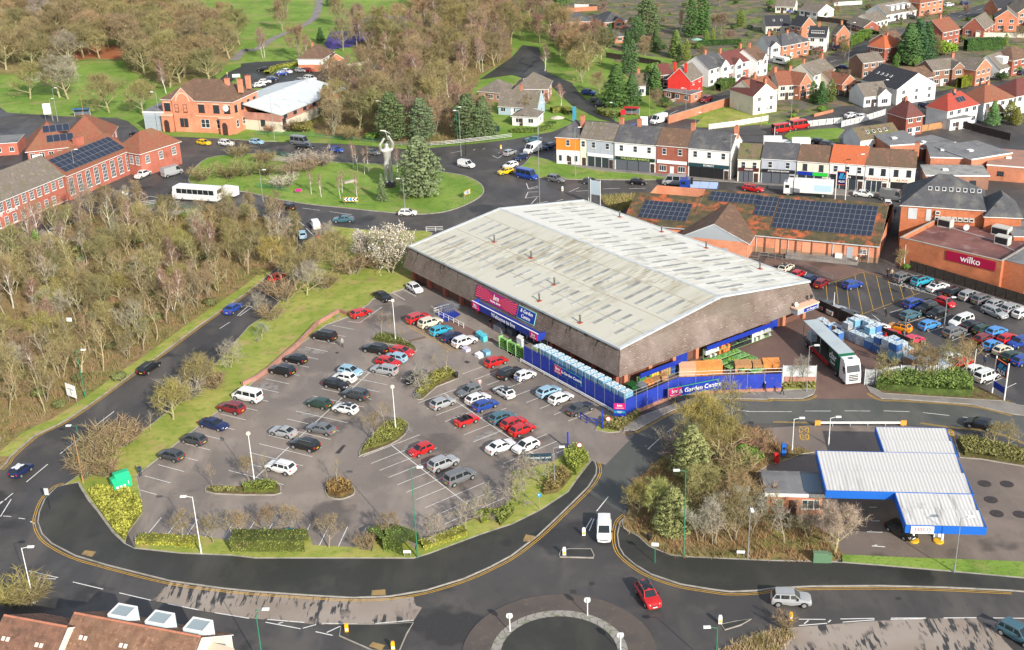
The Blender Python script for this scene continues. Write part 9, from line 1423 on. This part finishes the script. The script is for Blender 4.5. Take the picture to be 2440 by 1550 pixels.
fence('D0 60,1300 62,1245 200,1222 480,1185 690,1165 690,1200 860,1160 990,1120 1100,1085','white paling fence round the lawn by the red vans',M_trim,1.7,1.9,slat=.24);fence('C0 1850,1222 2100,1190 2405,1140','white paling fence along the waste plot',M_trim,1.5,2.2,slat=.24);fence('C0 885,545 1200,590 1395,625','long timber panel fence along the lawn',M_dwood,1.8,2.);fence('D0 1280,1275 1500,1235 1720,1195','new timber fence below the white semi',M_wood,1.8,2.2);fence('D0 1720,1180 2000,1260 2270,1330','long dark fence behind the yard roofs',M_dwood,2.,2.4);fence('D0 600,900 780,930 1000,965','dark fence with pale posts by the white bungalow',M_dwood,1.9,2.2,pm=M_conc);fence('D0 0,320 200,310','new orange timber fence by the charcoal bungalow',M_wood,1.8,2.2);fence('D0 460,200 700,230 850,270','dark hedge-side fence at the top',M_dwood,1.8,2.4);fence('D0 620,60 880,45','pale fence at the top of the gardens',M_trim,1.5,2.4);fence('C0 590,75 720,80','white fence by the top bungalows',M_trim,1.5,2.4);fence('D0 1950,350 2400,360','pale garden wall fence near the top right',W_pc,1.6,2.6)
for s,lab in(('C2 850,972 843,800','tall blue barrier post by the fence corner'),('C2 525,1165 518,1010','blue barrier post at the entrance hedge')):
 b_,t_=px(s);p=G(*b_);q=MB();q.box(-.12,.12,-.12,.12,0,hgt(b_,t_));e=thing('barrier_post',lab,'post',(p.x,p.y,.05));q.build('post',M_blue,e,uv=False);q=MB();q.box(-.2,.2,-.2,.2,0,.08);q.build('base_plate',M_blue,e,uv=False)
rail('C2 645,885 720,935 840,955','short blue railing at the end of the fence bays',M_blue,1.1,1.6,2,1,r_=.06)
# ---- bins, cabinets, trolleys and goods
M_bin=mat('recycling_green',(.02,.42,.20),.45)
for s,lab,h in(('A2 1160,1510','taller green recycling container with white stickers',2.1),('A3 1130,10','lower green recycling container',1.7)):
 e=thing('recycling_bank',lab,'bin',g1(s),R(35));q=MB();w=1.
 q.add([(-w,-.8,0),(w,-.8,0),(w,.8,0),(-w,.8,0),(-w,-.8,h*.7),(w,-.8,h*.7),(w,.8,h),(-w,.8,h),(-w,.0,h),(w,.0,h)],[(0,1,5,4),(1,2,6,9,5),(2,3,7,6),(3,0,4,8,7),(4,5,9,8),(8,9,6,7)]);q.build('container',M_bin,e,uv=False)
 for k in range(3):q=MB();q.box(-.7+k*.5,-.4+k*.5,-.82,-.8,h*.25,h*.5);q.build('sticker',SIGN_W,e,uv=False)
for s,lab in(('D3 490,705','larger green roadside cabinet by the pavement'),('D3 565,705','smaller green roadside cabinet')):
 big='larger' in lab;e=thing('roadside_cabinet',lab,'cabinet',g1(s),R(-6));w=.85 if big else .35;q=MB();q.box(-w,w,-.3,.3,.1,1.35 if big else 1.1);q.build('cabinet_body',mat('cabinet_green',(.10,.19,.11),.6),e,uv=False);q=MB();q.box(-w-.04,w+.04,-.35,.35,1.35 if big else 1.1,1.43 if big else 1.17).box(-w,w,-.32,.32,0,.1);q.build('lid',mat('cabinet_lid',(.13,.22,.13),.6),e,uv=False)
e=thing('litter_bin','black litter bin on the second planted island','bin',g1('B2 1885,495'),0);q=MB();q.lathe([(.26,0),(.3,.9),(.3,.95),(.1,1.15)],12);q.build('bin_body',M_black,e,uv=False);q=MB();q.box(-.15,.15,-.31,-.25,.8,.95);q.build('opening',m_dark,e,uv=False)
e=thing('litter_bin','black litter bin at the side road junction','bin',g1('C3 1290,500'),0);q=MB();q.lathe([(.26,0),(.3,.9),(.3,.95),(.1,1.15)],12);q.build('bin_body',M_black,e,uv=False)
def trolley_mesh():
 q=MB();
 for z,x0,x1,y in((.45,-.35,.45,.24),(.95,-.45,.5,.3)):
  for sy in(1,-1):q.tube((x0,sy*y,z),(x1,sy*y,z),.015,n=4)
  q.tube((x0,-y,z),(x0,y,z),.015,n=4).tube((x1,-y,z),(x1,y,z),.015,n=4)
 for k in range(7):
  t=k/6
  for sy in(1,-1):q.tube((-.35+.8*t,sy*.24,.45),(-.45+.95*t,sy*.3,.95),.01,n=3)
 for sx in(-.35,.4):
  for sy in(1,-1):q.tube((sx,sy*.2,.05),(sx,sy*.24,.45),.015,n=4)
 return q.mesh('basket',M_steel,uv=False)
TM=trolley_mesh();q=MB();q.tube((-.55,-.3,1.02),(-.55,.3,1.02),.025);HM=q.mesh('handle',SIGN_B,uv=False)
def trolley(p,rz,lab,grp=None):e=thing('shopping_trolley',lab,'trolley',(p.x,p.y,.12),rz,grp);link('basket',TM,e);link('handle',HM,e)
for r_ in range(4):
 for k in range(7):trolley(sw(16.6+r_*.8,-4.6+k*.42),SA+math.pi/2,'shopping trolley nested in the rows by the entrance','trolleys in the trolley park')
trolley(g1('B2 1440,1030'),R(30),'lone trolley on the corner of the lamp post island');trolley(g1('B2 1520,700'),R(50),'lone trolley at the tip of the second island');trolley(g1('B1 765,1480'),R(100),'lone trolley by the end of the brick wall')
rail('R1 455,1385 640,1330','white rail at the top of the trolley park',M_trim,.9,1.5,2,1);rail('R1 455,1385 800,1560','white rail along the front of the trolley park',M_trim,.9,1.5,2,1)
P=gp('R1 470,1390 650,1330 760,1400 600,1490');q=MB();q.poly([(p.x,p.y,.115)for p in P]);tag(q.build('ground_graphic',SIGN_B,uv=False),'blue floor graphic in the trolley park',kind='structure')
M_tq=mat('turquoise_box',(.10,.52,.62),.5)
for s,lab,m,w,d,h in(('R3 60,700','turquoise stacked crates by the entrance',M_tq,1.1,.8,1.2),('R3 10,660','turquoise crates with bottles behind the first stack',M_tq,1.,.8,1.),('B2 1975,225','low white and purple display table',mat('lilac',(.55,.5,.62),.6),1.3,.9,.6),('B2 2095,280','white boxed display nearest the red car',SIGN_W,1.2,.9,.7),('B2 2165,255','pale blue boxed display beside the white one',M_wrap,1.1,.9,.8),('R3 380,810','yellow tub display on the outdoor rack',mat('tub_yellow',(.75,.5,.02),.5),1.,.7,1.6),('R3 480,740','white slatted furniture stack at the canopy',M_trim,1.4,.5,1.8),('R3 240,590','grey garden furniture display under the canopy',mat('furn_grey',(.2,.2,.22),.6),2.2,1.,1.2),('R3 380,620','dark garden furniture under the canopy',M_shut,1.6,1.,1.2)):
 p=sl(g1(s,h*.5));stockbox(p.x,p.y,w,d,h,m,lab)
e=thing('plant_rack','green tiered rack of plants in front of the blue fence','rack',sw(36.8,-5.6,.1),SA);q=MB()
for k in range(5):q.box(0,7.,-.25+k*.05,.35+k*.05,.25+k*.38,.3+k*.38)
for x in(0,2.3,4.6,6.95):q.box(x,x+.06,-.3,.6,0,2.1)
q.build('rack_frame',M_grn,e,uv=False);q=MB()
for k in range(90):x,z=rr.uniform(.1,6.9),.3+rr.randrange(5)*.38;q.add([(x-.12,-.2,z),(x+.12,-.2,z),(x+.12,.2,z),(x-.12,.2,z),(x,0,z+.3)],[(0,1,4),(1,2,4),(2,3,4),(3,0,4)])
q.build('plants',M_leaf2,e,uv=False)
e=thing('play_boat','small yellow and teal plastic seat in the front bays','seat',g1('B3 360,450')+Vector((0,0,.05)),R(8));q=MB();q.add([(-1.2,-.4,.05),(.9,-.4,.05),(.9,.4,.05),(-1.2,.4,.05),(-1.3,-.5,.45),(1.1,-.5,.5),(1.1,.5,.5),(-1.3,.5,.45),(1.3,-.1,1.5),(1.3,.1,1.5)],[(0,1,5,4),(2,3,7,6),(3,0,4,7),(1,2,6,9,8,5),(0,3,2,1)]);q.build('hull',mat('boat_yellow',(.75,.6,.12),.5),e,uv=False);q=MB();q.box(-1.,.0,-.35,.35,.4,.9);q.build('seat_back',mat('boat_teal',(.03,.16,.16),.5),e,uv=False)
for s,lab,c in(('C0 430,1180','pale parasol in the pub garden',(.55,.5,.4)),('C0 1735,430','green garden parasol among the houses',(.25,.45,.35))):
 e=thing('parasol',lab,'parasol',g1(s),0);q=MB();q.tube((0,0,0),(0,0,2.5),.05);q.build('pole',M_wood,e,uv=False);q=MB();q.add([(2.*math.cos(k*math.pi/4),2.*math.sin(k*math.pi/4),2.1)for k in range(8)]+[(0,0,2.7)],[(k,(k+1)%8,8)for k in range(8)]);q.build('canopy',mat('parasol'+lab[:4],c,.8),e,uv=False)
e=thing('stone_block','grey stone memorial block on the island','stone',g1('B1 885,190'),R(25));q=MB();q.add([(-1.6,-.5,0),(1.6,-.5,0),(1.6,.5,0),(-1.6,.5,0),(-1.5,-.4,.5),(1.5,-.4,.8),(1.5,.4,.8),(-1.5,.4,.5)],[(0,1,5,4),(1,2,6,5),(2,3,7,6),(3,0,4,7),(4,5,6,7)]);q.build('block',M_conc,e,uv=False)
# ---- people
def figure(J,E,sub=2):
 """one continuous skinned body from joints (x, y, z, radius) and bones"""
 me=bpy.data.meshes.new('body');me.from_pydata([j[:3]for j in J],E,[]);o=bpy.data.objects.new('tmp',me);COL.objects.link(o);o.modifiers.new('s','SKIN');o.modifiers.new('d','SUBSURF').levels=sub
 for v,j in zip(me.skin_vertices[0].data,J):v.radius=j[3:5]if len(j)>4 else(j[3],j[3])
 me.skin_vertices[0].data[0].use_root=True;dg=bpy.context.evaluated_depsgraph_get();out=bpy.data.meshes.new_from_object(o.evaluated_get(dg));bpy.data.objects.remove(o);return out
def body(st=.0,lean=.0,arm=.1):
 J=[(0,0,.95,.15,.12),(0,lean*.3,1.15,.15,.12),(0,lean*.7,1.38,.18,.12),(0,lean,1.50,.07),(0,lean*1.2+.02,1.60,.095,.1),(0,lean*1.3+.02,1.72,.085,.09)];E=[(0,1),(1,2),(2,3),(3,4),(4,5)]
 for s in(1,-1):
  n=len(J);y=st*s;J+=[(s*.10,0,.88,.10),(s*.11,y*.5+.03,.50,.065),(s*.11,y,.10,.045),(s*.12,y+.14,.04,.04)];E+=[(0,n),(n,n+1),(n+1,n+2),(n+2,n+3)]
  m=len(J);a=-y*.8;J+=[(s*.21,lean*.7,1.40,.07),(s*.26,lean*.5+a*.5,1.12,.05),(s*.25,lean*.5+a+arm,.88,.04),(s*.24,lean*.5+a+arm+.04,.80,.045)];E+=[(2,m),(m,m+1),(m+1,m+2),(m+2,m+3)]
 me=figure(J,E,1)
 for k in range(5):me.materials.append(M_black)
 for p in me.polygons:
  c=p.center;p.material_index=4 if c.z<.09 else(1 if c.z<.86 and abs(c.x)<.2 else(2 if c.z<.84 and abs(c.x)>=.2 else(0 if c.z<1.47 else(3 if c.z>1.66 or c.y<lean-.02 else 2))))
 me.polygons.foreach_set('use_smooth',[True]*len(me.polygons));return me
BM=[body(.28),body(.02),body(.1,.35,.3)];SKIN=mat('skin',(.50,.30,.22),.6);CLO={}
def clo(c):return mat('cloth_%d_%d_%d'%tuple(int(x*99)for x in c),c,.9)
def person(s,lab,coat,legs,hair=(.05,.035,.025),pose=0,rz=.0):
 p=g1(s,.0);e=tag(link('person',BM[pose],None,(p.x,p.y,.12),rz),lab,'person')
 for k,m in enumerate((clo(coat),clo(legs),SKIN,clo(hair),M_black)):e.material_slots[k].link='OBJECT';e.material_slots[k].material=m
for a in(('B2 815,212','person in a grey coat walking across the car park',(.35,.34,.33),(.02,.02,.025),(.5,.45,.4),0,R(60)),('A2 1325,1430','person in dark blue standing at the green bins',(.02,.035,.09),(.03,.04,.08),(.03,.03,.03),2,R(20)),('B2 2105,598','person in a pale pink coat beside the grey hatchback',(.6,.42,.38),(.4,.35,.33),(.3,.2,.12),1,0),('C2 40,555','person in blue beside the small white car',(.05,.09,.2),(.04,.05,.09),(.05,.04,.03),0,R(200)),('D2 130,660','person in black walking on the pavement with a white bag',(.015,.015,.015),(.02,.02,.02),(.03,.02,.02),0,R(270)),('C2 2375,630','person in black with a pink hood at the blue fence',(.02,.02,.02),(.03,.03,.04),(.6,.35,.35),0,R(80)),('D1 1120,1078','person in black at the alley foot, left of the pair',(.015,.015,.017),(.02,.02,.03),(.03,.02,.02),0,R(200)),('D1 1160,1085','person in a tan coat, right of the pair at the alley foot',(.4,.3,.2),(.2,.15,.1),(.35,.3,.25),0,R(200)),('D1 1275,1240','person in black crossing the yellow bays',(.02,.02,.022),(.03,.03,.035),(.03,.02,.02),0,R(240)),('D1 1110,1455','person in black bending by the trolley rail',(.02,.02,.02),(.03,.03,.04),(.03,.02,.02),2,R(90)),('D1 825,960','person in a cream top outside the food store',(.6,.55,.45),(.1,.1,.1),(.4,.3,.2),1,0),('D1 912,945','person in dark clothes outside the food store door',(.05,.05,.06),(.03,.03,.04),(.04,.03,.02),1,0),('D1 1190,510','person in blue walking up the alley',(.03,.08,.2),(.03,.03,.05),(.04,.03,.02),0,R(10)),('D1 1080,712','person in grey by the alley wall',(.4,.4,.42),(.3,.3,.3),(.3,.3,.3),1,0),('X 1988,1035','person in dark blue between the supermarket cars',(.03,.05,.1),(.03,.03,.04),(.4,.3,.2),0,R(150)),('R3 140,585','person in black at the store entrance',(.02,.02,.02),(.25,.05,.06),(.03,.02,.02),1,R(200))):person(*a)
# ---- steel statue on the island
stl=mat('statue_steel',(.50,.48,.45),.38,.5,.45,layers=[((.45,.44,.41),3,.45,.65)],bump=(14,.5,.05));J=[(0,0,5.6,.62,.5),(0,0,7.,.72,.55),(0,0,8.5,.95,.65),(0,0,9.3,.36),(0,.05,9.8,.45,.5),(0,.05,10.5,.42,.45)];E=[(0,1),(1,2),(2,3),(3,4),(4,5)]
for s in(1,-1):n=len(J);J+=[(s*.42,0,5.2,.52),(s*.45,.1,3.2,.40),(s*.45,-.05,1.2,.32),(s*.5,-.4,.85,.26)];E+=[(0,n),(n,n+1),(n+1,n+2),(n+2,n+3)]
n=len(J);J+=[(1.1,0,8.9,.36),(1.15,-.3,10.4,.28),(.5,-.3,12.,.22),(.4,-.3,12.3,.2),(-1.1,0,8.9,.36),(-1.35,-.3,10.2,.28),(-.5,-.35,11.6,.22),(-.4,-.35,11.9,.2)];E+=[(2,n),(n,n+1),(n+1,n+2),(n+2,n+3),(2,n+4),(n+4,n+5),(n+5,n+6),(n+6,n+7)]
me=figure(J,E);me.materials.clear();me.materials.append(stl);me.polygons.foreach_set('use_smooth',[True]*len(me.polygons));e=thing('statue','tall steel statue of a figure raising a pick on the island','statue',g1('B1 1255,225')+Vector((0,0,.1)),R(20));o=link('figure',me,e);o.scale=(1.25,1.25,1)
q=MB();q.tube((.45,-.3,11.2),(-.1,-.3,13.4),.1,n=8).tube((-1.3,-.3,13.7),(-.1,-.3,13.4),.06,.14,8).tube((-.1,-.3,13.4),(1.2,-.3,12.5),.14,.05,8);q.build('pick',stl,e,uv=False);q=MB();q.lathe([(1.6,0),(1.5,.8),(1.3,.9)],14);q.build('plinth',mat('plinth_dark',(.06,.055,.05),.8),e,uv=False)
